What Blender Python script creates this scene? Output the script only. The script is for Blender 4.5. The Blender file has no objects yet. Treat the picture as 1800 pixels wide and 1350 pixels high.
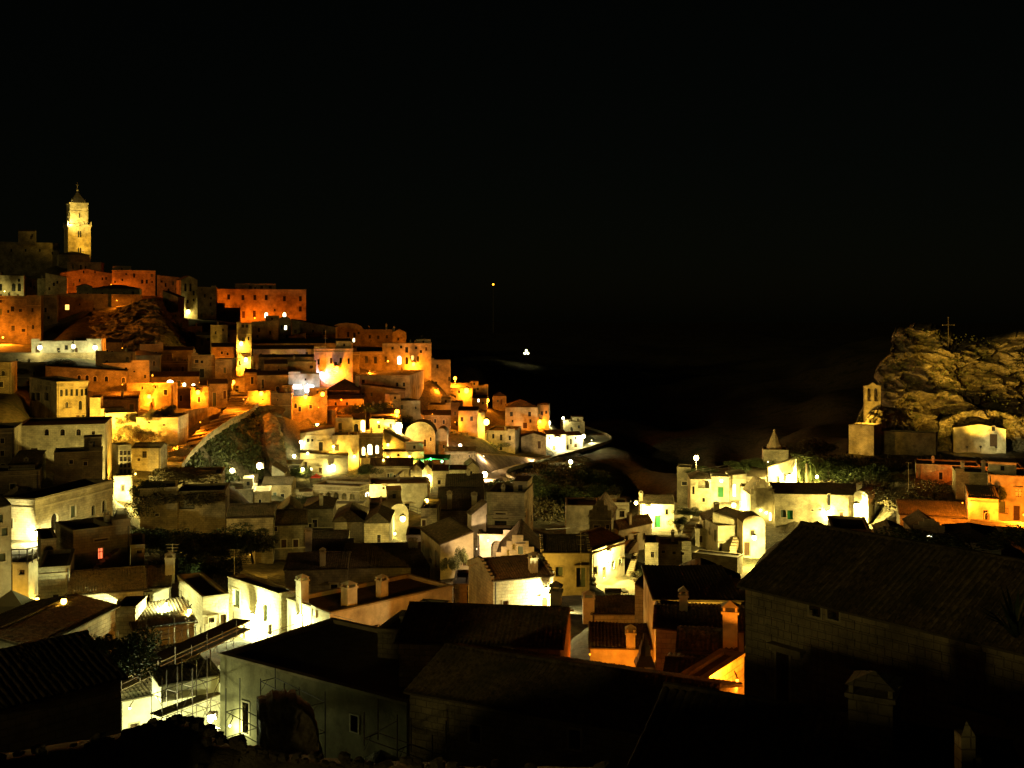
import bpy, math, random
import numpy as np
from mathutils import Vector, noise
random.seed(7)
rng = np.random.default_rng(7)
sc = bpy.context.scene
COL = sc.collection
R = math.radians

# ------------------------------------------------------------------ camera, sky, added fill sun, exposure
F = 1930.0            # focal length in photo pixels (1800 wide)
H0 = 560.0            # row of the horizon
cam_d = bpy.data.cameras.new('camera')
cam_d.sensor_width = 36.0
cam_d.lens = 36.0 * F / 1800.0
cam_d.shift_y = -(675.0 - H0) / 1800.0
cam_d.clip_start = 0.5
cam_d.clip_end = 20000.0
cam = bpy.data.objects.new('camera', cam_d)
COL.objects.link(cam)
cam.rotation_euler = (R(90), 0, 0)
sc.camera = cam

world = bpy.data.worlds.new('World')
sc.world = world
world.use_nodes = True
wn = world.node_tree
bg = wn.nodes['Background']
sky = wn.nodes.new('ShaderNodeTexSky')
sky.sky_type = 'NISHITA'
sky.sun_disc = False
sky.sun_elevation = R(20)
sky.sun_rotation = R(200)
tint = wn.nodes.new('ShaderNodeMix'); tint.data_type = 'RGBA'; tint.blend_type = 'MULTIPLY'
tint.inputs[0].default_value = 1.0
tint.inputs[7].default_value = (0.95, 0.90, 0.50, 1)      # urban night sky tint
wn.links.new(sky.outputs[0], tint.inputs[6])
wn.links.new(tint.outputs[2], bg.inputs[0])
bg.inputs[1].default_value = 0.00013

fill_sun_d = bpy.data.lights.new('fill_sun', 'SUN')  # low warm sun added as fill for unlit walls, like town glow
fill_sun_d.energy = 0.070
fill_sun_d.color = (1.0, 0.76, 0.22)
fill_sun_d.angle = R(3)
fill_sun = bpy.data.objects.new('fill_sun', fill_sun_d)
COL.objects.link(fill_sun)
fill_sun.rotation_euler = (R(83), 0, R(-38))

sc.view_settings.view_transform = 'Standard'
sc.view_settings.look = 'None'
sc.view_settings.gamma = 1.0
sc.view_settings.use_curve_mapping = False
sc.view_settings.exposure = 1.2
sc.render.engine = 'CYCLES'
cy = sc.cycles
cy.use_denoising = True
cy.max_bounces = 4
cy.diffuse_bounces = 3
cy.glossy_bounces = 2
cy.transmission_bounces = 2
cy.caustics_reflective = False
cy.caustics_refractive = False
cy.sample_clamp_indirect = 4.0
cy.use_light_tree = True

# ------------------------------------------------------------------ helpers
def P(px, py, D):
    return Vector(((px - 900.0) * D / F, D, (H0 - py) * D / F))

def tagp(o, label=None, cat=None, group=None, kind=None):
    if label: o['label'] = label
    if cat: o['category'] = cat
    if group: o['group'] = group
    if kind: o['kind'] = kind
    return o

def empty(name, loc, label, cat, group=None, kind=None):
    o = bpy.data.objects.new(name, None)
    o.empty_display_size = 0.3
    COL.objects.link(o)
    o.location = loc
    return tagp(o, label, cat, group, kind)

class MB:
    def __init__(s, org=(0, 0, 0)):
        s.v = []; s.f = []; s.uv = []; s.m = []; s.o = Vector(org)
    def face(s, pts, uvs=None, mi=0):
        n = len(s.v)
        for p in pts: s.v.append((p[0] - s.o[0], p[1] - s.o[1], p[2] - s.o[2]))
        s.f.append(tuple(range(n, n + len(pts))))
        if uvs is None:
            a = Vector(pts[1]) - Vector(pts[0]); L = a.length or 1; a = a / L
            nrm = a.cross(Vector(pts[-1]) - Vector(pts[0]))
            b = nrm.cross(a); b = b / (b.length or 1)
            uvs = [((Vector(p) - Vector(pts[0])).dot(a), (Vector(p) - Vector(pts[0])).dot(b)) for p in pts]
        s.uv.extend(uvs); s.m.append(mi)
    def obox(s, c, ax, ay, az, mi=0):
        c = Vector(c); ax = Vector(ax); ay = Vector(ay); az = Vector(az)
        n = len(s.v)
        for k in range(8):
            p = c + ax * (1 if k & 1 else -1) + ay * (1 if k & 2 else -1) + az * (1 if k & 4 else -1) - s.o
            s.v.append(tuple(p))
        lx, ly, lz = ax.length * 2, ay.length * 2, az.length * 2
        for q, (w, h) in (((0, 1, 5, 4), (lx, lz)), ((1, 3, 7, 5), (ly, lz)), ((3, 2, 6, 7), (lx, lz)),
                          ((2, 0, 4, 6), (ly, lz)), ((4, 5, 7, 6), (lx, ly)), ((2, 3, 1, 0), (lx, ly))):
            s.f.append(tuple(n + i for i in q)); s.uv.extend([(0, 0), (w, 0), (w, h), (0, h)]); s.m.append(mi)
    def box(s, x0, x1, y0, y1, z0, z1, mi=0):
        s.obox(((x0+x1)/2, (y0+y1)/2, (z0+z1)/2), ((x1-x0)/2, 0, 0), (0, (y1-y0)/2, 0), (0, 0, (z1-z0)/2), mi)
    def tube(s, a, b, r, r2=None, n=8, mi=0):
        a = Vector(a); b = Vector(b); r2 = r if r2 is None else r2
        d = (b - a).normalized()
        x = d.orthogonal().normalized(); y = d.cross(x)
        n0 = len(s.v)
        for c, rr in ((a, r), (b, r2)):
            for k in range(n):
                t = 2 * math.pi * k / n
                s.v.append(tuple(c + x * (rr * math.cos(t)) + y * (rr * math.sin(t)) - s.o))
        for k in range(n):
            k2 = (k + 1) % n
            s.f.append((n0 + k, n0 + k2, n0 + n + k2, n0 + n + k)); s.uv.extend([(0, 0)] * 4); s.m.append(mi)
        s.f.append(tuple(n0 + k for k in reversed(range(n)))); s.uv.extend([(0, 0)] * n); s.m.append(mi)
        s.f.append(tuple(n0 + n + k for k in range(n))); s.uv.extend([(0, 0)] * n); s.m.append(mi)
    def ball(s, c, r, n=10, mi=0, sz=1.0):
        c = Vector(c) - s.o; n0 = len(s.v); m = n // 2
        for i in range(m + 1):
            t = math.pi * i / m
            for k in range(n):
                p = 2 * math.pi * k / n
                s.v.append((c[0] + r * math.sin(t) * math.cos(p), c[1] + r * math.sin(t) * math.sin(p), c[2] + sz * r * math.cos(t)))
        for i in range(m):
            for k in range(n):
                k2 = (k + 1) % n
                s.f.append((n0 + i*n + k, n0 + i*n + k2, n0 + (i+1)*n + k2, n0 + (i+1)*n + k)); s.uv.extend([(0, 0)] * 4); s.m.append(mi)
    def mesh(s, name, mats, smooth=False):
        me = bpy.data.meshes.new(name)
        me.from_pydata(s.v, [], s.f)
        if not isinstance(mats, (list, tuple)): mats = [mats]
        for m in mats: me.materials.append(m)
        ul = me.uv_layers.new(name='UVMap')
        ul.data.foreach_set('uv', np.array(s.uv, dtype=np.float32).ravel())
        if len(mats) > 1: me.polygons.foreach_set('material_index', np.array(s.m, dtype=np.int32))
        if smooth: me.polygons.foreach_set('use_smooth', np.ones(len(s.f), dtype=bool))
        me.update()
        return me
    def build(s, name, mats, parent=None, smooth=False, **kw):
        o = bpy.data.objects.new(name, s.mesh(name, mats, smooth))
        COL.objects.link(o)
        if parent is not None: o.parent = parent
        else: o.location = s.o
        return tagp(o, **kw)

def grid_mesh(name, V, mats, parent=None, smooth=False, loc=None, UV=None, **kw):
    """V: (n, m, 3) array of points -> one connected sheet"""
    n, m, _ = V.shape
    idx = np.arange(n * m).reshape(n, m)
    q = np.stack([idx[:-1, :-1], idx[1:, :-1], idx[1:, 1:], idx[:-1, 1:]], -1).reshape(-1, 4)
    me = bpy.data.meshes.new(name)
    me.vertices.add(n * m); me.vertices.foreach_set('co', V.astype(np.float32).ravel())
    me.loops.add(q.size); me.loops.foreach_set('vertex_index', q.astype(np.int32).ravel())
    me.polygons.add(len(q)); me.polygons.foreach_set('loop_start', (np.arange(len(q)) * 4).astype(np.int32))
    me.update(calc_edges=True)
    if UV is not None:
        ul = me.uv_layers.new(name='UVMap')
        ul.data.foreach_set('uv', UV.reshape(-1, 2)[q.ravel()].astype(np.float32).ravel())
    if smooth: me.polygons.foreach_set('use_smooth', np.ones(len(q), dtype=bool))
    me.materials.append(mats)
    o = bpy.data.objects.new(name, me)
    COL.objects.link(o)
    if parent is not None: o.parent = parent
    if loc is not None: o.location = loc
    return tagp(o, **kw)

# ------------------------------------------------------------------ materials
def nodemat(name):
    m = bpy.data.materials.new(name); m.use_nodes = True
    nt = m.node_tree; b = nt.nodes['Principled BSDF']
    b.inputs['Specular IOR Level'].default_value = 0.15
    return m, nt, b

def mix(nt, a, b, fac, mode='MIX'):
    n = nt.nodes.new('ShaderNodeMix'); n.data_type = 'RGBA'; n.blend_type = mode
    for sock, val in ((0, fac), (6, a), (7, b)):
        if isinstance(val, (int, float)): n.inputs[sock].default_value = val
        elif isinstance(val, tuple): n.inputs[sock].default_value = (*val, 1)
        else: nt.links.new(val, n.inputs[sock])
    return n.outputs[2]

def ramp(nt, src, p0, p1, c0=(0, 0, 0), c1=(1, 1, 1)):
    r = nt.nodes.new('ShaderNodeValToRGB')
    r.color_ramp.elements[0].position = p0; r.color_ramp.elements[1].position = p1
    r.color_ramp.elements[0].color = (*c0, 1); r.color_ramp.elements[1].color = (*c1, 1)
    nt.links.new(src, r.inputs[0])
    return r.outputs[0]

def noise_tex(nt, scale, coord, detail=5, rough=0.6, stretch=None):
    n = nt.nodes.new('ShaderNodeTexNoise'); n.inputs['Scale'].default_value = scale
    n.inputs['Detail'].default_value = detail; n.inputs['Roughness'].default_value = rough
    if stretch:
        mp = nt.nodes.new('ShaderNodeMapping'); mp.inputs['Scale'].default_value = stretch
        nt.links.new(coord, mp.inputs[0]); coord = mp.outputs[0]
    nt.links.new(coord, n.inputs['Vector'])
    return n.outputs['Fac']

def world_pos(nt):
    return nt.nodes.new('ShaderNodeNewGeometry').outputs['Position']

def bump(nt, b, h, strength=0.5, dist=0.05):
    n = nt.nodes.new('ShaderNodeBump'); n.inputs['Strength'].default_value = strength; n.inputs['Distance'].default_value = dist
    nt.links.new(h, n.inputs['Height']); nt.links.new(n.outputs[0], b.inputs['Normal'])

def wall_mat(name, col, dirt=(0.10, 0.085, 0.05), block=True, worn=0.5, vstreak=0.6):
    m, nt, b = nodemat(name)
    uv = nt.nodes.new('ShaderNodeUVMap').outputs[0]
    gp = world_pos(nt)
    c = col
    n1 = noise_tex(nt, 0.35, gp, 6, 0.65)
    base = mix(nt, tuple(x * 0.50 for x in col), tuple(min(1, x * 1.22) for x in col), ramp(nt, n1, 0.36, 0.62))
    h = n1
    if block:
        br = nt.nodes.new('ShaderNodeTexBrick')
        br.inputs['Scale'].default_value = 1.0
        br.inputs['Brick Width'].default_value = 0.56; br.inputs['Row Height'].default_value = 0.29
        br.inputs['Mortar Size'].default_value = 0.022; br.inputs['Mortar Smooth'].default_value = 0.6
        br.inputs['Color1'].default_value = (0.78, 0.78, 0.78, 1); br.inputs['Color2'].default_value = (1.12, 1.1, 1.05, 1)
        br.inputs['Mortar'].default_value = (0.45, 0.42, 0.36, 1); br.inputs['Bias'].default_value = 0.1
        wob = noise_tex(nt, 1.3, uv, 3)
        va = nt.nodes.new('ShaderNodeVectorMath'); va.operation = 'MULTIPLY_ADD'
        cb = nt.nodes.new('ShaderNodeCombineXYZ')
        nt.links.new(wob, cb.inputs[0]); nt.links.new(wob, cb.inputs[1])
        nt.links.new(cb.outputs[0], va.inputs[0]); va.inputs[1].default_value = (0.12, 0.1, 0); nt.links.new(uv, va.inputs[2])
        nt.links.new(va.outputs[0], br.inputs['Vector'])
        base = mix(nt, base, br.outputs['Color'], 0.75, 'MULTIPLY')
    st = noise_tex(nt, 0.9, uv, 6, 0.7, stretch=(1.0, 0.22, 1.0))
    base = mix(nt, base, dirt, ramp(nt, st, 0.52, 0.78, (0, 0, 0), (vstreak, vstreak, vstreak)))
    pt = noise_tex(nt, 0.6, gp, 8, 0.75)
    base = mix(nt, base, tuple(x * 0.35 for x in col), ramp(nt, pt, 0.53, 0.64, (0, 0, 0), (worn, worn, worn)))
    nt.links.new(base, b.inputs['Base Color'])
    b.inputs['Roughness'].default_value = 0.95
    fine = noise_tex(nt, 6.0, gp, 6, 0.7)
    if block:
        hh = mix(nt, fine, br.outputs['Fac'], 0.55, 'SUBTRACT')
        bump(nt, b, hh, 0.7, 0.05)
    else:
        bump(nt, b, fine, 0.5, 0.04)
    return m

def plain(name, col, rough=0.8, var=0.25, scale=2.0, metal=0.0, bmp=0.2):
    m, nt, b = nodemat(name)
    gp = world_pos(nt)
    n = noise_tex(nt, scale, gp, 6, 0.65)
    base = mix(nt, tuple(x * (1 - var) for x in col), tuple(min(1, x * (1 + var)) for x in col), ramp(nt, n, 0.3, 0.7))
    nt.links.new(base, b.inputs['Base Color'])
    b.inputs['Roughness'].default_value = rough; b.inputs['Metallic'].default_value = metal
    if bmp: bump(nt, b, noise_tex(nt, scale * 5, gp, 4), bmp, 0.02)
    return m

def emis(name, col, s):
    m = bpy.data.materials.new(name); m.use_nodes = True; nt = m.node_tree
    nt.nodes.remove(nt.nodes['Principled BSDF'])
    e = nt.nodes.new('ShaderNodeEmission'); e.inputs[0].default_value = (*col, 1); e.inputs[1].default_value = s
    nt.links.new(e.outputs[0], nt.nodes['Material Output'].inputs[0])
    m.cycles.emission_sampling = 'NONE'      # each lamp carries its own light; its bulb needs no separate sampling
    return m

M = {}
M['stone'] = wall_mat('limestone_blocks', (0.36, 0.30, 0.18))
M['light'] = wall_mat('pale_limestone_blocks', (0.46, 0.40, 0.26), worn=0.35, vstreak=0.4)
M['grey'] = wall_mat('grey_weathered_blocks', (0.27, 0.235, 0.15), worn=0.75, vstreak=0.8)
M['plaster'] = wall_mat('cream_plaster', (0.50, 0.44, 0.29), block=False, worn=0.3, vstreak=0.35)
M['white'] = wall_mat('whitewashed_wall', (0.60, 0.55, 0.40), block=False, worn=0.15, vstreak=0.25)
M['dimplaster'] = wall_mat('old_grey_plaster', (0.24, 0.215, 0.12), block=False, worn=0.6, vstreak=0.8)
M['tufa'] = wall_mat('rough_tufa_blocks', (0.33, 0.26, 0.14), worn=0.8, vstreak=0.5)
M['tower'] = wall_mat('tower_limestone', (0.46, 0.39, 0.22), worn=0.3, vstreak=0.35)
M['coping'] = plain('coping_stone', (0.30, 0.25, 0.15), 0.95, 0.3, 1.5)
M['frame'] = plain('carved_stone_trim', (0.42, 0.36, 0.23), 0.9, 0.2, 3)
M['roofslab'] = plain('roof_mortar', (0.11, 0.09, 0.055), 0.95, 0.35, 1.2)
M['wood'] = plain('brown_wood', (0.07, 0.04, 0.02), 0.7, 0.3, 4)
M['green'] = plain('green_painted_wood', (0.015, 0.12, 0.035), 0.5, 0.25, 5)
M['shutter'] = plain('grey_green_shutter', (0.10, 0.13, 0.10), 0.6, 0.2, 5)
M['glass'] = plain('dark_window_glass', (0.02, 0.02, 0.018), 0.25, 0.3, 2, bmp=0)
M['metal'] = plain('rusty_grey_metal', (0.10, 0.085, 0.07), 0.5, 0.4, 3, metal=0.5)
M['steel'] = plain('scaffold_steel', (0.13, 0.10, 0.08), 0.5, 0.4, 3, metal=0.5)
M['plank'] = plain('scaffold_plank', (0.16, 0.12, 0.07), 0.85, 0.4, 3)
M['bark'] = plain('tree_bark', (0.09, 0.07, 0.045), 0.95, 0.4, 4)
M['canvas'] = plain('pale_canvas', (0.55, 0.50, 0.32), 0.9, 0.1, 1)
M['redcloth'] = plain('red_cloth', (0.55, 0.06, 0.03), 0.9, 0.1, 1)
M['bronze'] = plain('bell_bronze', (0.12, 0.09, 0.04), 0.4, 0.3, 4, metal=0.8)
M['asphalt'] = plain('worn_road_stone', (0.36, 0.31, 0.21), 0.85, 0.3, 0.5)
M['paving'] = wall_mat('paved_stone', (0.34, 0.29, 0.19), worn=0.4, vstreak=0.2)
M['stair'] = plain('stair_stone', (0.34, 0.27, 0.16), 0.95, 0.35, 1.0)

def tile_mat():
    m, nt, b = nodemat('old_clay_tiles')
    gp = world_pos(nt)
    n = noise_tex(nt, 3.0, gp, 3, 0.8)
    n2 = noise_tex(nt, 0.4, gp, 6, 0.7)
    c = mix(nt, (0.055, 0.042, 0.026), (0.25, 0.18, 0.10), ramp(nt, n, 0.32, 0.72))
    c = mix(nt, c, (0.06, 0.058, 0.03), ramp(nt, n2, 0.42, 0.66, (0, 0, 0), (0.8, 0.8, 0.8)))
    nt.links.new(c, b.inputs['Base Color']); b.inputs['Roughness'].default_value = 0.9
    bump(nt, b, noise_tex(nt, 12, gp, 4), 0.4, 0.02)
    return m
M['tile'] = tile_mat()

def leaf_mat(name, c1, c2):
    m, nt, b = nodemat(name)
    oi = nt.nodes.new('ShaderNodeNewGeometry')
    c = mix(nt, c1, c2, oi.outputs['Random Per Island'])
    n = noise_tex(nt, 0.5, oi.outputs['Position'], 3)
    c = mix(nt, c, tuple(x * 0.5 for x in c1), ramp(nt, n, 0.4, 0.7))
    nt.links.new(c, b.inputs['Base Color']); b.inputs['Roughness'].default_value = 0.7
    return m
M['leaf'] = leaf_mat('olive_leaves', (0.035, 0.055, 0.018), (0.11, 0.13, 0.05))
M['ivy'] = leaf_mat('ivy_leaves', (0.04, 0.045, 0.015), (0.10, 0.11, 0.035))
M['palm'] = leaf_mat('palm_fronds', (0.05, 0.08, 0.02), (0.12, 0.13, 0.05))
M['dry'] = leaf_mat('dry_scrub', (0.07, 0.06, 0.025), (0.17, 0.13, 0.06))

def rock_mat(name, c1, c2, c3):
    m, nt, b = nodemat(name)
    gp = world_pos(nt)
    n1 = noise_tex(nt, 0.12, gp, 10, 0.7)
    n2 = noise_tex(nt, 0.9, gp, 8, 0.75, stretch=(1, 1, 2.2))
    c = mix(nt, c1, c2, ramp(nt, n2, 0.36, 0.64))
    c = mix(nt, c, c3, ramp(nt, n1, 0.50, 0.62, (0, 0, 0), (0.85, 0.85, 0.85)))
    nt.links.new(c, b.inputs['Base Color']); b.inputs['Roughness'].default_value = 0.95
    bump(nt, b, n2, 0.9, 0.5)
    return m
M['rock'] = rock_mat('tufa_rock', (0.10, 0.08, 0.045), (0.40, 0.33, 0.19), (0.06, 0.065, 0.03))
M['ground'] = rock_mat('hillside_ground', (0.07, 0.06, 0.035), (0.20, 0.165, 0.10), (0.045, 0.055, 0.02))
M['rubble'] = rock_mat('rubble_stone', (0.22, 0.18, 0.12), (0.42, 0.36, 0.25), (0.14, 0.11, 0.07))

GLOW = {}
def glow(col, s):
    k = (tuple(round(c, 2) for c in col), round(s, 1))
    if k not in GLOW: GLOW[k] = emis('lamp_glow', col, s)
    return GLOW[k]
OR = (1.0, 0.155, 0.004)
AM = (1.0, 0.245, 0.010)
YE = (1.0, 0.56, 0.06)
WY = (1.0, 0.80, 0.22)
WG = (0.93, 1.0, 0.45)
WH = (1.0, 0.92, 0.42)
PK = (1.0, 0.66, 0.34)
BL = (0.75, 0.8, 1.0)

# ------------------------------------------------------------------ roofs
GROUND_PTS = []      # x, y, z

def tiled(o0, e1, sl, W, L, D, parent, org, lift=0.05):
    """clay tile sheet: o0 eave corner, e1 unit along the eave, sl unit up the slope"""
    o0 = np.array(o0); e1 = np.array(e1); sl = np.array(sl)
    nrm = np.cross(e1, sl); nrm = nrm / np.linalg.norm(nrm)
    if nrm[2] < 0: nrm = -nrm
    tw = 0.24 if D < 170 else 0.34 if D < 300 else 0.5
    nc = max(2, int(round(W / tw)))
    per = 4 if D < 300 else 2
    prof = [0, .055, .085, .055] if per == 4 else [0, .08]
    us = []; hs = []
    for i in range(nc):
        w = W / nc
        j = random.uniform(-.012, .012)
        for k in range(per):
            us.append((i + k / per) * w); hs.append(prof[k] * (tw / .24) + (j if k else 0))
    us.append(W); hs.append(0)
    us = np.array(us); hs = np.array(hs)
    if D < 140:
        nr = max(2, int(round(L / 0.42))); vs = []; vo = []
        for i in range(nr):
            vs += [i * L / nr, (i + 1) * L / nr]; vo += [0.035, 0.0]
    elif D < 240:
        nr = max(2, int(round(L / 0.8))); vs = []; vo = []
        for i in range(nr):
            vs += [i * L / nr, (i + 1) * L / nr]; vo += [0.04, 0.0]
    else:
        vs = list(np.linspace(0, L, 4)); vo = [0] * 4
    vs = np.array(vs); vo = np.array(vo)
    sag = 0.05 * np.sin(us / W * math.pi * 2 + random.random() * 6)
    Hh = hs[:, None] + vo[None, :] + lift + sag[:, None] * (vs / L)[None, :] * (D < 170)
    if D < 170: Hh = Hh + rng.normal(0, .010, Hh.shape) * (hs[:, None] > 0)
    V = o0[None, None, :] + us[:, None, None] * e1 + vs[None, :, None] * sl + Hh[:, :, None] * nrm
    V = V - np.array(org)
    return grid_mesh('roof_tiles', V, M['tile'], parent=parent, kind='stuff')

def tile_mesh():
    mb = MB(); n = 6
    L = 0.44
    for yy0, yy1, r0, r1 in ((0, L, .125, .095),):
        for k in range(n):
            t0 = math.pi * k / n; t1 = math.pi * (k + 1) / n
            a = (r0 * math.cos(t0), yy0, r0 * .8 * math.sin(t0)); b = (r0 * math.cos(t1), yy0, r0 * .8 * math.sin(t1))
            c = (r1 * math.cos(t1), yy1, r1 * .8 * math.sin(t1)); d = (r1 * math.cos(t0), yy1, r1 * .8 * math.sin(t0))
            mb.face([a, b, c, d])
            a2, b2 = [(q[0] * .84, q[1], q[2] * .84) for q in (a, b)]
            mb.face([a, a2, b2, b])
    return mb.mesh('tile', M['tile'], smooth=True)
TILE = tile_mesh()

def tiles_each(o0, e1, sl, W, L, parent, org, most=300, near=None):
    """individual cover tiles over a trough sheet; the nearest `most` are parts"""
    o0 = Vector(o0); e1 = Vector(e1); sl = Vector(sl)
    nrm = e1.cross(sl).normalized()
    flip = nrm.z < 0
    if flip: nrm = -nrm
    pos = []
    nc = int(W / 0.27); nr = int(L / 0.37)
    for i in range(nc):
        for k in range(nr):
            p = o0 + e1 * (0.135 + i * 0.27 + random.uniform(-.012, .012)) + sl * (k * 0.37 + random.uniform(-.03, .03)) + nrm * (0.05 + random.uniform(0, .02))
            d = p.y
            vis = abs((p.x / p.y) * F) < 905 and (H0 - p.z / p.y * F) < 1352
            pos.append((0 if vis else 1, d, p))
    pos.sort(key=lambda t: (t[0], t[1]))
    from mathutils import Matrix
    rest = MB(org)
    for n, (_, _, p) in enumerate(pos):
        tw = random.uniform(-.06, .06)
        X = (e1 + sl * tw).normalized(); Y = (sl - e1 * tw + nrm * 0.09).normalized(); Z = X.cross(Y)
        if Z.z < 0: X = -X; Z = X.cross(Y)
        if n < most:
            o = bpy.data.objects.new('tile', TILE); COL.objects.link(o); o.parent = parent
            mt = Matrix((X, Y, Z)).transposed().to_4x4(); mt.translation = p - Vector(org)
            o.matrix_local = mt
        else:
            for k in range(4):
                t0 = math.pi * k / 4; t1 = math.pi * (k + 1) / 4
                q = []
                for r, yy, t in ((.125, 0, t0), (.125, 0, t1), (.095, .44, t1), (.095, .44, t0)):
                    q.append(p + X * (r * math.cos(t)) + Y * yy + Z * (r * .8 * math.sin(t)))
                rest.face(q, [(0, 0)] * 4)
    if rest.f:
        rest.build('roof_tiles', M['tile'], parent, kind='stuff')

# ------------------------------------------------------------------ houses
def chimney(root_obj, org, x, y, z0, h, w=0.55, mat=None, e=(1, 0)):
    e = Vector((e[0], e[1], 0)).normalized(); f = Vector((-e.y, e.x, 0)); up = Vector((0, 0, 1))
    mb = MB(org); c = Vector((x, y, z0))
    mb.obox(c + up * (h / 2 - .4), e * w / 2, f * w / 2, up * (h / 2 + .4))
    mb.obox(c + up * (h + .05), e * (w / 2 + .08), f * (w / 2 + .08), up * .06)
    ch = mb.build('chimney', mat or M['plaster'], root_obj)
    cap = MB(org)
    for sx in (-1, 1):
        for sy in (-1, 1):
            cap.obox(c + up * (h + .22) + e * (sx * (w / 2 - .07)) + f * (sy * (w / 2 - .07)), e * .06, f * .06, up * .115)
    b0 = c + up * (h + .33); t = c + up * (h + .62)
    q = [b0 + e * (s1 * (w / 2 + .08)) + f * (s2 * (w / 2 + .08)) for s1, s2 in ((-1, -1), (1, -1), (1, 1), (-1, 1))]
    for k in range(4): cap.face([q[k], q[(k + 1) % 4], t])
    cap.face(q)
    cap.build('chimney_cap', mat or M['plaster'], ch)
    return ch

class House:
    pass
_seed = [0]

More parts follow.
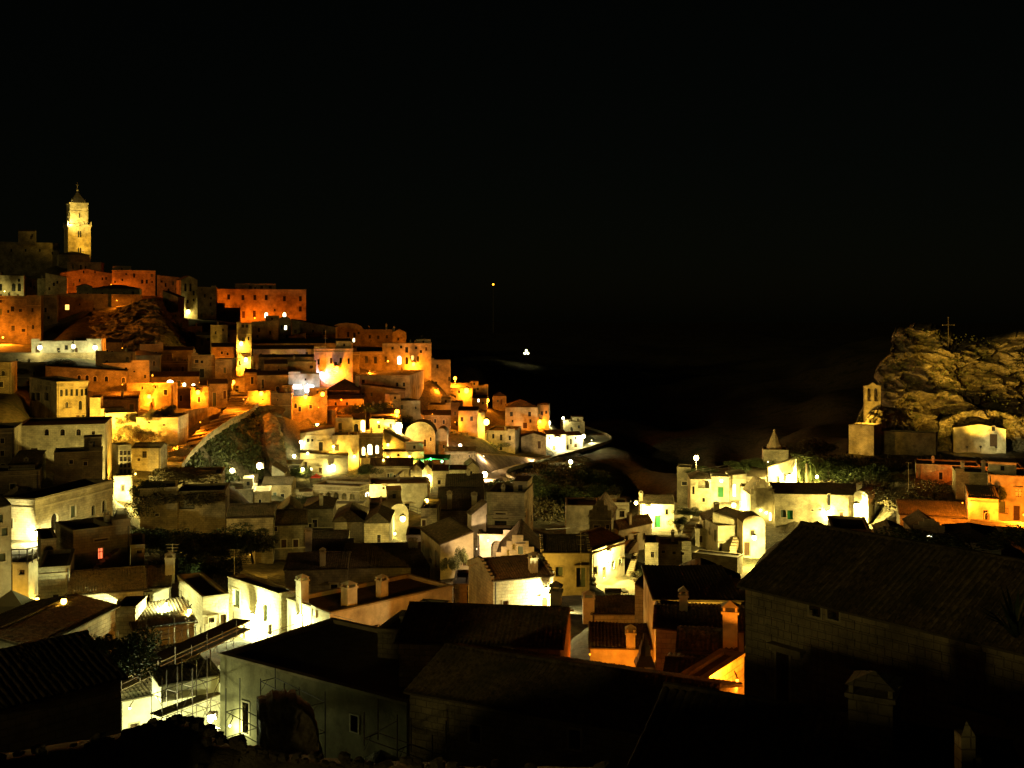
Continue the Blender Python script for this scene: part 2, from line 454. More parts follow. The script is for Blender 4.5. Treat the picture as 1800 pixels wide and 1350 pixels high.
def H(label, c, r, D, top, bot, a=0, dep=7.0, l=None, rr=None, roof='flat', rise=1.5, mat='stone',
      wins=(), chim=(), name='stone_house', cat='house', deep=5.0, step=False, par=0.45, over=0.12,
      each=False, cornice=False, tr=None, crange=None, ground=True, chm=None, group=None):
    kc = (c - 900) / F; kr = (r - 900) / F
    if kc > .1 and l is None and tr is None and rr is None and a > -25: a -= math.degrees(math.atan(kc)) * .8
    if kc < -.1 and l is None and tr is None and rr is None and -25 < a < 30: a += math.degrees(math.atan(-kc)) * .8
    if tr is not None:
        D2 = D * (top - H0) / (tr - H0)
        a = math.degrees(math.atan2(D2 - D, kr * D2 - kc * D))
    if roof in ('gx', 'hip') or (roof == 'ga' and not step): rise = rise * .62
    elif roof == 'sb': rise = rise * .6
    if l is not None: a = max(a, math.degrees(math.atan(-kc)) + 14)
    if rr is not None: a = min(a, math.degrees(math.atan(-kr)) - 8)
    ca, sa = math.cos(R(a)), math.sin(R(a))
    C = Vector((kc * D, D, 0)); dB = Vector((ca, sa, 0)); dA = Vector((-sa, ca, 0))
    lenB = (kr * C.y - C.x) / (dB.x - kr * dB.y)
    if l is not None:
        kl = (l - 900) / F
        dep = (kl * C.y - C.x) / (dA.x - kl * dA.y)
    elif rr is not None:
        k2 = (rr - 900) / F; E = C + dB * lenB
        dep = (k2 * E.y - E.x) / (dA.x - k2 * dA.y)
    if not (0.5 < lenB < 200 and 0.5 < dep < 60):
        print('BADDIM', label, round(lenB, 1), round(dep, 1), round(a)); lenB = min(max(lenB, 1), 60); dep = min(max(dep, 2), 30)
    zt = (H0 - top) * D / F; zb = (H0 - bot) * D / F
    z0 = zb - deep
    org = Vector((C.x + dB.x * lenB / 2, C.y + dB.y * lenB / 2 + .5, zb))
    root = empty(name, org, label, cat, group)
    Cc = C; Rr = C + dB * lenB; Bk = Rr + dA * dep; Lf = C + dA * dep
    h = House(); h.root = root; h.C = Cc; h.dB = dB; h.dA = dA; h.lenB = lenB; h.dep = dep; h.zt = zt; h.zb = zb; h.org = org; h.D = D
    faces = {'B': (Cc, dB, lenB), 'A': (Lf, -dA, dep), 'R': (Rr, dA, dep), 'K': (Bk, -dB, lenB)}
    nout = {'B': -dA, 'A': -dB, 'R': dB, 'K': dA}
    if ground:
        for u in (0, .5, 1):
            for v in (0, .5, 1):
                p = C + dB * (lenB * u) + dA * (dep * v); GROUND_PTS.append((p.x, p.y, zb - 0.4))
    _seed[0] += 1; rs = random.Random(_seed[0] * 77)
    plainhouse = name == 'stone_house' and D > 95
    if plainhouse and not wins and lenB > 4:
        wins = []
        pxs = sorted(rs.uniform(c + (r - c) * .15, c + (r - c) * .85) for _ in range(2 if lenB < 9 else 3))
        hpx = 1.1 * F / D
        for q in pxs: wins.append((rs.choice('wwsa'), q, top + (2.0 + rs.uniform(0, 1.2)) * F / D, .75 * F / D, hpx * rs.uniform(.9, 1.5)))
    if plainhouse and roof == 'flat' and not chim and lenB > 5 and D < 420:
        chim = [(rs.uniform(.15, .85), rs.uniform(.3, .8), rs.uniform(.7, 1.4), .5)] if rs.random() < .7 else ()
    wins = list(wins)
    wall = MB(org)
    rects = {k: [] for k in faces}
    for w in wins:
        kind, px, py, ww, hh = w[:5]; fc = w[5] if len(w) > 5 else 'B'
        O, d, Ln = faces[fc]
        k = lambda q: (q - 900) / F
        u = (k(px) * O.y - O.x) / (d.x - k(px) * d.y)
        ul = (k(px - ww / 2) * O.y - O.x) / (d.x - k(px - ww / 2) * d.y)
        ur = (k(px + ww / 2) * O.y - O.x) / (d.x - k(px + ww / 2) * d.y)
        Dw = O.y + u * d.y
        za = (H0 - py + hh / 2) * Dw / F; zc = (H0 - py - hh / 2) * Dw / F
        hw = max(0.25, abs(ur - ul) / 2)
        u0, u1 = max(0.12, u - hw), min(Ln - .12, u + hw)
        if u1 - u0 < 0.3: continue
        inside = za < zt - 0.1 and zc > z0 + .1
        bad = any(not (u1 < q[0] - .02 or u0 > q[1] + .02 or za < q[2] or zc > q[3]) for q in rects[fc])
        rects[fc].append((u0, u1, zc, za, kind, inside and not bad, Dw))
    if plainhouse:
        for fc in 'BRA':
            O, d, Ln = faces[fc]
            if Ln < 3.5: continue
            nu = max(1, int(Ln / 3.0)); nz = max(1, int((zt - zb) / 3.0))
            for iz in range(nz):
                for iu in range(nu):
                    if rs.random() > (.42 if fc == 'B' else .3): continue
                    um = (iu + .5 + rs.uniform(-.2, .2)) * Ln / nu; hw = rs.uniform(.28, .5); hh = rs.choice((.45, .6, .95))
                    za = zt - .9 - iz * 3.0 - rs.uniform(0, .5); zc = za - 2 * hh
                    if zc < zb - 1 or um - hw < .3 or um + hw > Ln - .3: continue
                    if any(not (um + hw < q[0] - .35 or um - hw > q[1] + .35 or za < q[2] - .3 or zc > q[3] + .3) for q in rects[fc]): continue
                    Dw = O.y + um * d.y
                    rects[fc].append((um - hw, um + hw, zc, za, rs.choice('wwwsar') if hh > .5 else 'w', True, Dw))
    for fc, (O, d, Ln) in faces.items():
        hs = [q for q in rects[fc] if q[5]]
        us = sorted({0, Ln, *[q[0] for q in hs], *[q[1] for q in hs]})
        zs = sorted({z0, zt, *[q[2] for q in hs], *[q[3] for q in hs]})
        for i in range(len(us) - 1):
            for j in range(len(zs) - 1):
                um = (us[i] + us[i+1]) / 2; zm = (zs[j] + zs[j+1]) / 2
                if any(q[0] < um < q[1] and q[2] < zm < q[3] for q in hs): continue
                pts = []; uv = []
                for uu, zz in ((us[i], zs[j]), (us[i+1], zs[j]), (us[i+1], zs[j+1]), (us[i], zs[j+1])):
                    p = O + d * uu; pts.append((p.x, p.y, zz)); uv.append((uu + 3.1 * ord(fc) % 7, zz))
                wall.face(pts, uv)
        inn = -nout[fc] * 0.28
        for q in rects[fc]:
            u0, u1, zc, za, kind, ok, Dw = q
            pa = O + d * u0; pb = O + d * u1
            I = inn if ok else nout[fc] * 0.03
            if ok:
                for (p1, z1, p2, z2) in ((pa, zc, pb, zc), (pb, zc, pb, za), (pb, za, pa, za), (pa, za, pa, zc)):
                    wall.face([(p1.x, p1.y, z1), (p2.x, p2.y, z2), (p2.x + inn.x, p2.y + inn.y, z2), (p1.x + inn.x, p1.y + inn.y, z1)])
            arch = kind in 'aALO'
            if arch and ok:
                rad = (u1 - u0) / 2; um = (u0 + u1) / 2; hh2 = min(rad, (za - zc) * .45)
                N = 8
                arcp = [(um + rad * math.cos(math.pi * (1 - t / N)), za - hh2 + hh2 * math.sin(math.pi * (1 - t / N))) for t in range(N + 1)]
                for t in range(N):
                    (ua, z_a), (ub, z_b) = arcp[t], arcp[t + 1]
                    qa = O + d * ua; qb = O + d * ub
                    wall.face([(qa.x, qa.y, z_a), (qb.x, qb.y, z_b), (qb.x, qb.y, za + .001), (qa.x, qa.y, za + .001)], [(ua, z_a), (ub, z_b), (ub, za), (ua, za)])
                    wall.face([(qa.x, qa.y, z_a), (qb.x, qb.y, z_b), (qb.x + inn.x, qb.y + inn.y, z_b), (qa.x + inn.x, qa.y + inn.y, z_a)])
            # ---- the opening's filling
            if kind in 'O': # open arch (loggia): dark room behind
                pn = MB(org); I2 = inn * 4
                pn.face([(pa.x + I2.x, pa.y + I2.y, zc), (pb.x + I2.x, pb.y + I2.y, zc), (pb.x + I2.x, pb.y + I2.y, za), (pa.x + I2.x, pa.y + I2.y, za)])
                for p1 in (pa, pb):
                    pn.face([(p1.x + inn.x, p1.y + inn.y, zc), (p1.x + I2.x, p1.y + I2.y, zc), (p1.x + I2.x, p1.y + I2.y, za), (p1.x + inn.x, p1.y + inn.y, za)])
                pn.face([(pa.x + inn.x, pa.y + inn.y, za), (pb.x + inn.x, pb.y + inn.y, za), (pb.x + I2.x, pb.y + I2.y, za), (pa.x + I2.x, pa.y + I2.y, za)])
                pn.face([(pa.x + inn.x, pa.y + inn.y, zc), (pb.x + inn.x, pb.y + inn.y, zc), (pb.x + I2.x, pb.y + I2.y, zc), (pa.x + I2.x, pa.y + I2.y, zc)])
                pn.build('arch', M['grey'], root); continue
            isdoor = kind in 'dgDu'
            fillm = {'w': M['glass'], 'a': M['glass'], 'd': M['wood'], 'g': M['green'], 's': M['shutter'], 'D': M['glass'], 'r': M['wood'],
                     'l': glow((1.0, .9, .55), 3.5), 'A': glow((1.0, .92, .6), 4.0), 'L': glow((1.0, .85, .35), 5.0), 'R': glow((1.0, .16, .05), 0.9),
                     'b': glow((.8, .85, 1.0), 5.0), 'u': M['shutter'], 'y': glow((.75, .9, .55), .35), 'm': glow((1, .5, .1), 1.2)}[kind]
            fo = nout[fc] * (0.03 if ok else .07); t = min(.16, (u1 - u0) * .18)
            wob = MB(org)
            if Dw < 330:
                # stone surround: two jambs, lintel, sill -> one connected ring
                ring = []
                for ex in (t, 0):
                    ring.append([(u0 - ex, zc - (0 if isdoor else ex * .8)), (u1 + ex, zc - (0 if isdoor else ex * .8)), (u1 + ex, za + ex), (u0 - ex, za + ex)])
                def pt(uz, off):
                    p = O + d * uz[0] + off; return (p.x, p.y, uz[1])
                if not arch:
                    for k2 in range(4):
                        if isdoor and k2 == 0: continue
                        o1, o2 = ring[0][k2], ring[0][(k2 + 1) % 4]; i1, i2 = ring[1][k2], ring[1][(k2 + 1) % 4]
                        wob.face([pt(o1, fo), pt(o2, fo), pt(i2, fo), pt(i1, fo)])
                        wob.face([pt(o1, fo), pt(o2, fo), pt(o2, fo * 0), pt(o1, fo * 0)])
                        wob.face([pt(i1, fo), pt(i2, fo), pt(i2, fo * -2), pt(i1, fo * -2)])
                else:
                    rad = (u1 - u0) / 2; um = (u0 + u1) / 2; hh2 = min(rad, (za - zc) * .45); N = 8
                    pth = [(u0, zc, -1, 0)] + [(um + rad * math.cos(math.pi * (1 - t2 / N)), za - hh2 + hh2 * math.sin(math.pi * (1 - t2 / N)), math.cos(math.pi * (1 - t2 / N)), math.sin(math.pi * (1 - t2 / N))) for t2 in range(N + 1)] + [(u1, zc, 1, 0)]
                    for g1, g2 in zip(pth[:-1], pth[1:]):
                        a1 = (g1[0], g1[1]); a2 = (g2[0], g2[1]); b1 = (g1[0] + g1[2] * t, g1[1] + g1[3] * t); b2 = (g2[0] + g2[2] * t, g2[1] + g2[3] * t)
                        wob.face([pt(a1, fo), pt(a2, fo), pt(b2, fo), pt(b1, fo)])
                        wob.face([pt(b1, fo), pt(b2, fo), pt(b2, fo * 0), pt(b1, fo * 0)])
                wo = wob.build('door_frame' if isdoor else 'window', M['frame'], root)
            pn = MB(org)
            pn.face([(pa.x + I.x, pa.y + I.y, zc), (pb.x + I.x, pb.y + I.y, zc), (pb.x + I.x, pb.y + I.y, za), (pa.x + I.x, pa.y + I.y, za)])
            if Dw >= 330:
                pn.build('door' if isdoor else 'window', fillm, root)
            elif isdoor:
                dd = pn.build('door', fillm, root)
            else:
                pn.build('shutter' if kind in 'sur' else 'pane', fillm, wo)
                if Dw < 215 and kind not in 'sur':
                    mu = MB(org); I3 = I * .9
                    um = (u0 + u1) / 2; p = O + d * um + I3; t3 = .035
                    mu.obox((p.x, p.y, (zc + za) / 2), d * t3, nout[fc] * .02, Vector((0, 0, (za - zc) / 2)))
                    mu.obox((p.x, p.y, zc + (za - zc) * .62), d * ((u1 - u0) / 2), nout[fc] * .018, Vector((0, 0, t3)))
                    mu.build('muntin', M['wood'], wo)
    # ---- roof and gables
    up = Vector((0, 0, 1))
    def G(u, v, z): # footprint point
        p = C + dB * u + dA * v; return Vector((p.x, p.y, z))
    W, Q = lenB, dep
    ov = over
    h.G = G
    rf = None
    if roof == 'flat':
        rb = MB(org); t = min(.3, W * .1)
        zi = zt - par
        co = [G(-.06, -.06, 0), G(W + .06, -.06, 0), G(W + .06, Q + .06, 0), G(-.06, Q + .06, 0)]
        ci = [G(t, t, 0), G(W - t, t, 0), G(W - t, Q - t, 0), G(t, Q - t, 0)]
        for k in range(4):
            a0, a1 = co[k], co[(k + 1) % 4]; b0, b1 = ci[k], ci[(k + 1) % 4]
            z = zt + .12
            rb.face([(a0.x, a0.y, z), (a1.x, a1.y, z), (b1.x, b1.y, z), (b0.x, b0.y, z)])
            rb.face([(a0.x, a0.y, zt - .02), (a1.x, a1.y, zt - .02), (a1.x, a1.y, z), (a0.x, a0.y, z)])
            rb.face([(b0.x, b0.y, zi), (b1.x, b1.y, zi), (b1.x, b1.y, z), (b0.x, b0.y, z)])
            rb.face([(a0.x, a0.y, zt - .02), (a1.x, a1.y, zt - .02), (b1.x, b1.y, zt - .02), (b0.x, b0.y, zt - .02)])
        rf = rb.build('parapet', M['coping'], root)
        fb = MB(org); fb.face([(p.x, p.y, zi + .002) for p in ci]); h.roof = fb.build('roof', M['roofslab'], root)
    else:
        rb = MB(org); planes = []
        if roof == 'gx':      # ridge parallel to B
            planes = [(G(-ov, -ov, zt), dB, W + 2*ov, G(0, Q/2, zt + rise)), (G(W + ov, Q + ov, zt), -dB, W + 2*ov, G(0, Q/2, zt + rise))]
            for u in (0, W):
                wall.face([G(u, 0, zt), G(u, Q, zt), G(u, Q/2, zt + rise)])
        elif roof == 'ga':    # gable end on B
            planes = [(G(-ov, Q + ov, zt), -dA, Q + 2*ov, G(W/2, 0, zt + rise)), (G(W + ov, -ov, zt), dA, Q + 2*ov, G(W/2, 0, zt + rise))]
            for v in (0, Q):
                wall.face([G(0, v, zt), G(W, v, zt), G(W/2, v, zt + rise)])
        elif roof == 'sb':    # single slope falling towards B
            planes = [(G(-ov, -ov, zt), dB, W + 2*ov, None)]
            wall.face([G(0, Q, zt), G(W, Q, zt), G(W, Q, zt + rise), G(0, Q, zt + rise)])
            for u in (0, W): wall.face([G(u, 0, zt), G(u, Q, zt), G(u, Q, zt + rise)])
        elif roof == 'sk':    # single slope falling towards the back: high edge on B is zt
            pass
        elif roof == 'sr':    # falls to the right along B
            wall.face([G(0, 0, zt), G(W, 0, zt), G(0, 0, zt + rise)])
            wall.face([G(0, Q, zt), G(W, Q, zt), G(0, Q, zt + rise)])
            wall.face([G(0, 0, zt), G(0, Q, zt), G(0, Q, zt + rise), G(0, 0, zt + rise)])
            planes = [(G(W + ov, -ov, zt), dA, Q + 2*ov, 'W')]
        elif roof == 'sl':    # falls to the left
            wall.face([G(0, 0, zt), G(W, 0, zt), G(W, 0, zt + rise)])
            wall.face([G(0, Q, zt), G(W, Q, zt), G(W, Q, zt + rise)])
            wall.face([G(W, 0, zt), G(W, Q, zt), G(W, Q, zt + rise), G(W, 0, zt + rise)])
            planes = [(G(-ov, Q + ov, zt), -dA, Q + 2*ov, 'W')]
        if roof in ('gx', 'ga', 'sb', 'sr', 'sl'):
            infos = []
            for (o0, e1, Wd, rp) in planes:
                inward = Vector((-e1.y, e1.x, 0))
                run = {'gx': Q/2, 'ga': W/2, 'sb': Q, 'sr': W, 'sl': W}[roof] + ov
                slope = Vector((inward.x * run, inward.y * run, rise * run / (run - ov)))
                L = slope.length; sl = slope / L
                # fix drop of the overhang so the plane passes through the wall top
                o1 = o0 - Vector((0, 0, rise * ov / (run - ov)))
                if roof in ('gx', 'ga'): 
                    e1n = e1
                p = [o1, o1 + e1 * Wd, o1 + e1 * Wd + slope, o1 + slope]
                rb.face([q + up * .0 for q in p]); rb.face([q + up * .08 for q in p])
                rb.face([p[0], p[1], p[1] + up * .08, p[0] + up * .08])
                for i0, i1 in ((1, 2), (3, 0)): rb.face([p[i0], p[i1], p[i1] + up * .08, p[i0] + up * .08])
                infos.append((o1 + up * .03, e1, sl, Wd, L))
            rf = rb.build('roof', M['roofslab'], root)
            for (o1, e1, sl, Wd, L) in infos:
                if each: 
                    tiled(o1, e1, sl, Wd, L, D, rf, org, lift=0.03)
                    tiles_each(o1, e1, sl, Wd, L, rf, org)
                else: tiled(o1, e1, sl, Wd, L, D, rf, org)
            if roof in ('gx', 'ga'):
                rd = MB(org)
                q0, q1 = (G(-ov, Q/2, zt + rise), G(W + ov, Q/2, zt + rise)) if roof == 'gx' else (G(W/2, -ov, zt + rise), G(W/2, Q + ov, zt + rise))
                rd.tube(q0 + up * .08, q1 + up * .08, .13, n=8); rd.build('ridge', M['tile'], rf)
        elif roof == 'hip':
            rr_ = min(W, Q) / 2
            if W >= Q: r0, r1 = G(rr_, Q/2, zt + rise), G(W - rr_, Q/2, zt + rise)
            else: r0, r1 = G(W/2, rr_, zt + rise), G(W/2, Q - rr_, zt + rise)
            e = [G(-ov, -ov, zt), G(W+ov, -ov, zt), G(W+ov, Q+ov, zt), G(-ov, Q+ov, zt)]
            if W >= Q: pl = [(e[0], e[1], r1, r0), (e[2], e[3], r0, r1), (e[1], e[2], r1, r1), (e[3], e[0], r0, r0)]
            else: pl = [(e[0], e[1], r0, r0), (e[2], e[3], r1, r1), (e[1], e[2], r1, r0), (e[3], e[0], r0, r1)]
            rb.face(e); rf = rb.build('roof', M['roofslab'], root)
            for p0, p1, p2, p3 in pl:
                Wd = (p1 - p0).length; L = (((p2 + p3) - (p0 + p1)) / 2).length
                nc = max(4, int(Wd / .3)) * 2 if D < 330 else max(3, int(Wd / .6)) * 2
                uu = np.linspace(0, 1, nc + 1); vv = np.linspace(0, 1, 3 if D > 240 else max(3, int(L / .7)))
                A0, A1, A2, A3 = [np.array(q) for q in (p0, p1, p2, p3)]
                # straight-down-slope columns clipped by the hips
                Ecoord = uu[:, None]; a_ = np.array([(np.array(r) - A0).dot((A1 - A0) / Wd) / Wd for r in (p3, p2)])
                V = np.zeros((nc + 1, len(vv), 3))
                for i_, u_ in enumerate(uu):
                    tmax = 1.0
                    if u_ < a_[0]: tmax = u_ / max(a_[0], 1e-6)
                    elif u_ > a_[1]: tmax = (1 - u_) / max(1 - a_[1], 1e-6)
                    E = A0 + (A1 - A0) * u_
                    mid = (A2 + A3) / 2
                    inward = (A3 - A0) - ((A1 - A0) * a_[0])
                    for j_, v_ in enumerate(vv):
                        V[i_, j_] = E + inward * (v_ * tmax) + np.array((0, 0, .05 + (.08 if i_ % 2 else 0)))
                grid_mesh('roof_tiles', V - np.array(org), M['tile'], parent=rf, kind='stuff')
        elif roof == 'vault':
            N = 12; pts = [(W/2 - W/2 * math.cos(math.pi * k / N), rise * math.sin(math.pi * k / N)) for k in range(N + 1)]
            for v in (0, Q):
                wall.face([G(u, v, zt + z) for u, z in pts])
            V = np.array([[tuple(G(u, v, zt + z + .06)) for v in (-.1, Q / 2, Q + .1)] for u, z in pts]) - np.array(org)
            rf = grid_mesh('roof', V, M['roofslab'], parent=root, smooth=True)
    if step and roof in ('gx', 'ga'):
        sb = MB(org)
        n = max(3, int((Q if roof == 'gx' else W) / 2 / .55))
        for sgn in (-1, 1):
            for k in range(n):
                t = (k + .5) / n
                if roof == 'gx':
                    for u in (0, W):
                        v = Q/2 + sgn * Q/2 * (1 - t)
                        sb.obox(G(u, v, zt + rise * t + .10), dB * .16, dA * (Q/4/n + .02), up * (rise / n / 2 + .16))
                else:
                    u = W/2 + sgn * W/2 * (1 - t)
                    sb.obox(G(u, .0, zt + rise * t + .10), dB * (W/4/n + .02), dA * .16, up * (rise / n / 2 + .16))
        sb.build('gable_steps', M['coping'], root, kind='stuff')
    if cornice:
        cb = MB(org)
        for fc in 'ABRK':
            O, d, Ln = faces[fc]; n_ = nout[fc]
            for dz, pr in ((.0, .16), (-.9, .08)):
                m_ = O + d * (Ln / 2) + n_ * pr / 2
                cb.obox((m_.x, m_.y, zt - .12 + dz), d * (Ln / 2 + pr), n_ * (pr / 2 + .01), up * .09)
        cb.build('cornice', M['frame'], root, kind='stuff')
    if plainhouse and D < 330:
        if rs.random() < .45:
            u = lenB * rs.choice((.04, .96)); p = C + dB * u - dA * .1; pm = MB(org)
            pm.tube((p.x, p.y, zb - 1), (p.x, p.y, zt - .1), .07, n=5); pm.build('drainpipe', M['metal'], root)
        for q in rects['B']:
            if q[4] in 'wsd' and rs.random() < .35:
                p = C + dB * ((q[0] + q[1]) / 2) - dA * .2; pm = MB(org)
                pm.obox((p.x, p.y, q[3] + .32), dB * ((q[1] - q[0]) / 2 + .25), dA * .25, up * .05); pm.build('canopy_slab', M['coping'], root)
        if roof == 'flat' and rs.random() < .5 and lenB > 5:
            pm = MB(org); p0 = G(lenB * rs.uniform(.3, .7), dep * .5, zt - par)
            pm.obox(p0 + up * .25, dB * .14, dA * (dep * .42), up * .3); pm.build('roof_wall', M['coping'], root)
    if plainhouse and ground:
        def part(nm, mtl, c3, e1_, e2_, e3_, par_=None):
            pm = MB(org); pm.obox(c3, e1_, e2_, e3_); return pm.build(nm, M[mtl], par_ or root)
        if roof == 'flat' and rs.random() < .45 and W > 5 and Q > 4 and D > 115:
            uw = W * rs.uniform(.3, .5); u0_ = rs.choice((.12, W - uw - .12)); hh_ = rs.uniform(1.7, 2.4); v0_ = Q * .42
            ub = part('upper_storey', mat, G(u0_ + uw / 2, (v0_ + Q) / 2 - .1, zt - par + hh_ / 2), dB * uw / 2, dA * (Q - v0_) / 2, up * hh_ / 2)
            part('coping', 'coping', G(u0_ + uw / 2, (v0_ + Q) / 2 - .1, zt - par + hh_ + .06), dB * (uw / 2 + .08), dA * ((Q - v0_) / 2 + .08), up * .07, ub)
            part('window', 'glass', G(u0_ + uw * .5, v0_ - .12, zt - par + hh_ * .55), dB * .3, dA * .03, up * .4, ub)
        if roof == 'flat' and rs.random() < .45 and W > 4:
            uw = W * rs.uniform(.2, .4); u0_ = rs.choice((0, W - uw))
            part('raised_parapet', mat, G(u0_ + uw / 2, .14, zt + .38), dB * uw / 2, dA * .15, up * .30)
        if rs.random() < .35 and D < 400:
            zz_ = zt - rs.choice((.55, 3.1))
            part('string_course', 'frame', G(W / 2, -.06, zz_), dB * (W / 2), dA * .09, up * .08)
        for q in rects['B']:
            if q[4] in 'dsaD' and rs.random() < .3 and q[2] > zb + 2.0 and D < 380:
                um = (q[0] + q[1]) / 2; bw = (q[1] - q[0]) / 2 + .5
                bl = part('balcony', 'frame', G(um, -.45, q[2] - .1), dB * bw, dA * .45, up * .07)
                rm = MB(org)
                for t_ in np.linspace(-bw, bw, 7):
                    p = G(um + t_, -.88, q[2]); rm.obox(p + up * .45, dB * .02, dA * .02, up * .45)
                rm.obox(G(um, -.88, q[2] + .9), dB * bw, dA * .03, up * .025)
                tagp(rm.build('railing', M['metal'], bl), kind='stuff')
        if rs.random() < .22 and W > 5 and D < 360:
            n_ = 9; L_ = n_ * .32; u0_ = rs.uniform(.2, W - L_ - .2) if W > L_ + .5 else .2; zb_ = zb - .5
            pm = MB(org); rt = n_ * .2
            for k_ in range(n_):
                pm.obox(G(u0_ + (k_ + .5) * .32, -.55, zb_ + (k_ + 1) * .11 - .2), dB * .16, dA * .5, up * ((k_ + 1) * .11 + .2))
            pm.build('outside_stair', M['stair'], root, kind='stuff')
    h.wallobj = wall.build('wall', M[mat], root)
    for ch in chim:
        fu, fv, hh = ch[:3]; w = ch[3] if len(ch) > 3 else .6
        p = G(W * fu, Q * fv, 0)
        z = zt
        if roof == 'gx': z = zt + rise * (1 - abs(fv - .5) * 2)
        elif roof == 'ga': z = zt + rise * (1 - abs(fu - .5) * 2)
        elif roof == 'sb': z = zt + rise * fv
        elif roof == 'sr': z = zt + rise * (1 - fu)
        elif roof == 'sl': z = zt + rise * fu
        elif roof == 'hip': z = zt + rise * .5
        elif roof == 'flat': z = zt - par
        chimney(h.roof if roof == 'flat' else rf, org, p.x, p.y, z, hh, w, mat=M[chm] if chm else None, e=(dB.x, dB.y))
    return h
# ------------------------------------------------------------------ THE LEFT HILL: cathedral crest
W1 = ('w',)
def ww(s, w=4, h=6, k='w', face='B'):
    """windows from a list of (px, py)"""
    return [(k, x, y, w, h, face) for x, y in s]

# bell tower -------------------------------------------------------
def bell_tower():
    D = 520; a = R(32); e = Vector((math.cos(a), math.sin(a), 0)); f = Vector((-e.y, e.x, 0)); up = Vector((0, 0, 1))
    def zz(py): return (H0 - py) * D / F
    c0 = P(136, 455, D + 5); c0 = Vector((c0.x, c0.y, 0))
    root = empty('bell_tower', (c0.x, c0.y, zz(455)), 'tall floodlit square bell tower with pyramid spire on top of the hill', 'bell tower')
    org = Vector((c0.x, c0.y, zz(455)))
    def stage(w, p0, p1, name, wins):
        z0, z1 = zz(p0), zz(p1); mb = MB(org); hw = w / 2
        mb.obox(c0 + up * ((z0 + z1) / 2), e * hw, f * hw, up * ((z1 - z0) / 2))
        o = mb.build(name, M['tower'], root)
        for (du, py, ow, oh, twin) in wins:
            for side, (dv, n) in enumerate(((e, -f), (f, -e))):
                fr = MB(org); zc = zz(py); 
                b = c0 + n * (hw + .04) + dv * du + up * zc
                cols = (-ow * .5, ow * .5) if twin else (0,)
                for cx_ in cols:
                    pts = [(-ow * .42, -oh / 2), (ow * .42, -oh / 2), (ow * .42, oh * .25), (0, oh / 2), (-ow * .42, oh * .25)]
                    fr.face([b + dv * (cx_ + x) + up * z for x, z in pts])
                w_ = fr.build('window', M['glass'], root)
                ar = MB(org)
                for cx_ in ([-ow, 0, ow] if twin else [-ow * .5, ow * .5]):
                    ar.obox(b + dv * cx_ + n * .1, dv * .12, n * .1, up * (oh / 2))
                ar.build('column', M['tower'], w_)
        return o
    wl = 44 * D / F * .86
    st1 = stage(wl, 480, 396, 'lower_stage', [(0, 411, .95, 3.2, True), (0, 440, .95, 3.0, True)])
    st2 = stage(wl * .80, 396, 357, 'upper_stage', [(0.2, 378, .8, 2.4, False)])
    for py, w, t in ((396, wl * 1.08, .45), (399, wl * 1.03, .3), (426, wl * 1.02, .18), (371, wl * .83, .2), (357, wl * .86, .35), (453, wl * 1.03, .2)):
        mb = MB(org); mb.obox(c0 + up * zz(py), e * w / 2, f * w / 2, up * t); mb.build('cornice', M['tower'], root)
    # balustrade posts on the ledge
    for sx in (-1, -.33, .33, 1):
        for sy in (-1, 1):
            mb = MB(org); mb.obox(c0 + e * (sx * wl * .51) + f * (sy * wl * .51) + up * (zz(396) + 1.1), e * .22, f * .22, up * .7); mb.build('post', M['tower'], root)
    sp = MB(org)
    b = [c0 + e * (sx * wl * .34) + f * (sy * wl * .34) + up * (zz(356) + .3) for sx, sy in ((-1, -1), (1, -1), (1, 1), (-1, 1))]
    t = c0 + up * zz(334)
    for k in range(4): sp.face([b[k], b[(k + 1) % 4], t])
    sp.build('spire', M['roofslab'], root)
    fn = MB(org); fn.ball(t + up * .5, .55); fn.tube(t, t + up * 4, .14, .05); fn.obox(t + up * 2.9, e * .6, f * .06, up * .07)
    fn.build('finial', M['tower'], root)
    for x, y in ((-.8, -.8), (.8, -.8)):
        m = MB(org); m.tube(c0 + e * (x * wl * .36) + f * (y * wl * .36) + up * zz(357), c0 + e * (x * wl * .36) + f * (y * wl * .36) + up * (zz(357) + 2.2), .35, .05)
        m.build('pinnacle', M['tower'], root)
bell_tower()

H('octagonal looking church apse with low hipped roof below the bell tower', 103, 157, 500, 447, 462, a=8, dep=12, roof='hip', rise=2.8, mat='stone', name='church_apse', cat='church')
H('long dark palace wall on the skyline left of the bell tower', -60, 104, 515, 424, 480, a=0, dep=15, roof='flat', mat='grey', wins=ww([(20, 440), (45, 440), (70, 440), (92, 445)], 3, 5), name='palace', cat='palace')
H('small dark rooftop block standing on the skyline palace', 32, 62, 516, 406, 426, dep=6, roof='gx', rise=1.2, mat='grey', ground=False, deep=1)
H('orange house with a flat roof directly under the church apse', 118, 178, 485, 461, 482, a=-6, dep=8, roof='flat', mat='stone', wins=ww([(150, 470)], 3, 4))
H('wide gabled orange house front below the cathedral', 106, 197, 455, 480, 512, a=4, dep=14, roof='ga', rise=3.0, mat='stone', wins=ww([(147, 478), (167, 478), (140, 493), (180, 490)], 3, 5))
H('orange box shaped house with twin dark windows right of the gabled front', 197, 273, 450, 475, 512, a=3, dep=12, roof='flat', mat='stone', wins=ww([(250, 495), (258, 495)], 4, 7) + ww([(215, 492)], 3, 4), cornice=True)
H('dim grey house with sloping roof edge right of the twin window house', 276, 318, 450, 488, 520, a=-4, dep=12, roof='sr', rise=1.0, mat='grey')
H('tall dim house with two arched windows above a white lamp', 318, 347, 440, 492, 560, a=10, l=310, roof='ga', rise=2.6, mat='stone', wins=ww([(326, 505), (335, 505)], 4, 14, 'a') + ww([(330, 530)], 4, 6))
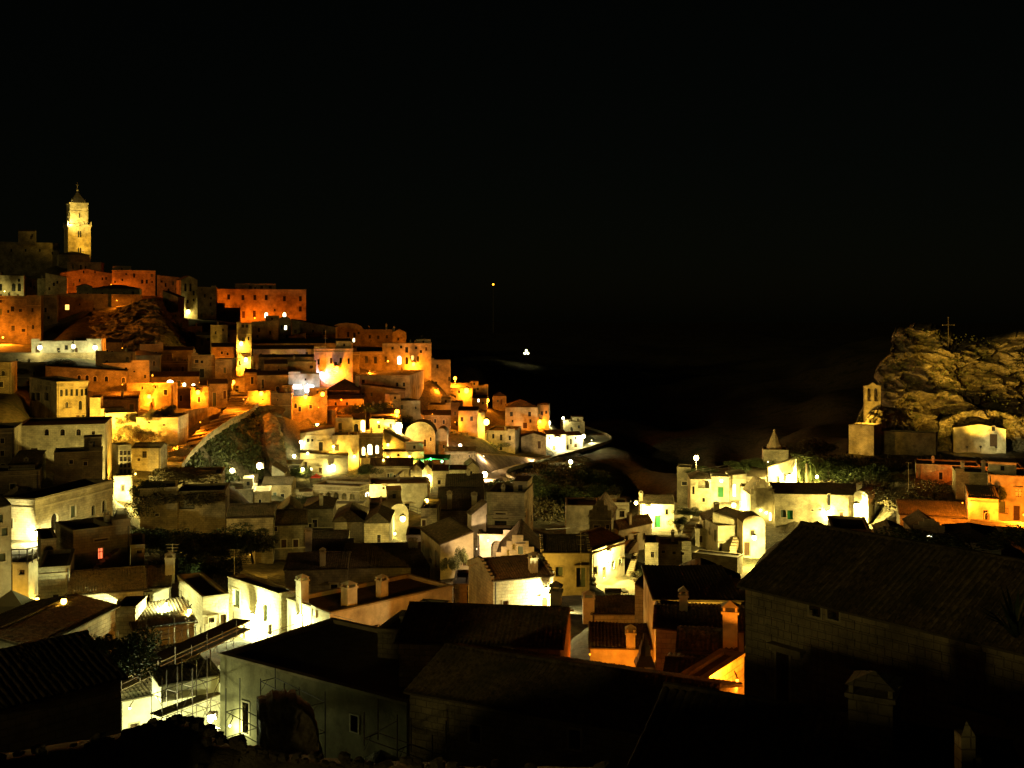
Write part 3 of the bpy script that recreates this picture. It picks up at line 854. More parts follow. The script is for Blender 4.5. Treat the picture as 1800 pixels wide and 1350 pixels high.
H('narrow dark stepped house between the lamp house and the palazzo', 347, 380, 440, 505, 560, a=0, dep=12, roof='flat', mat='grey', wins=ww([(360, 520), (370, 535)], 3, 6))
H('yellow lit house with arched green doors at the left edge', -40, 42, 420, 484, 530, a=-3, dep=10, roof='flat', mat='plaster', wins=[('a', 24, 505, 7, 14), ('a', 34, 505, 6, 14), ('w', 1, 505, 5, 12)])
H('dark house with roof chimney between yellow house and gabled front', 42, 80, 430, 490, 540, a=0, dep=12, roof='flat', mat='grey', chim=[(.8, .3, 1.6)], wins=ww([(60, 505)], 3, 5))
H('dark shed roofed house with a small orange wall above the long ramp wall', 80, 118, 430, 487, 520, a=3, dep=10, roof='sr', rise=1.6, mat='stone')
H('small pale gabled hut beneath the gabled orange front', 135, 162, 418, 504, 522, a=5, dep=7, roof='ga', rise=1.6, mat='light')
H('dark roofed low house above the cliff top', 162, 245, 420, 507, 530, a=-2, dep=14, roof='hip', rise=2.6, mat='grey')
H('bright orange three storey house at the left edge', -50, 47, 340, 520, 600, a=2, dep=10, roof='flat', mat='stone', wins=ww([(22, 543), (23, 577)], 6, 9), cornice=True)
H('dark green unlit house beside the bright orange one', 47, 72, 345, 520, 605, a=0, dep=10, roof='flat', mat='grey', wins=ww([(57, 545), (58, 575)], 4, 7))
H('long orange rampart wall with an arched recess below the crest', 100, 196, 385, 517, 545, a=-5, dep=10, roof='flat', mat='tufa', par=.2, wins=ww([(118, 540)], 7, 9, 'm') + ww([(165, 543), (140, 535)], 3, 3), name='rampart', cat='rampart wall')
H('dim orange rampart continuing right above the cliff', 196, 250, 384, 518, 534, a=8, dep=10, roof='flat', mat='tufa', par=.2, name='rampart', cat='rampart wall')
H('greenish dim house with narrow windows above the cave cliff', 70, 100, 375, 519, 570, a=0, dep=10, roof='flat', mat='grey', wins=ww([(80, 545)], 4, 8) + [('l', 84, 578, 4, 7)])
H('pale curved buttress house at the right end of the cliff', 286, 313, 400, 522, 570, a=-10, dep=10, roof='sr', rise=2.2, mat='stone')

# palazzo on the right of the crest
H('large red orange palazzo with two rows of windows on the hill crest', 381, 538, 480, 508, 562, a=2, dep=16, roof='flat', mat='plaster', cornice=True,
  wins=ww([(402, 522), (427, 523), (448, 523), (468, 523), (500, 525), (528, 525), (528, 543)], 5, 9) + ww([(428, 553), (447, 552)], 5, 12, 'd') + ww([(468, 554), (500, 554)], 5, 9, 'A') + ww([(483, 545)], 3, 4), name='palazzo', cat='palazzo')
H('low attic storey set back on the palazzo roof', 413, 485, 484, 499, 511, dep=8, roof='flat', mat='grey', ground=False, deep=.5, par=.2, wins=ww([(440, 505), (460, 505), (475, 505)], 5, 5))
H('dark terrace block under the pergola left of the palazzo', 380, 422, 450, 541, 566, a=0, dep=8, roof='flat', mat='grey')

# ------------------------------------------------------------------ second band (y 560-640)
H('white lit terrace house left of three bright lamps', 55, 96, 290, 600, 625, a=0, dep=6, roof='flat', mat='white', par=.2, wins=[('d', 66, 615, 7, 12)])
H('white lit terrace house in the middle of three bright lamps', 96, 128, 292, 600, 625, a=0, dep=6, roof='flat', mat='white', par=.2)
H('white lit terrace house with a door right of the middle lamp', 130, 152, 293, 599, 625, a=-4, dep=6, roof='gx', rise=.8, mat='white', wins=[('d', 134, 616, 5, 10)])
H('small white house by the rightmost terrace lamp', 152, 178, 294, 596, 625, a=-8, dep=6, roof='flat', mat='white', par=.2)
H('brown terrace wall under the three white terrace houses', -40, 168, 283, 622, 645, a=0, dep=7, roof='flat', mat='tufa', par=.3, name='terrace_wall', cat='terrace wall', wins=ww([(30, 633), (110, 634)], 3, 4))
H('dim flat house right of the terrace wall', 168, 234, 282, 621, 640, a=-2, dep=8, roof='flat', mat='stone', par=.3)
H('warm house with bright orange wall and a diagonal shadow', 180, 262, 262, 639, 672, a=1, dep=8, roof='flat', mat='light', par=.25, wins=[('w', 236, 653, 3, 3), ('w', 255, 662, 3, 6)])
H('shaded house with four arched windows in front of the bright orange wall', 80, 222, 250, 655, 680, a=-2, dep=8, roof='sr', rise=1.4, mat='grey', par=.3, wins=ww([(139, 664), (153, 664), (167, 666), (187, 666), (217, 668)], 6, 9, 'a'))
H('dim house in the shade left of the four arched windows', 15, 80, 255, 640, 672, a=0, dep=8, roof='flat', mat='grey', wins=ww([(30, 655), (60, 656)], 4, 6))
H('pale ruined house at the left edge under the terrace', -40, 20, 240, 638, 690, a=-5, dep=8, roof='flat', mat='stone')

H('house with dark balustrade loggia and orange lower storey', 100, 155, 225, 672, 757, a=3, l=52, roof='flat', mat='light', par=.3, cornice=True,
  wins=ww([(58, 697), (67, 697), (82, 697)], 7, 14, 'w', 'A') + ww([(108, 691), (117, 690), (126, 690), (135, 690), (144, 690), (151, 689)], 5, 12, 'w') + [('d', 122, 741, 6, 15), ('d', 137, 738, 6, 16)])
H('narrow bright yellow house stepping down right of the balustrade loggia', 158, 177, 222, 700, 750, a=0, dep=7, roof='flat', mat='light', par=.3)
H('long low bright wall house under the dark courtyard', 177, 222, 220, 719, 765, a=4, dep=6, roof='flat', mat='light', par=.2)
H('dark roofed house with small lit chimney beside the orange lamp wall', 160, 243, 235, 704, 722, a=0, dep=10, roof='sb', rise=1.8, mat='grey', chim=[(.65, .2, 1.4)])
H('warm stone house with strong orange lamp over its door', 223, 305, 252, 675, 718, a=2, rr=312, roof='flat', mat='tufa', par=.3, wins=[('d', 269, 708, 6, 17), ('w', 250, 682, 4, 6), ('w', 273, 681, 3, 4)])
H('low house with lit arched windows left of the lamp over the flower wall', 262, 350, 278, 663, 690, a=0, dep=8, roof='gx', rise=1.6, mat='tufa', wins=[('A', 299, 672, 11, 8), ('A', 324, 678, 5, 10), ('A', 340, 678, 6, 7), ('s', 314, 676, 6, 14)])
H('pale orange house with small square windows above the alley', 337, 378, 290, 625, 668, a=4, l=330, roof='flat', mat='stone', par=.3, wins=[('w', 355, 636, 5, 5), ('w', 355, 656, 8, 15)])
H('bright side house whose blank wall faces the stair lamps', 378, 408, 292, 632, 672, a=-6, dep=8, roof='flat', mat='light', par=.3)
H('orange wall house with barred door behind the long street wall', 305, 336, 262, 683, 717, a=0, dep=7, roof='flat', mat='tufa', par=.2, wins=[('L', 304 + 2, 701, 4, 14), ('w', 318, 700, 4, 10)])
H('glowing orange house behind the round street lamp', 334, 366, 260, 681, 716, a=-2, dep=7, roof='flat', mat='tufa', par=.2, wins=[('w', 350, 702, 5, 10)])
H('orange house with a blue door at the foot of the lamp stairs', 366, 400, 266, 675, 715, a=5, dep=7, roof='gx', rise=1.4, mat='tufa', wins=[('u', 377, 702, 6, 24), ('d', 395, 694, 5, 14)])
H('dim house with a little antenna above the arched window house', 285, 335, 310, 636, 665, a=0, dep=8, roof='flat', mat='grey', wins=ww([(300, 650)], 3, 5))
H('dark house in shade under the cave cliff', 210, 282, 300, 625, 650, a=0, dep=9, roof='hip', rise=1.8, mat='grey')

# flower wall (rampart with plants) and the long street wall
H('high rampart wall overgrown with bushes lit yellow at its left end', 185, 240, 214, 727, 800, a=6, dep=6, roof='flat', mat='light', par=.1, name='rampart', cat='rampart wall', wins=ww([(205, 735), (220, 733)], 2, 3))
H('square orange rampart block with bush shadows beside the stepped street', 240, 313, 212, 735, 788, a=5, rr=331, roof='flat', mat='light', par=.1, name='rampart', cat='rampart wall', wins=ww([(288, 747), (262, 743)], 2, 3))
H('orange house with a barred square window beneath the rampart', 232, 282, 190, 788, 822, a=2, rr=294, roof='gx', rise=1.0, mat='light', wins=[('w', 254, 799, 8, 12), ('w', 244, 808, 3, 5)])
H('tall narrow tower house with a lattice of nine openings', 208, 231, 175, 784, 845, a=-4, l=196, roof='flat', mat='stone', par=.2, wins=ww([(213, 796), (220, 796), (227, 796), (213, 807), (220, 807), (227, 807), (213, 818), (220, 818), (227, 818), (213, 829), (220, 829), (227, 829)], 5, 8), name='tower_house')
H('big pale green lit church wall with three small arched windows', 27, 184, 170, 750, 830, a=-4, dep=14, roof='flat', mat='light', par=.1, wins=ww([(82, 760), (110, 760), (138, 760)], 8, 11, 'a') + [('d', 60, 801, 12, 27), ('w', 164, 761, 4, 6)], name='church', cat='church')
H('tall dim house at the left edge beside the pale church wall', -40, 25, 160, 756, 850, a=-3, dep=10, roof='flat', mat='stone', wins=ww([(4, 775), (4, 797), (5, 820)], 6, 9))
H('dark block with ruined wall top in front of the pale church', 95, 180, 158, 797, 850, a=2, dep=6, roof='flat', mat='grey', par=.2, wins=ww([(125, 812), (150, 815)], 5, 7))
H('dim yellow house at the left below the ruined block', -40, 70, 152, 832, 875, a=0, dep=7, roof='flat', mat='stone', par=.3, chim=[(.75, .6, 1.2)])
H('dark roofed house with sloping tiles at the left under the church', 15, 62, 156, 818, 840, a=-8, dep=7, roof='sb', rise=2, mat='grey')

# monastery facade
h_mon = H('long monastery facade with arched niches and a lamp at its corner', 62, 198, 128, 878, 945, tr=845, l=8, roof='flat', mat='light', cornice=True, par=.5,
  wins=[('a', 96, 917, 13, 30), ('s', 129, 899, 9, 20), ('a', 164, 897, 7, 18), ('a', 183, 890, 7, 22)] + [('s', 18, 920, 9, 18, 'A')], name='monastery', cat='monastery', deep=8)
H('bright yellow green tower by the lit stairway with one slit window', 200, 232, 172, 838, 900, a=0, dep=8, roof='flat', mat='white', par=.2, wins=[('w', 216, 858, 4, 11)])
H('flat roofed house with a glowing red window', 129, 229, 112, 934, 998, tr=922, l=97, roof='flat', mat='stone', par=.4, cornice=False, wins=[('R', 177, 973, 9, 19), ('w', 207, 973, 7, 12), ('w', 178, 949, 24, 3)])
H('ruined arch house at the left behind the corner lamp', 72, 99, 108, 950, 990, a=8, dep=6, roof='flat', mat='light', par=.3, wins=[('O', 85, 972, 18, 26)])
H('small dim house right of the red window house', 230, 254, 112, 960, 1002, a=4, dep=6, roof='flat', mat='stone', wins=ww([(245, 970)], 3, 6))
H('pale apricot house with balcony at the left edge', 50, 67, 90, 991, 1062, tr=982, l=22, roof='flat', mat='plaster', par=.2, wins=[('w', 38, 1006, 4, 9, 'A')])
H('tall cream house with dark shutters cut by the left edge', -60, 20, 95, 905, 1062, a=32, dep=5, roof='sl', rise=.5, mat='plaster', wins=ww([(0, 912), (8, 935), (4, 980)], 6, 14, 's'))
H('greenish white house with the large rectangular tiled roof', 124, 252, 100, 1046, 1078, a=2, dep=8, roof='gx', rise=1.9, mat='light', step=False, wins=[('w', 98 + 52, 1060, 4, 6)], over=.3)
H('blank green lit wall house left of the large tiled roof', 67, 122, 101, 1000, 1062, a=0, dep=8, roof='flat', mat='light', par=.3, wins=[('w', 98, 1048, 3, 6)])
H('small tiled roof house with white chimney right of the large tiled roof', 254, 300, 104, 1035, 1078, a=2, dep=7, roof='gx', rise=2.0, mat='white', wins=[('d', 258, 1057, 6, 24)], chim=[(.97, .3, 1.6, .9)])
H('dark roofed shed behind the large tiled roof', 118, 180, 112, 1006, 1030, a=6, dep=7, roof='gx', rise=1.6, mat='stone', chim=[(.95, .5, .8)])
H('house with brightly lit yellow corner below the dark garden', 356, 402, 98, 1051, 1150, a=12, l=312, roof='flat', mat='light', par=.3, wins=[('d', 392, 1095, 9, 30), ('w', 372, 1090, 5, 9)])
# foreground left gables
H('long low gabled house with dark roof at the lower left', 58, 203, 70, 1139, 1180, tr=1067, dep=6.5, roof='gx', rise=1.0, mat='light', over=.25, deep=6)
H('white walled lean to house with striped tiled roof behind scaffolding', 237, 341, 80, 1107, 1178, tr=1094, dep=5, roof='sb', rise=1.0, mat='light', over=.25, wins=[('w', 292, 1124, 4, 3)])

H('plain greenish wall between the long gabled house and the striped lean to roof', 203, 238, 81, 1069, 1130, a=-12, dep=3, roof='flat', mat='light', par=.05)

H('small orange lit house stepping down beside the curved buttress', 300, 330, 372, 560, 600, a=0, dep=6, roof='flat', mat='tufa', par=.3)
H('stepped orange house left of the narrow dark stepped house', 326, 354, 366, 574, 610, a=0, dep=6, roof='flat', mat='tufa', par=.3)
H('low orange house below the stepped orange house', 344, 376, 356, 589, 625, a=0, dep=6, roof='gx', rise=1.2, mat='tufa')
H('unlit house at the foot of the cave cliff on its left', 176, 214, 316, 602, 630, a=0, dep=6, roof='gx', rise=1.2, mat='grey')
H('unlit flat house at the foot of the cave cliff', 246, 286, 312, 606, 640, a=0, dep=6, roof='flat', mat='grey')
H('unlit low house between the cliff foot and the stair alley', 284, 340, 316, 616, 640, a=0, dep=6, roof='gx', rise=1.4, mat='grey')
# ------------------------------------------------------------------ middle hill (x 300-760)
H('stacked dark house with two small windows left of the stair alley', 370, 400, 345, 572, 605, a=0, dep=8, roof='flat', mat='grey', wins=ww([(365 + 14, 585), (392, 580)], 3, 5))
H('orange stepped house above the pergola roofs', 395, 420, 350, 580, 640, a=0, dep=8, roof='gx', rise=1.6, mat='tufa', wins=ww([(402, 590)], 3, 5))
H('orange terraced house with three small rooftops left of the alley lamps', 372, 412, 325, 610, 640, a=3, dep=8, roof='gx', rise=1.5, mat='tufa', wins=ww([(390, 620), (400, 622)], 4, 5))
H('narrow tall house glowing yellow at the top of the stair alley', 416, 442, 340, 570, 615, a=0, dep=6, roof='flat', mat='stone', par=.3, wins=ww([(427, 572), (434, 572)], 5, 8) + ww([(437, 595)], 2, 6))
H('brightly lit yellow alley wall above the middle stair lamp', 416, 441, 322, 622, 665, a=0, dep=6, roof='flat', mat='light', par=.2)
H('yellow glowing doorway house at the head of the stairs', 401, 437, 298, 664, 698, a=0, dep=6, roof='flat', mat='light', par=.1, wins=[('D', 416, 688, 7, 20)])
H('tall unlit house with pale strip right of the stair alley', 442, 490, 350, 566, 605, a=0, dep=10, roof='flat', mat='grey', par=.4, wins=ww([(455, 580), (475, 585)], 4, 7))
H('round ended dark chapel with a lit slit window', 488, 512, 370, 568, 600, a=0, dep=8, roof='vault', rise=2.2, mat='stone', wins=[('l', 502, 576, 4, 7), ('w', 495, 575, 3, 7)])
H('long low dark roofed house left of the arched ridge building', 440, 620, 345, 604, 625, a=3, dep=10, roof='sb', rise=2.0, mat='tufa')
H('pale end gable of a dark roofed barn on the slope', 507, 536, 360, 591, 604, a=0, dep=10, roof='sl', rise=1.0, mat='light')
H('unlit sloping roofs under the palazzo', 512, 590, 385, 575, 600, a=-3, dep=12, roof='sr', rise=2.6, mat='grey')
H('long red orange house with a row of framed windows behind the crane mast', 552, 620, 330, 613, 665, a=4, dep=8, roof='flat', mat='plaster', par=.3, wins=ww([(560, 636), (582, 634), (599, 634), (613, 635)], 4, 10), cornice=True)
H('dim orange house left part of the long framed window row', 445, 552, 328, 614, 640, a=1, dep=8, roof='gx', rise=1.5, mat='plaster')
H('wide flat terraced house with a pale yellow wall', 505, 556, 305, 636, 660, a=2, dep=7, roof='flat', mat='plaster', par=.2)
H('dark lean to house with rounded shoulder left of the pale yellow wall', 465, 505, 300, 640, 672, a=3, dep=7, roof='gx', rise=1.5, mat='tufa', wins=ww([(490, 652)], 3, 8))
H('long low dark edged roof above the pale yellow wall', 455, 552, 315, 628, 640, a=1, dep=6, roof='sb', rise=.8, mat='stone', wins=())
H('pinkish house above two blue white shop windows', 507, 562, 296, 658, 700, a=0, dep=6, roof='flat', mat='plaster', par=.3, wins=[('b', 522, 680, 17, 7), ('b', 544, 683, 15, 12), ('w', 537, 667, 3, 4)])
H('stone house with a small arched window left of the shop windows', 452, 506, 288, 660, 692, a=2, dep=8, roof='gx', rise=1.4, mat='tufa', wins=[('a', 488, 683, 6, 8), ('w', 462, 675, 4, 16)])
H('ruined red brown chimney house above the stair lamp', 430, 455, 296, 655, 680, a=-4, dep=6, roof='gx', rise=1.2, mat='tufa', chim=[(.8, .4, 1.2)])
H('low orange house under the strong lamp right of the stairs', 434, 475, 284, 688, 712, a=4, dep=6, roof='flat', mat='tufa', par=.2, wins=ww([(462, 702)], 3, 3))
H('orange parapet house between the stairs lamp and the long gable wall', 475, 512, 282, 692, 715, a=-3, dep=8, roof='flat', mat='tufa', par=.2, wins=ww([(488, 703)], 3, 3))
H('orange lit terrace under the blue white windows', 500, 575, 288, 698, 712, a=0, dep=6, roof='flat', mat='tufa', par=.2)
H('big barn with dark hipped roof beside the orange splash of light', 575, 632, 312, 686, 712, a=-2, dep=12, roof='hip', rise=4.5, mat='tufa', chim=[(.9, .5, 2.2, 1.0)])
H('red orange long house below the hipped barn', 572, 640, 303, 702, 722, a=0, dep=8, roof='gx', rise=1.2, mat='tufa', wins=ww([(590, 710), (610, 710)], 4, 6))
# crest to the right
H('building with a broad arched gable on the ridge', 580, 638, 410, 578, 606, a=0, dep=12, roof='vault', rise=2.2, mat='tufa', wins=ww([(612, 588), (623, 589)], 4, 9) + ww([(614, 598), (622, 598)], 3, 6, 'l'))
H('ridge house with chimneys right of the arched gable building', 638, 690, 412, 580, 606, a=2, dep=10, roof='flat', mat='tufa', chim=[(.2, .3, 1.5), (.8, .3, 2.4)], wins=ww([(650, 592), (665, 593), (680, 592)], 4, 6))
H('ridge house with stepped top at the end of the upper row', 690, 714, 405, 584, 612, a=0, dep=8, roof='ga', rise=1.8, mat='tufa', chim=[(.1, .3, 1.6)], wins=ww([(700, 596)], 3, 5))
H('orange house with two tall doors on the upper terrace', 628, 672, 360, 618, 646, a=2, dep=8, roof='gx', rise=1.6, mat='tufa', wins=ww([(644, 632), (660, 633)], 5, 12) )
H('orange house with a bright arched doorway by the upper lamp', 672, 758, 368, 604, 648, a=0, dep=9, roof='flat', mat='plaster', wins=[('A', 702, 633, 6, 14), ('a', 715, 634, 5, 13)] + ww([(690, 612), (705, 610), (740, 618)], 4, 5) + [('m', 725, 629, 4, 8)])
H('dark courtyard house with a thin lit pillar', 620, 632, 352, 620, 650, a=0, dep=6, roof='flat', mat='tufa', par=.2)
H('orange house stepping down beneath the upper terrace with three windows', 745, 792, 372, 633, 680, a=4, dep=8, roof='flat', mat='plaster', par=.3, wins=ww([(750, 643), (769, 644), (751, 665), (790, 666)], 4, 7))
H('small upper storey on the stepping orange house', 728, 757, 380, 602, 633, a=2, dep=8, roof='flat', mat='plaster', par=.3, wins=ww([(738, 616), (750, 617)], 4, 6))
H('square orange house at the end of the lamp row', 826, 858, 395, 679, 708, a=3, dep=8, roof='flat', mat='plaster', par=.3, wins=ww([(840, 684)], 3, 4))
H('dim stone house with hipped top right of the lamp row', 866, 890, 400, 696, 720, a=0, dep=8, roof='hip', rise=2, mat='stone', wins=ww([(875, 705)], 3, 4))
H('long dark roofed house above the white edged terrace', 620, 715, 335, 668, 690, a=-1, dep=10, roof='sb', rise=2.4, mat='grey')
H('long terrace house with four small windows and parapet', 630, 720, 328, 660, 700, a=3, rr=745, roof='flat', mat='plaster', par=.3, wins=ww([(655, 678), (674, 680), (698, 676), (710, 676), (731, 679)], 4, 7))
H('orange house with a falling roofline below the four window terrace', 635, 712, 318, 686, 710, a=0, dep=6, roof='sr', rise=1.6, mat='tufa', wins=ww([(638, 695), (653, 693), (688, 694)], 4, 7))
H('unlit brown houses below the lamp row', 745, 830, 378, 682, 712, a=2, dep=10, roof='gx', rise=2, mat='tufa', wins=ww([(770, 695), (800, 698)], 4, 6))
H('low dark house beside the thin vertical lamp', 800, 856, 385, 700, 722, a=0, dep=9, roof='gx', rise=1.4, mat='tufa', wins=[('l', 841, 704, 3, 5)])
H('orange cube house with lamp at its left side', 690, 739, 303, 706, 742, a=3, l=676, roof='flat', mat='plaster', par=.3, wins=ww([(731, 717)], 3, 5))
H('dark red roofed house with lit chimneys', 652, 700, 292, 728, 740, a=2, dep=7, roof='gx', rise=1.8, mat='tufa', chim=[(.1, .5, 1.4), (.35, .5, 1.6)])
H('orange house with bright yellow wall beneath the red roof', 650, 674, 286, 737, 775, a=0, dep=7, roof='flat', mat='light', par=.2)
H('orange house behind the strongest yellow lamp of the slope', 674, 706, 287, 738, 775, a=2, dep=8, roof='sb', rise=1.0, mat='plaster', wins=ww([(687, 749)], 5, 8))
H('small glowing yellow gable among dark roofs', 723, 744, 310, 735, 745, a=3, dep=5, roof='ga', rise=2.0, mat='light')
H('brown gabled house right of the glowing gable', 744, 792, 320, 730, 760, a=3, dep=8, roof='gx', rise=1.6, mat='tufa', wins=ww([(765, 740), (780, 742)], 4, 7))
H('flat orange house with pale roof edge above the brown gable', 752, 792, 335, 712, 735, a=2, dep=8, roof='flat', mat='plaster', par=.3, chim=[(.95, .2, 1.4)])
H('tall narrow brown house beside the pale roof edge', 792, 812, 340, 708, 760, a=0, dep=8, roof='flat', mat='tufa', par=.3, wins=ww([(800, 727), (803, 745)], 4, 7))
H('orange house with two windows left of the cascade lamp', 806, 840, 330, 722, 755, a=0, dep=8, roof='gx', rise=1.2, mat='plaster', wins=ww([(812, 737), (829, 736)], 5, 8))
H('orange house wall lit by the cascade lamp', 840, 852, 333, 726, 762, a=20, dep=6, roof='flat', mat='light', par=.2)
H('large gabled orange house with two windows and a doorway', 888, 945, 375, 716, 748, a=0, dep=12, roof='hip', rise=3.6, mat='plaster', wins=ww([(899, 728), (931, 728)], 5, 8) + [('d', 923, 748, 7, 10)])
H('small orange annex right of the large hipped orange house', 943, 965, 385, 712, 735, a=-4, dep=8, roof='flat', mat='plaster', par=.3)
H('orange block house with deep shadow on its right side', 855, 905, 345, 757, 796, a=3, rr=916, roof='flat', mat='plaster', par=.3, wins=ww([(867, 767), (896, 770)], 4, 8), chim=[(.6, .3, .9)])
H('low orange wall house left of the block house', 830, 856, 338, 762, 792, a=0, dep=7, roof='flat', mat='tufa', par=.2)
H('brown gabled house right of the deep shadow wall', 916, 960, 352, 768, 795, a=0, dep=8, roof='ga', rise=1.8, mat='stone', wins=ww([(948, 782)], 5, 13, 'd'))
H('pale yellow row house with bright lamp and dark doors by the road bend', 960, 995, 372, 764, 795, a=8, dep=8, roof='gx', rise=1.6, mat='white', wins=[('d', 974, 788, 6, 11), ('w', 966, 770, 3, 4)])
H('last white row house beside the road bend lamp', 995, 1024, 382, 766, 790, a=14, dep=8, roof='gx', rise=1.4, mat='white', wins=[('d', 993 + 4, 787, 5, 9), ('d', 1012, 785, 5, 10), ('w', 1012, 770, 3, 4)])
H('low dark roofed barn above the road bend', 990, 1028, 425, 742, 760, a=3, dep=12, roof='flat', mat='stone', par=.8)

# restaurant area (x 490-730, y 715-870)
H('large gable ended house with two small dark windows under a falling roof', 512, 590, 292, 722, 800, a=-3, dep=10, roof='flat', mat='stone', par=.2, wins=ww([(547, 721 + 4), (570, 726)], 5, 7) + [('L', 529, 751, 4, 6), ('L', 539, 750, 3, 3), ('d', 569, 750, 6, 16)])
H('dark hipped roof house behind the small dark windows', 545, 640, 300, 722, 740, a=-6, dep=14, roof='hip', rise=3.5, mat='tufa')
H('arcade house with two tall brightly lit arches', 490, 520, 288, 728, 770, a=0, dep=6, roof='flat', mat='stone', par=.2, wins=[('L', 496, 747, 9, 24), ('L', 514, 745, 9, 28)])
H('square house with pedimented window right of the gable house', 590, 620, 282, 735, 800, a=0, dep=8, roof='flat', mat='plaster', par=.3, wins=[('s', 598, 752, 6, 17)])
H('corner house with a pointed arch and a column of light', 618, 642, 284, 738, 775, a=0, dep=8, roof='gx', rise=1.8, mat='plaster', wins=[('a', 626, 753, 8, 16), ('L', 638, 750, 7, 22)])
H('house with three lit arched balcony doors', 632, 673, 277, 762, 820, a=-2, dep=8, roof='flat', mat='stone', par=.3, wins=[('L', 639, 793, 5, 14), ('L', 650, 790, 8, 18), ('L', 663, 790, 5, 14)], cornice=True)
H('dark roof falling away right of the three lit balcony doors', 673, 712, 279, 778, 800, a=-10, dep=8, roof='sr', rise=3.0, mat='tufa')
H('tall warm house wall with a drainpipe between two lamps', 585, 631, 268, 766, 830, a=3, dep=7, roof='flat', mat='plaster', par=.3, wins=[('w', 592, 787, 8, 12)])
H('flat roofed restaurant house with a warm terrace', 528, 588, 270, 762, 800, a=3, dep=8, roof='sl', rise=1.2, mat='plaster', wins=[('w', 549, 774, 4, 5), ('w', 564, 785, 7, 16)])
H('low glowing restaurant with a pergola roof and lit doorway', 527, 612, 262, 803, 835, a=0, dep=6, roof='sr', rise=.9, mat='plaster', wins=[('L', 547, 825, 3, 6), ('d', 563, 828, 6, 12), ('A', 583, 822, 14, 12)])
H('garden wall house glowing yellow below the falling roof', 673, 745, 266, 795, 815, a=0, dep=6, roof='flat', mat='plaster', par=.2, wins=[('w', 700, 800, 4, 4)])
H('stone terrace front under the three lit balcony doors', 634, 675, 268, 806, 825, a=4, dep=5, roof='flat', mat='stone', par=.2)
H('domed olive lit house in the middle of the slope', 712, 765, 290, 765, 805, a=0, dep=8, roof='vault', rise=3.5, mat='stone', wins=ww([(757, 772)], 3, 7))
H('small vaulted house beside the domed olive lit house', 766, 786, 292, 765, 800, a=0, dep=7, roof='vault', rise=1.8, mat='stone', wins=ww([(780, 785)], 3, 6))

# low white and brown houses (x 380-860, y 800-960)
H('wide brown tiled gabled house above the white wall house', 650, 725, 252, 820, 840, a=-2, dep=9, roof='gx', rise=2.0, mat='tufa')
H('yellow gabled house between two lamps above the white wall', 722, 742, 250, 826, 850, a=0, dep=8, roof='ga', rise=2, mat='light')
H('second yellow gabled house touching the lamp', 742, 760, 252, 826, 850, a=0, dep=8, roof='ga', rise=1.8, mat='light')
H('square yellow house with a lower window left of the bright corner', 760, 788, 248, 828, 858, a=2, dep=8, roof='gx', rise=1.2, mat='light', wins=ww([(772, 848)], 5, 8))
H('gable house with a round topped window next to the road lamp', 819, 842, 262, 822, 846, a=6, dep=8, roof='ga', rise=2.0, mat='light', wins=[('a', 828, 831, 4, 6)])
H('pale wall house glowing between two low lamps', 790, 820, 258, 826, 850, a=0, dep=6, roof='gx', rise=1.0, mat='white')
H('dark flat roofed house beside the green tent', 782, 836, 285, 794, 820, a=2, dep=8, roof='gx', rise=1.2, mat='grey', wins=ww([(825, 802)], 3, 5))
H('long white walled house with two tiny square windows', 650, 756, 225, 852, 912, a=2, dep=9, roof='flat', mat='white', par=.3, wins=ww([(674, 858), (695, 859)], 4, 4))
H('loggia house with five dark arches in a row and pale side wing', 551, 632, 240, 852, 905, a=-16, rr=652, roof='flat', mat='stone', par=.4, cornice=True,
  wins=ww([(563, 873), (577, 872), (591, 872), (605, 873), (619, 874)], 9, 13, 'O') + ww([(634, 875), (639, 874)], 3, 10, 'a', 'R') + ww([(644, 869), (649, 868)], 3, 9, 'A', 'R'), name='loggia_house')
H('stone wing below the loggia house on its left', 520, 640, 232, 887, 925, a=-8, dep=6, roof='flat', mat='stone', par=.2)
H('bright cream wall with dark slab roof left of the loggia', 390, 452, 232, 850, 866, a=0, dep=7, roof='sb', rise=1.4, mat='white')
H('low brown house between cream wall and loggia', 460, 512, 236, 853, 875, a=-5, dep=10, roof='gx', rise=1.6, mat='tufa')
H('small ruined white gable below the rock buttress', 478, 500, 244, 832, 846, a=-5, dep=6, roof='sr', rise=1.8, mat='white')
H('brown flat house with a tiny slit window left of the loggia', 446, 475, 222, 865, 893, a=0, dep=7, roof='flat', mat='tufa', par=.2, wins=ww([(457, 882)], 3, 8))
H('dark block under the cream wall house', 395, 445, 220, 862, 895, a=0, dep=8, roof='flat', mat='grey', par=.3)
H('low pale terrace right beside the dark courtyard', 512, 550, 238, 866, 880, a=-3, dep=6, roof='flat', mat='stone', par=.2)

H('ruined house front with deep cave mouth and arched doorway', 312, 396, 158, 865, 945, a=-4, dep=7, roof='flat', mat='tufa', par=.3, wins=[('O', 328, 884, 28, 22), ('O', 345, 935, 11, 15), ('w', 368, 868, 3, 3)], deep=7, name='ruined_house', cat='ruin')
H('rough ruined house front with small square windows', 246, 312, 156, 860, 945, a=2, dep=7, roof='flat', mat='tufa', par=.3, wins=ww([(276, 905), (273, 868)], 4, 5), deep=7, name='ruined_house', cat='ruin')
H('dark upper storey with a ruined parapet behind the cave mouth house', 262, 390, 176, 838, 870, a=-3, dep=9, roof='flat', mat='grey', par=.3, wins=ww([(372, 850), (380, 850)], 3, 8))
H('dim plastered house with two tall doorways in the shade', 398, 480, 148, 912, 985, a=-3, dep=9, roof='gx', rise=1.8, mat='grey', wins=[('w', 416, 936, 7, 14), ('d', 454, 950, 9, 28)])
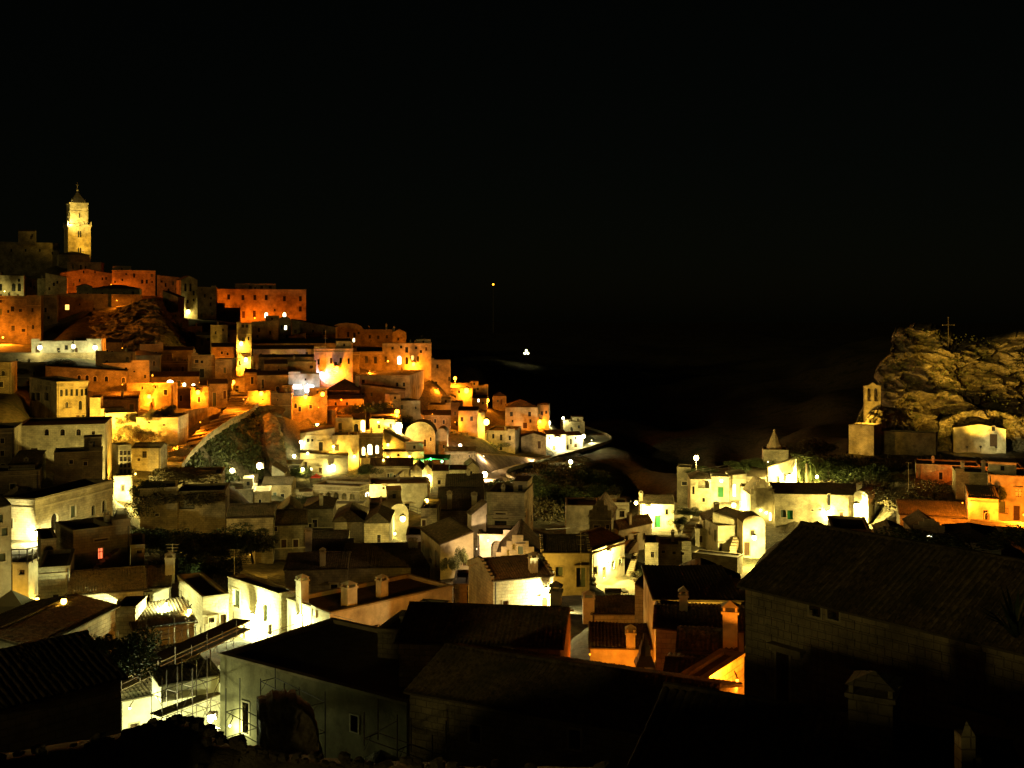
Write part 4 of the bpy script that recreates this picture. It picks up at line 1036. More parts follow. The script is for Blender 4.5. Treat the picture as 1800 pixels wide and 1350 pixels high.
H('dark gabled roof in shade left of the antenna', 480, 540, 152, 925, 985, a=2, dep=9, roof='gx', rise=2.2, mat='grey', wins=[('d', 499, 957, 9, 17), ('d', 520, 957, 9, 17), ('w', 484, 930, 3, 8)])
H('small dark stepped gable house behind the antenna', 486, 530, 175, 905, 935, a=0, dep=8, roof='ga', rise=2.6, mat='grey')
H('dark flat topped house in front of the loggia', 532, 585, 182, 895, 925, a=-3, dep=10, roof='hip', rise=1.6, mat='grey', chim=[(.6, .1, 1.5)])
H('dark ragged roof house with pale eaves band', 585, 640, 158, 918, 958, a=-3, dep=11, roof='hip', rise=2.2, mat='stone')
H('house with dark tiled roof and pale wall beside the curved bright wall', 640, 684, 155, 920, 960, a=-4, dep=10, roof='hip', rise=1.8, mat='stone', wins=[('w', 666, 950, 6, 20)])
H('flat greenish overgrown roof below the white walled house', 650, 708, 195, 890, 912, a=2, dep=9, roof='flat', mat='grey', par=.1)
H('low house with pale blocks on its dark roof', 545, 610, 140, 962, 990, a=-2, dep=9, roof='gx', rise=1.8, mat='grey')
H('lamp lit curved wall house with rounded top', 684, 718, 172, 905, 960, a=25, dep=4, roof='vault', rise=1.6, mat='white')
H('pale yellow house with balcony left of the dark striped roof', 740, 768, 150, 895, 955, a=0, dep=8, roof='flat', mat='light', par=.2, wins=[('d', 745, 920, 4, 12)])
H('pale yellow garden wall house with masonry stripes', 714, 748, 140, 942, 985, a=3, dep=6, roof='flat', mat='light', par=.2, wins=())
H('dark roofed house with two pale chimneys', 768, 850, 158, 898, 945, a=2, dep=10, roof='sb', rise=3.0, mat='stone', chim=[(.27, .05, 2.2, .7), (.8, .05, 2.0, .8)])
H('unlit slab roofed house behind the two chimney house', 782, 850, 185, 868, 900, a=2, dep=12, roof='sb', rise=2.6, mat='grey', chim=[(.6, .9, .8)])
H('large house with scooped parapet and dark wide window', 855, 922, 150, 866, 960, a=3, rr=937, roof='flat', mat='light', par=.8, cornice=False, wins=[('w', 880, 923, 21, 15), ('w', 880, 903, 18, 3)] + ww([(923, 905)], 3, 8, 'w', 'R'))
H('white house with an arched gateway under the scooped parapet house', 840, 900, 138, 940, 985, a=-6, dep=6, roof='flat', mat='white', par=.2, wins=[('O', 874, 965, 22, 30)])
H('pink lit curved stair tower beside the arched gateway', 829, 856, 140, 905, 975, a=18, l=822, roof='sl', rise=1.5, mat='white', wins=[('w', 845, 935, 3, 9)])
H('pinkish sloping wall house with bougainvillea door', 774, 832, 124, 958, 1010, a=8, l=740, roof='sl', rise=1.2, mat='plaster', wins=[('d', 817, 985, 6, 20), ('a', 783, 990, 8, 20), ('w', 757, 985, 5, 8, 'A')], deep=7)
# ------------------------------------------------------------------ centre foreground and right village
H('cream gabled house with one shuttered window in the gable', 872, 948, 122, 985, 1010, a=-3, dep=10, roof='ga', rise=2.6, mat='light', step=True, wins=[('s', 915, 967, 9, 14), ('w', 912, 993, 10, 6)], deep=7)
H('broad house with grey shutters and low tiled roof beside the gabled house', 953, 1036, 118, 972, 1060, a=0, dep=8, roof='gx', rise=1.7, mat='plaster', step=True, wins=[('s', 983, 1005, 13, 17), ('s', 1021, 1015, 16, 34)])
H('cream house with long tiled roof and white chimney under the white lamp', 866, 972, 98, 1022, 1082, tr=1013, l=824, roof='gx', rise=1.9, mat='light', step=True, chim=[(.72, .12, 1.3, .7)], wins=[('d', 889, 1063, 10, 14), ('d', 958, 1062, 11, 24)], deep=5)
H('pale block wall house between the ochre wall and the long tiled roof', 797, 823, 108, 1028, 1085, a=0, dep=6, roof='flat', mat='light', par=.15)
H('white flat roofed house left of the piazza houses', 995, 1106, 210, 889, 935, a=-2, dep=9, roof='flat', mat='white', par=.3, chim=[(.75, .3, 1.4, 1.4)])
H('distant low hut roof on the gorge edge', 1050, 1090, 290, 868, 878, a=0, dep=8, roof='gx', rise=1.2, mat='stone')
H('dark gable ended house with small window above the dark shuttered house', 1036, 1075, 175, 908, 950, a=-10, dep=9, roof='ga', rise=2.4, mat='grey', step=True, wins=[('w', 1068, 927, 5, 9)])
H('tall lit house with the brightest white facade and dark doorways', 1040, 1098, 158, 968, 1022, tr=950, dep=8, roof='gx', rise=2.2, mat='white', step=True, wins=[('w', 1047, 1003, 6, 15), ('d', 1062, 1006, 5, 20), ('w', 1070, 990, 3, 6), ('s', 1078, 993, 6, 14), ('s', 1090, 988, 5, 10)], deep=7)
H('house with tiled roof facing the outside stair of the patio', 1088, 1146, 178, 931, 970, tr=918, l=1074, roof='gx', rise=2.0, mat='white', wins=[('s', 1132, 943, 4, 12), ('w', 1117, 945, 6, 10)], chim=[(.35, .2, 1.4)])
H('brilliant white house with a green door and small window', 1126, 1185, 236, 886, 930, a=2, dep=8, roof='gx', rise=1.9, mat='white', wins=[('g', 1156, 917, 10, 21), ('w', 1172, 900, 5, 10)], chim=[(.02, .2, 1.6, .8)])
H('tall slab wall standing at the gorge edge left of the lamp post', 1190, 1214, 262, 822, 880, a=-6, dep=6, roof='flat', mat='grey', par=.1, wins=[('w', 1203, 850, 9, 6)])
H('narrow two storey house with a balcony and tiled pyramid roof', 1214, 1250, 240, 842, 900, a=3, dep=8, roof='hip', rise=1.8, mat='light', wins=[('w', 1219, 862, 4, 14), ('O', 1237, 851, 20, 15)])
H('brilliant white wall with a green doorway behind the balcony house', 1250, 1284, 243, 838, 885, a=0, dep=4, roof='flat', mat='white', par=.15, wins=[('g', 1267, 865, 10, 18)])
H('pale wall house with a lit statue niche', 1284, 1312, 244, 836, 880, a=8, dep=6, roof='sl', rise=.4, mat='white', wins=[('A', 1291, 862, 5, 22)])
H('dark wedge roofed house under the chapel terrace', 1290, 1345, 256, 836, 870, a=-14, dep=12, roof='sb', rise=3.0, mat='white')
H('stepped gable house front with two round wall lamps', 1319, 1362, 228, 868, 922, a=-8, l=1306, roof='ga', rise=2.8, mat='plaster', step=True, wins=[('L', 1354, 908, 3, 14)])
H('long church house with small square windows and a bell gable', 1362, 1518, 226, 868, 925, a=4, dep=9, roof='sb', rise=1.6, mat='light', chim=[(.97, .2, 1.6, .9)], wins=[('w', 1428, 897, 3, 3), ('w', 1441, 896, 3, 3), ('s', 1377, 903, 9, 13), ('g', 1389, 905, 10, 16), ('a', 1457, 878, 6, 20), ('d', 1487 - 8, 908, 6, 16)])
H('small white cottage with a green wedge roof', 1253, 1312, 208, 915, 965, a=-22, dep=7, roof='sr', rise=1.5, mat='plaster', wins=[('w', 1246 + 10, 942, 4, 8)])
H('narrow cottage with dark roof and tall white chimney wall', 1236, 1262, 214, 915, 950, a=4, dep=7, roof='sl', rise=1.0, mat='plaster', chim=[(.95, .2, 2.0, 1.0)])
H('white stair house beside the blazing lamp', 1262, 1310, 205, 925, 990, a=18, dep=7, roof='flat', mat='white', par=.1, wins=[('w', 1255 + 12, 962, 5, 14)])
H('brilliantly lit rounded wall house right of the stair house', 1306, 1345, 200, 920, 978, a=10, dep=5, roof='vault', rise=1.4, mat='white', wins=[('d', 1313, 965, 10, 24)])
H('retaining house front of the piazza with small niches', 1157, 1215, 172, 958, 995, a=0, dep=6, roof='flat', mat='light', par=.15, wins=ww([(1166, 970), (1185, 972), (1200, 973)], 5, 5))
H('tall narrow patio house with two doors', 1134, 1157, 168, 955, 1016, a=0, dep=6, roof='flat', mat='light', par=.2, wins=[('d', 1131 + 6, 1005, 5, 16), ('w', 1147, 975, 4, 10)])

# chapel with conical roof ----------------------------------------
hc = H('small chapel body under the octagonal cone spire', 1342, 1386, 262, 791, 822, a=0, dep=7, roof='flat', mat='light', par=.1, name='chapel', cat='chapel')
def cone():
    D = 265; c = P(1361, 792, D); org = Vector(c)
    root = empty('spire', c, 'octagonal stone cone spire with a finial on the chapel', 'spire')
    r1 = 22 * D / F / 2
    for (p0, p1, w0, w1, nm) in ((793, 781, 30, 25, 'drum'), (781, 768, 22, 12, 'cone'), (768, 757, 12, 2, 'tip')):
        mb = MB(org); z0 = (H0 - p0) * D / F; z1 = (H0 - p1) * D / F
        mb.tube((c.x, c.y, z0), (c.x, c.y, z1), w0 * D / F / 2 , w1 * D / F / 2, n=8)
        mb.build(nm, M['tufa'], root)
    mb = MB(org); mb.ball((c.x, c.y, (H0 - 756.5) * D / F), .3); mb.build('finial', M['tufa'], root)
cone()
H('slatted pergola roof house stepping up to the chapel', 1350, 1400, 254, 822, 842, a=-18, dep=8, roof='sl', rise=2.6, mat='white')

# ------------------------------------------------------------------ right slope houses
H('long low dark tiled house under the rock church', 1582, 1702, 185, 905, 930, a=0, dep=8, roof='sb', rise=2.2, mat='tufa', over=.2)
H('orange lit house with dark windows and a climbing plant', 1737, 1840, 186, 835, 925, a=-4, dep=9, roof='flat', mat='plaster', par=.3, wins=[('w', 1748, 864, 11, 14), ('w', 1790, 866, 11, 14), ('d', 1787, 902, 11, 26)])
H('lower orange wing with dark lean to roof', 1703, 1755, 180, 875, 922, a=0, dep=7, roof='sb', rise=1.8, mat='plaster')
H('orange terrace wall in front of the plant house', 1700, 1850, 172, 922, 952, a=-6, dep=5, roof='flat', mat='plaster', par=.1, name='terrace_wall', cat='terrace wall')
H('dim orange block behind the lean to roof with twin chimneys', 1680, 1737, 200, 830, 870, a=0, dep=8, roof='flat', mat='tufa', par=.2, chim=[(.25, .3, 1.6), (.9, .3, 1.8)])
H('long brown ledge house below the floodlights', 1610, 1800, 232, 816, 835, a=-3, dep=9, roof='flat', mat='tufa', par=.2)
H('dim house with stepped wall and glowing white window', 1606, 1660, 132, 932, 965, a=6, dep=7, roof='ga', rise=1.2, mat='stone', step=True, wins=[('l', 1635, 948, 11, 16)])
H('small dim yellow house left of the glowing window house', 1540, 1592, 130, 940, 965, a=0, dep=6, roof='ga', rise=1.0, mat='stone', wins=ww([(1546, 955), (1560, 955)], 4, 10))
H('dark block house in front of the long church house', 1462, 1530, 140, 930, 958, a=0, dep=9, roof='flat', mat='grey', par=.2)
H('dark stepped roof house under the pale facade', 1385, 1462, 128, 948, 965, a=-14, dep=5, roof='ga', rise=1.3, mat='grey', step=True)
H('dark shed at the far right below the orange terrace', 1660, 1760, 128, 950, 975, a=-3, dep=10, roof='hip', rise=1.6, mat='grey')

# ------------------------------------------------------------------ foreground
H('tall floodlit house with balcony and brilliant white facade', 490, 522, 98, 1045, 1130, a=44, l=401, roof='flat', mat='light', par=.25,
  wins=[('s', 415, 1052, 12, 30, 'A'), ('s', 468, 1078, 11, 30, 'A'), ('w', 427, 1100 + 10, 8, 26, 'A'), ('w', 475, 1106, 7, 20, 'A')], deep=7, cornice=False)
H('long ochre walled house with wide flat roof and two big chimneys', 580, 795, 92, 1079, 1130, a=44, l=505, roof='flat', mat='plaster', par=.25, chim=[(.22, .22, 1.7, 1.0), (.52, .32, 1.5, .8), (.02, .7, 2.2, .8)], deep=7, wins=[('w', 661, 1104, 13, 12), ('w', 530, 1090, 8, 24, 'A'), ('s', 552, 1075, 6, 16, 'A')])
H('wide dark roofed block behind the ochre walled house', 500, 610, 124, 1003, 1045, a=-4, dep=9, roof='gx', rise=1.4, mat='grey', chim=[(.6, .1, 1.6)])
H('dark striped roof with pale verge behind the ochre walled house', 600, 760, 128, 1000, 1040, a=-3, dep=14, roof='gx', rise=2.2, mat='grey', chim=[(.75, .4, .8), (.8, .4, .8)])
H('low dark tiled roof and pale end wall by the corner pipe', 540, 620, 134, 975, 1010, a=-1, dep=5, roof='sb', rise=1.3, mat='stone', chim=[(.02, .2, 2.4, .8)])
H('house in the shade below the dark garden with skylight roof', 318, 396, 106, 1050, 1085, a=-5, dep=7, roof='sb', rise=1.0, mat='grey')

# more of the tightly stacked right village
H('low white house squeezed between the green door house and the slab wall', 1186, 1214, 232, 903, 930, a=-6, dep=5, roof='flat', mat='white', par=.2, wins=[('w', 1200, 915, 4, 6)])
H('pale block house stepping up left of the lit statue niche', 1300, 1322, 236, 856, 885, a=-6, dep=5, roof='flat', mat='white', par=.2)
H('small stepped gable cottage in front of the white flat roofed house', 1108, 1134, 196, 926, 955, a=0, dep=5, roof='ga', rise=1.4, mat='light', step=True)
H('square pale house between the terrace stair and the green wedge roof', 1222, 1246, 212, 930, 958, a=-4, dep=5, roof='flat', mat='plaster', par=.2, wins=[('d', 1232, 948, 5, 12)])
H('long pale retaining wall under the white cottages', 1216, 1296, 190, 972, 1000, a=-22, dep=3, roof='flat', mat='light', par=.05, name='retaining_wall', cat='retaining wall')
H('pale retaining wall below the paved terrace', 1140, 1200, 208, 946, 962, a=-4, dep=3, roof='flat', mat='light', par=.05, name='retaining_wall', cat='retaining wall')
H('bright round cornered house at the far right end of the church house', 1500, 1526, 221, 872, 915, a=-30, dep=6, roof='vault', rise=1.2, mat='white')
H('pale garden wall in front of the palm square', 1344, 1430, 243, 858, 870, a=-8, dep=2, roof='flat', mat='white', par=.05, name='garden_wall', cat='garden wall')
# the big foreground houses --------------------------------------------------
hR = H('huge dark foreground house with clay tiled roof and stone wall at the right', 1310, 1900, 44, 1028, 1330, a=-51, dep=8, roof='gx', rise=3.0, mat='stone', each=True, over=.25, deep=3,
  wins=[('d', 1376, 1190, 22, 90), ('w', 1544, 1245, 30, 70), ('w', 1433, 1074, 4, 18), ('w', 1465, 1080, 4, 18)])
# canopies over the openings of that house
for (px, py, w) in ((1388, 1137, 1.6), (1545, 1187, 2.2), (1728, 1250, 2.0)):
    k = (px - 900) / F; O = hR.C; d = hR.dB
    u = (k * O.y - O.x) / (d.x - k * d.y); Dw = O.y + u * d.y; z = (H0 - py) * Dw / F
    p = O + d * u - hR.dA * .2
    mb = MB(hR.org)
    mb.obox((p.x, p.y, z), d * (w / 2), hR.dA * .24, Vector((0, 0, .06)))
    mb.obox((p.x + hR.dA.x * .08, p.y + hR.dA.y * .08, z - .16), d * (w / 2 - .12), hR.dA * .12, Vector((0, 0, .09)))
    mb.build('lintel', M['coping'], hR.root)
# dressed stones of its wall: individual blocks
def stones(h, u0, u1, z0, z1, bw, bh, most, holes, mat):
    rest = MB(h.org); n = 0
    shp = []
    for k in range(6):
        mb = MB(); w = bw * random.uniform(.95, 1.0); mb.obox((0, 0, 0), (w / 2 - .006, 0, 0), (0, .05, 0), (0, 0, bh / 2 - .007)); shp.append(mb.mesh('stone', mat))
    rot = math.atan2(h.dB.y, h.dB.x)
    z = z1 - bh / 2; row = 0
    while z > z0:
        u = u0 + (bw / 2 if row % 2 else 0) + bw * .5
        while u < u1:
            p = h.C + h.dB * u - h.dA * random.uniform(-.03, .012); ok = True
            for (a, b, c, e) in holes:
                if a - bw / 2 < u < b + bw / 2 and c - bh / 2 < z < e + bh / 2: ok = False
            if ok and random.random() > .03:
                if n < most:
                    o = bpy.data.objects.new('stone', shp[random.randrange(6)]); COL.objects.link(o); o.parent = h.root
                    o.location = Vector((p.x, p.y, z + random.uniform(-.006, .006))) - h.org; o.rotation_euler = (0, 0, rot + random.uniform(-.02, .02))
                else: rest.obox((p.x, p.y, z), h.dB * (bw / 2 - .012), h.dA * .05, Vector((0, 0, bh / 2 - .01)))
                n += 1
            u += bw
        z -= bh; row += 1
    if rest.f: rest.build('stonework', mat, h.root, kind='stuff')
def face_hole(h, px, py, w, hh):
    O, d = h.C, h.dB; f = lambda q: (((q - 900) / F) * O.y - O.x) / (d.x - ((q - 900) / F) * d.y)
    u = f(px); Dw = O.y + u * d.y
    return (f(px - w / 2), f(px + w / 2), (H0 - py - hh / 2) * Dw / F, (H0 - py + hh / 2) * Dw / F)
stones(hR, 0.1, 12.5, hR.zt - 6.0, hR.zt - .35, .62, .33, 300, [face_hole(hR, 1376, 1190, 30, 100), face_hole(hR, 1544, 1245, 38, 80), face_hole(hR, 1433, 1074, 6, 22), face_hole(hR, 1465, 1080, 6, 22)], M['stone'])

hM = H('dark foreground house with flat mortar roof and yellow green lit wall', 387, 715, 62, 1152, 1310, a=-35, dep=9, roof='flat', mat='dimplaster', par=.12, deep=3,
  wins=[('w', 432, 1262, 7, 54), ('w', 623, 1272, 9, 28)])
H('black silhouetted house with an orange gable wall in the middle foreground', 700, 985, 57, 1128, 1180, a=-12, dep=7, roof='gx', rise=1.6, mat='stone', over=.2, each=False, deep=4, chim=[(.93, .6, 1.0, .6)])
H('low black rooftop step left of the silhouetted house', 664, 712, 62, 1108, 1150, a=-20, dep=4, roof='flat', mat='grey', par=.1)
H('higher black rooftop step touching the silhouetted house', 704, 750, 63.5, 1086, 1150, a=-20, dep=4, roof='flat', mat='grey', par=.1)
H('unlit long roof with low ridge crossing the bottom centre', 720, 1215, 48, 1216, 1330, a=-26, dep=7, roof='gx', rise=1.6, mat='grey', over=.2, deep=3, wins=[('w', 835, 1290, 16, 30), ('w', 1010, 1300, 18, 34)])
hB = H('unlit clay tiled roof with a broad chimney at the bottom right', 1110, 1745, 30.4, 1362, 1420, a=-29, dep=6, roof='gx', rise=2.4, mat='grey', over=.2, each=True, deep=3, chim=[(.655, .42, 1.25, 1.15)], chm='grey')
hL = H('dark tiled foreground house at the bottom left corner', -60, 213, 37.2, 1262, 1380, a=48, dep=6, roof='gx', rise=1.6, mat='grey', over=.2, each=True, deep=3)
H('roofed house with floodlit white wall behind the scaffolding', 215, 390, 66, 1232, 1320, a=20, dep=7, roof='sb', rise=1.2, mat='white', over=.2, deep=4, wins=[('d', 236, 1290, 10, 36)])
H('low shed roof joining the scaffolding and the floodlit wall', 283, 385, 62, 1205, 1226, a=20, dep=2.0, roof='sb', rise=.5, mat='white', over=.15, ground=False, deep=.3)

# houses in the lower middle right
hD = H('house with a two row cut out brick cornice and wide dark roof', 1152, 1302, 72, 1055, 1120, a=4, dep=9, roof='sb', rise=.3, mat='plaster', over=.2, deep=4)
mb = MB(hD.org)
for row in (0, 1):
    for k in range(26):
        u = .15 + k * (hD.lenB - .3) / 25 + row * .1
        p = hD.C + hD.dB * u - hD.dA * .06
        mb.obox((p.x, p.y, hD.zt - .28 - row * .34), hD.dB * .07, hD.dA * .07, Vector((0, 0, .08)))
for dz in (.10, .62, .68 + .25):
    p = hD.C + hD.dB * (hD.lenB / 2) - hD.dA * .06
    mb.obox((p.x, p.y, hD.zt - dz), hD.dB * (hD.lenB / 2), hD.dA * .09, Vector((0, 0, .035)))
mb.build('dentil_cornice', M['frame'], hD.root, kind='stuff')
H('dark gabled house with stepped outline behind the cut out cornice', 1165, 1300, 86, 1022, 1040, a=-3, dep=3, roof='ga', rise=1.1, mat='stone', step=True)
H('small green lit house with striped roof and side chimney', 1042, 1130, 88, 1080, 1108, a=0, dep=4.5, roof='sb', rise=.5, mat='light', over=.2, chim=[(-.08, .1, 1.2, .9)])
H('dark wedge roofed house with a pale chimney wall', 1116, 1150, 84, 1045, 1130, a=-12, dep=6, roof='sr', rise=.8, mat='light')
H('amber stepped wall house with a small round vented chimney', 1037, 1153, 74, 1140, 1175, a=-4, dep=5, roof='sb', rise=.5, mat='plaster', chim=[(.62, .05, 1.0, .6)], deep=4)
H('greenish blank wall house at the left of the orange roofs', 1153, 1200, 63, 1108, 1200, a=-4, dep=6, roof='sr', rise=.1, mat='light', deep=4)
H('tiled house glowing orange from below with a tall chimney', 1196, 1290, 57, 1143, 1175, a=-4, dep=4.0, roof='gx', rise=.8, mat='plaster', over=.25, chim=[(.93, .15, 1.8, .75)], deep=4)
H('lower tiled house beneath the orange glow', 1172, 1268, 53, 1200, 1215, a=-6, dep=4.2, roof='gx', rise=.7, mat='plaster', over=.25, deep=4)
H('orange lit alley wall at the edge of the big dark house', 1235, 1308, 49, 1200, 1235, tr=1152, dep=1.2, roof='flat', mat='light', par=.05, deep=3)

# ------------------------------------------------------------------ rock, roads, ground
def interp(pts, n):
    pts = np.array(pts, float); t = np.linspace(0, 1, len(pts)); q = np.linspace(0, 1, n)
    return np.stack([np.interp(q, t, pts[:, k]) for k in range(3)], 1)

def fbm(p, s, o=4):
    return noise.fractal(Vector((p[0] / s, p[1] / s, p[2] / s)), 0.9, 2.1, o, noise_basis='PERLIN_ORIGINAL')

def rock(name, label, cat, top, bot, n, m, thick, amp, scale, mat, lean=0, kind=None, ledge=0, back=True, ground=True, rag=0, crack=0):
    T = interp(top, n); B = interp(bot, n)
    TP = np.array([P(*t) for t in T]); BP = np.array([P(*b) for b in B])
    rows = []
    for j in range(m):
        f = j / (m - 1)
        rows.append(BP * (1 - f) + TP * f)
    V = np.array(rows)                       # m,n,3
    for j in range(m):
        for i in range(n):
            p = V[j, i].copy()
            d = fbm(p, scale) * amp + fbm(p + 37, scale / 4, 3) * amp * .35 + abs(fbm(p + 11, scale / 1.8, 2)) * amp * .5
            if ledge:
                ph = (p[2] + fbm(p, scale * 2) * ledge * .9) / ledge
                d += (ph - math.floor(ph)) ** 2 * ledge * .55
            if crack:
                dd, _p = noise.voronoi(Vector((p[0] / crack * 1.3, p[1] / crack, p[2] / crack * .8)) + Vector((fbm(p, 4) * .5, 0, fbm(p + 5, 4) * .5)), distance_metric='DISTANCE')
                d += min(.9, (dd[1] - dd[0]) * 2.2) * crack * .28
                dd, _p = noise.voronoi(Vector((p[0] / crack * 3.5, p[1] / crack * 2, p[2] / crack * 2.6)), distance_metric='DISTANCE')
                d += min(.5, (dd[1] - dd[0])) * crack * .22
            V[j, i, 1] -= d * (0.4 + 0.6 * min(1, 4 * (j / (m - 1)) + .2))
            V[j, i, 0] += fbm(p + 91, scale, 3) * amp * .4
            if rag and j > m - 4: V[j, i, 2] += rag * fbm(p, scale / 2, 3) * (j - m + 4) / 3
    extra = []
    for g, dz in ((.25, .02), (.6, 0), (1.0, -.03), (1.0, -3.0)):
        r = V[-1].copy(); r[:, 0] *= (r[:, 1] + thick * g * 1.15) / r[:, 1]; r[:, 1] += thick * g; r[:, 2] += dz * thick if dz > -1 else -abs(np.mean(TP[:, 2] - BP[:, 2])) * .9
        for i in range(n):
            r[i, 2] += fbm(r[i], scale, 3) * amp * .25
        extra.append(r)
    V = np.concatenate([V, np.array(extra)], 0)
    V = V.transpose(1, 0, 2)
    # close both ends
    e0 = V[:1].copy(); e1 = V[-1:].copy()
    for e_, k_ in ((e0, 0), (e1, -1)):
        yb = np.maximum(e_[:, :, 1], V[k_, -1, 1]); e_[:, :, 0] *= (yb - e_[:, :, 1]) * 1.1 / e_[:, :, 1] + 1; e_[:, :, 1] = yb
    V = np.concatenate([e0, V, e1], 0)
    org = V.reshape(-1, 3).mean(0); org[2] = V[:, :, 2].min()
    o = grid_mesh(name, V - org, M[mat] if isinstance(mat, str) else mat, loc=tuple(org), smooth=False, label=label, cat=cat, kind=kind)
    if ground:
        for i in range(0, n, max(1, n // 8)):
            GROUND_PTS.append((BP[i][0], BP[i][1], BP[i][2] - .5))
            GROUND_PTS.append((BP[i][0], BP[i][1] + thick, BP[i][2] - .5))
    return o

# rock of the cave church
rock('rock_outcrop', 'huge floodlit craggy rock with ledges and caves rising behind the village', 'rock',
     [(1526, 700, 343), (1540, 676, 347), (1550, 634, 350), (1566, 604, 355), (1578, 584, 358), (1606, 573, 360), (1640, 579, 360), (1656, 600, 362), (1690, 604, 362), (1735, 600, 360), (1765, 592, 358), (1800, 594, 356), (1860, 590, 355), (1960, 600, 350)],
     [(1512, 775, 332), (1530, 780, 331), (1550, 785, 330), (1580, 790, 328), (1610, 792, 327), (1640, 793, 327), (1670, 793, 327), (1700, 793, 327), (1735, 793, 327), (1765, 793, 327), (1800, 795, 327), (1830, 795, 325), (1860, 795, 325), (1960, 795, 320)],
     260, 170, 45, 8.0, 13.0, 'rock', ledge=4.5, crack=6.0)
rock('boulder', 'lower crag of rock beside the twin bell gable', 'rock', [(1521, 730, 306), (1546, 716, 308), (1575, 722, 320), (1600, 740, 322)], [(1514, 790, 304), (1550, 792, 312), (1575, 792, 312), (1605, 792, 312)], 70, 50, 10, 1.5, 5.0, 'rock', ledge=2, crack=4.0)
# twin bell gable
D = 312
def bell_gable():
    c = P(1533, 752, D); org = Vector(c); up = Vector((0, 0, 1)); e = Vector((1, 0, 0)); f = Vector((0, 1, 0)); s = D / F
    root = empty('bell_gable', c, 'twin arched stone bell gable standing against the rock', 'bell gable')
    mb = MB(org)
    base = c + up * 0
    H_ = lambda py: (752 - py) * s
    def blk(x0, x1, p0, p1): mb.obox(c + e * ((x0 + x1) / 2 - 1533) * s + up * (H_(p0) + H_(p1)) / 2, e * (x1 - x0) / 2 * s, f * .6, up * (H_(p1) - H_(p0)) / 2)
    blk(1519, 1547, 752, 705); blk(1519, 1523.5, 705, 681); blk(1530.5, 1535.5, 705, 681); blk(1542.5, 1547, 705, 681)
    for cx in (1527, 1539):
        N = 8
        for k in range(N):
            t0 = math.pi * k / N; t1 = math.pi * (k + 1) / N
            q = [(cx + 3.5 * math.cos(t0), 686 - 4 * math.sin(t0)), (cx + 3.5 * math.cos(t1), 686 - 4 * math.sin(t1))]
            for yy in (-.58, .58):
                mb.face([c + e * (x - 1533) * s + f * yy + up * H_(p) for x, p in (q[0], q[1], (q[1][0], 680.5), (q[0][0], 680.5))])
    for yy in (-.6, .6):
        mb.face([c + e * (x - 1533) * s + f * yy + up * H_(p) for x, p in ((1518, 681), (1548, 681), (1547, 678), (1540, 677), (1533, 672), (1526, 677), (1519, 678))])
    prof = [(1518, 681), (1519, 678), (1526, 677), (1533, 672), (1540, 677), (1547, 678), (1548, 681)]
    for a_, b_ in zip(prof[:-1], prof[1:]):
        mb.face([c + e * (a_[0] - 1533) * s - f * .6 + up * H_(a_[1]), c + e * (b_[0] - 1533) * s - f * .6 + up * H_(b_[1]), c + e * (b_[0] - 1533) * s + f * .6 + up * H_(b_[1]), c + e * (a_[0] - 1533) * s + f * .6 + up * H_(a_[1])])
    mb.build('gable_wall', M['stone'], root)
    for cx in (1527, 1539):
        b = MB(org); q = c + e * (cx - 1533) * s + up * H_(697)
        b.tube(q, q + up * .5, .55, .4, n=12); b.tube(q + up * .5, q + up * 1.1, .4, .22, n=12); b.tube(q + up * 1.1, q + up * 1.6, .06, n=6); b.build('bell', M['bronze'], root)
bell_gable()
H('rounded bastion wall lit by a spotlight below the bell gable', 1492, 1536, 300, 747, 795, a=-19, dep=8, roof='flat', mat='light', par=.3, name='bastion', cat='bastion wall')
H('long dim terrace wall between the bastion and the rock church', 1536, 1645, 304, 758, 792, a=-12, dep=5, roof='flat', mat='tufa', par=.2, name='terrace_wall', cat='terrace wall')
H('white rock church facade with an arched door and square window', 1676, 1768, 322, 752, 792, a=0, dep=8, roof='ga', rise=2.0, mat='plaster', par=.1, wins=[('w', 1746, 749.5 + 4, 6, 8), ('d', 1746.5, 774, 13, 22)], name='rock_church', cat='church')
# cave arch of rock over the facade
rock('rock_arch', 'jagged rock brow overhanging the white church facade', 'rock',
     [(1650, 740, 328), (1672, 730, 327), (1695, 724, 326), (1720, 720, 326), (1750, 722, 326), (1775, 728, 327), (1805, 736, 328)],
     [(1648, 792, 325), (1672, 792, 325), (1695, 792, 325), (1718, 792, 325), (1745, 792, 325), (1772, 792, 325), (1808, 792, 325)], 110, 60, 8, 2.0, 4.5, 'rock', ground=False, crack=4.0)

rock('cliff', 'dim vertical rock face with caves below the long orange rampart', 'cliff',
     [(168, 550, 378), (196, 546, 378), (222, 536, 376), (252, 528, 374), (280, 524, 374), (300, 540, 376), (320, 575, 374), (345, 600, 370)],
     [(160, 625, 335), (190, 630, 330), (220, 635, 325), (250, 640, 322), (280, 645, 320), (300, 648, 320), (320, 648, 322), (345, 650, 325)],
     140, 90, 18, 3.5, 9.0, 'rock', ledge=3, crack=7.0)
rock('embankment', 'steep ivy covered rock bank below the stepped street', 'rock bank',
     [(306, 806, 203), (325, 790, 212), (350, 768, 226), (385, 744, 245), (425, 728, 262), (460, 716, 274), (485, 712, 280), (500, 720, 280)],
     [(330, 835, 200), (345, 838, 206), (365, 840, 215), (395, 842, 225), (430, 842, 236), (460, 842, 246), (480, 842, 250), (498, 840, 252)],
     100, 50, 6, 1.6, 5.0, 'ground', ledge=3)
rock('buttress', 'tall rough pinkish stone buttress right of the ivy bank', 'buttress',
     [(463, 735, 262), (475, 728, 262), (487, 735, 262), (495, 760, 260)], [(478, 846, 248), (490, 846, 247), (500, 846, 247), (512, 846, 247)], 40, 70, 5, .8, 2.2, 'rock', rag=0)
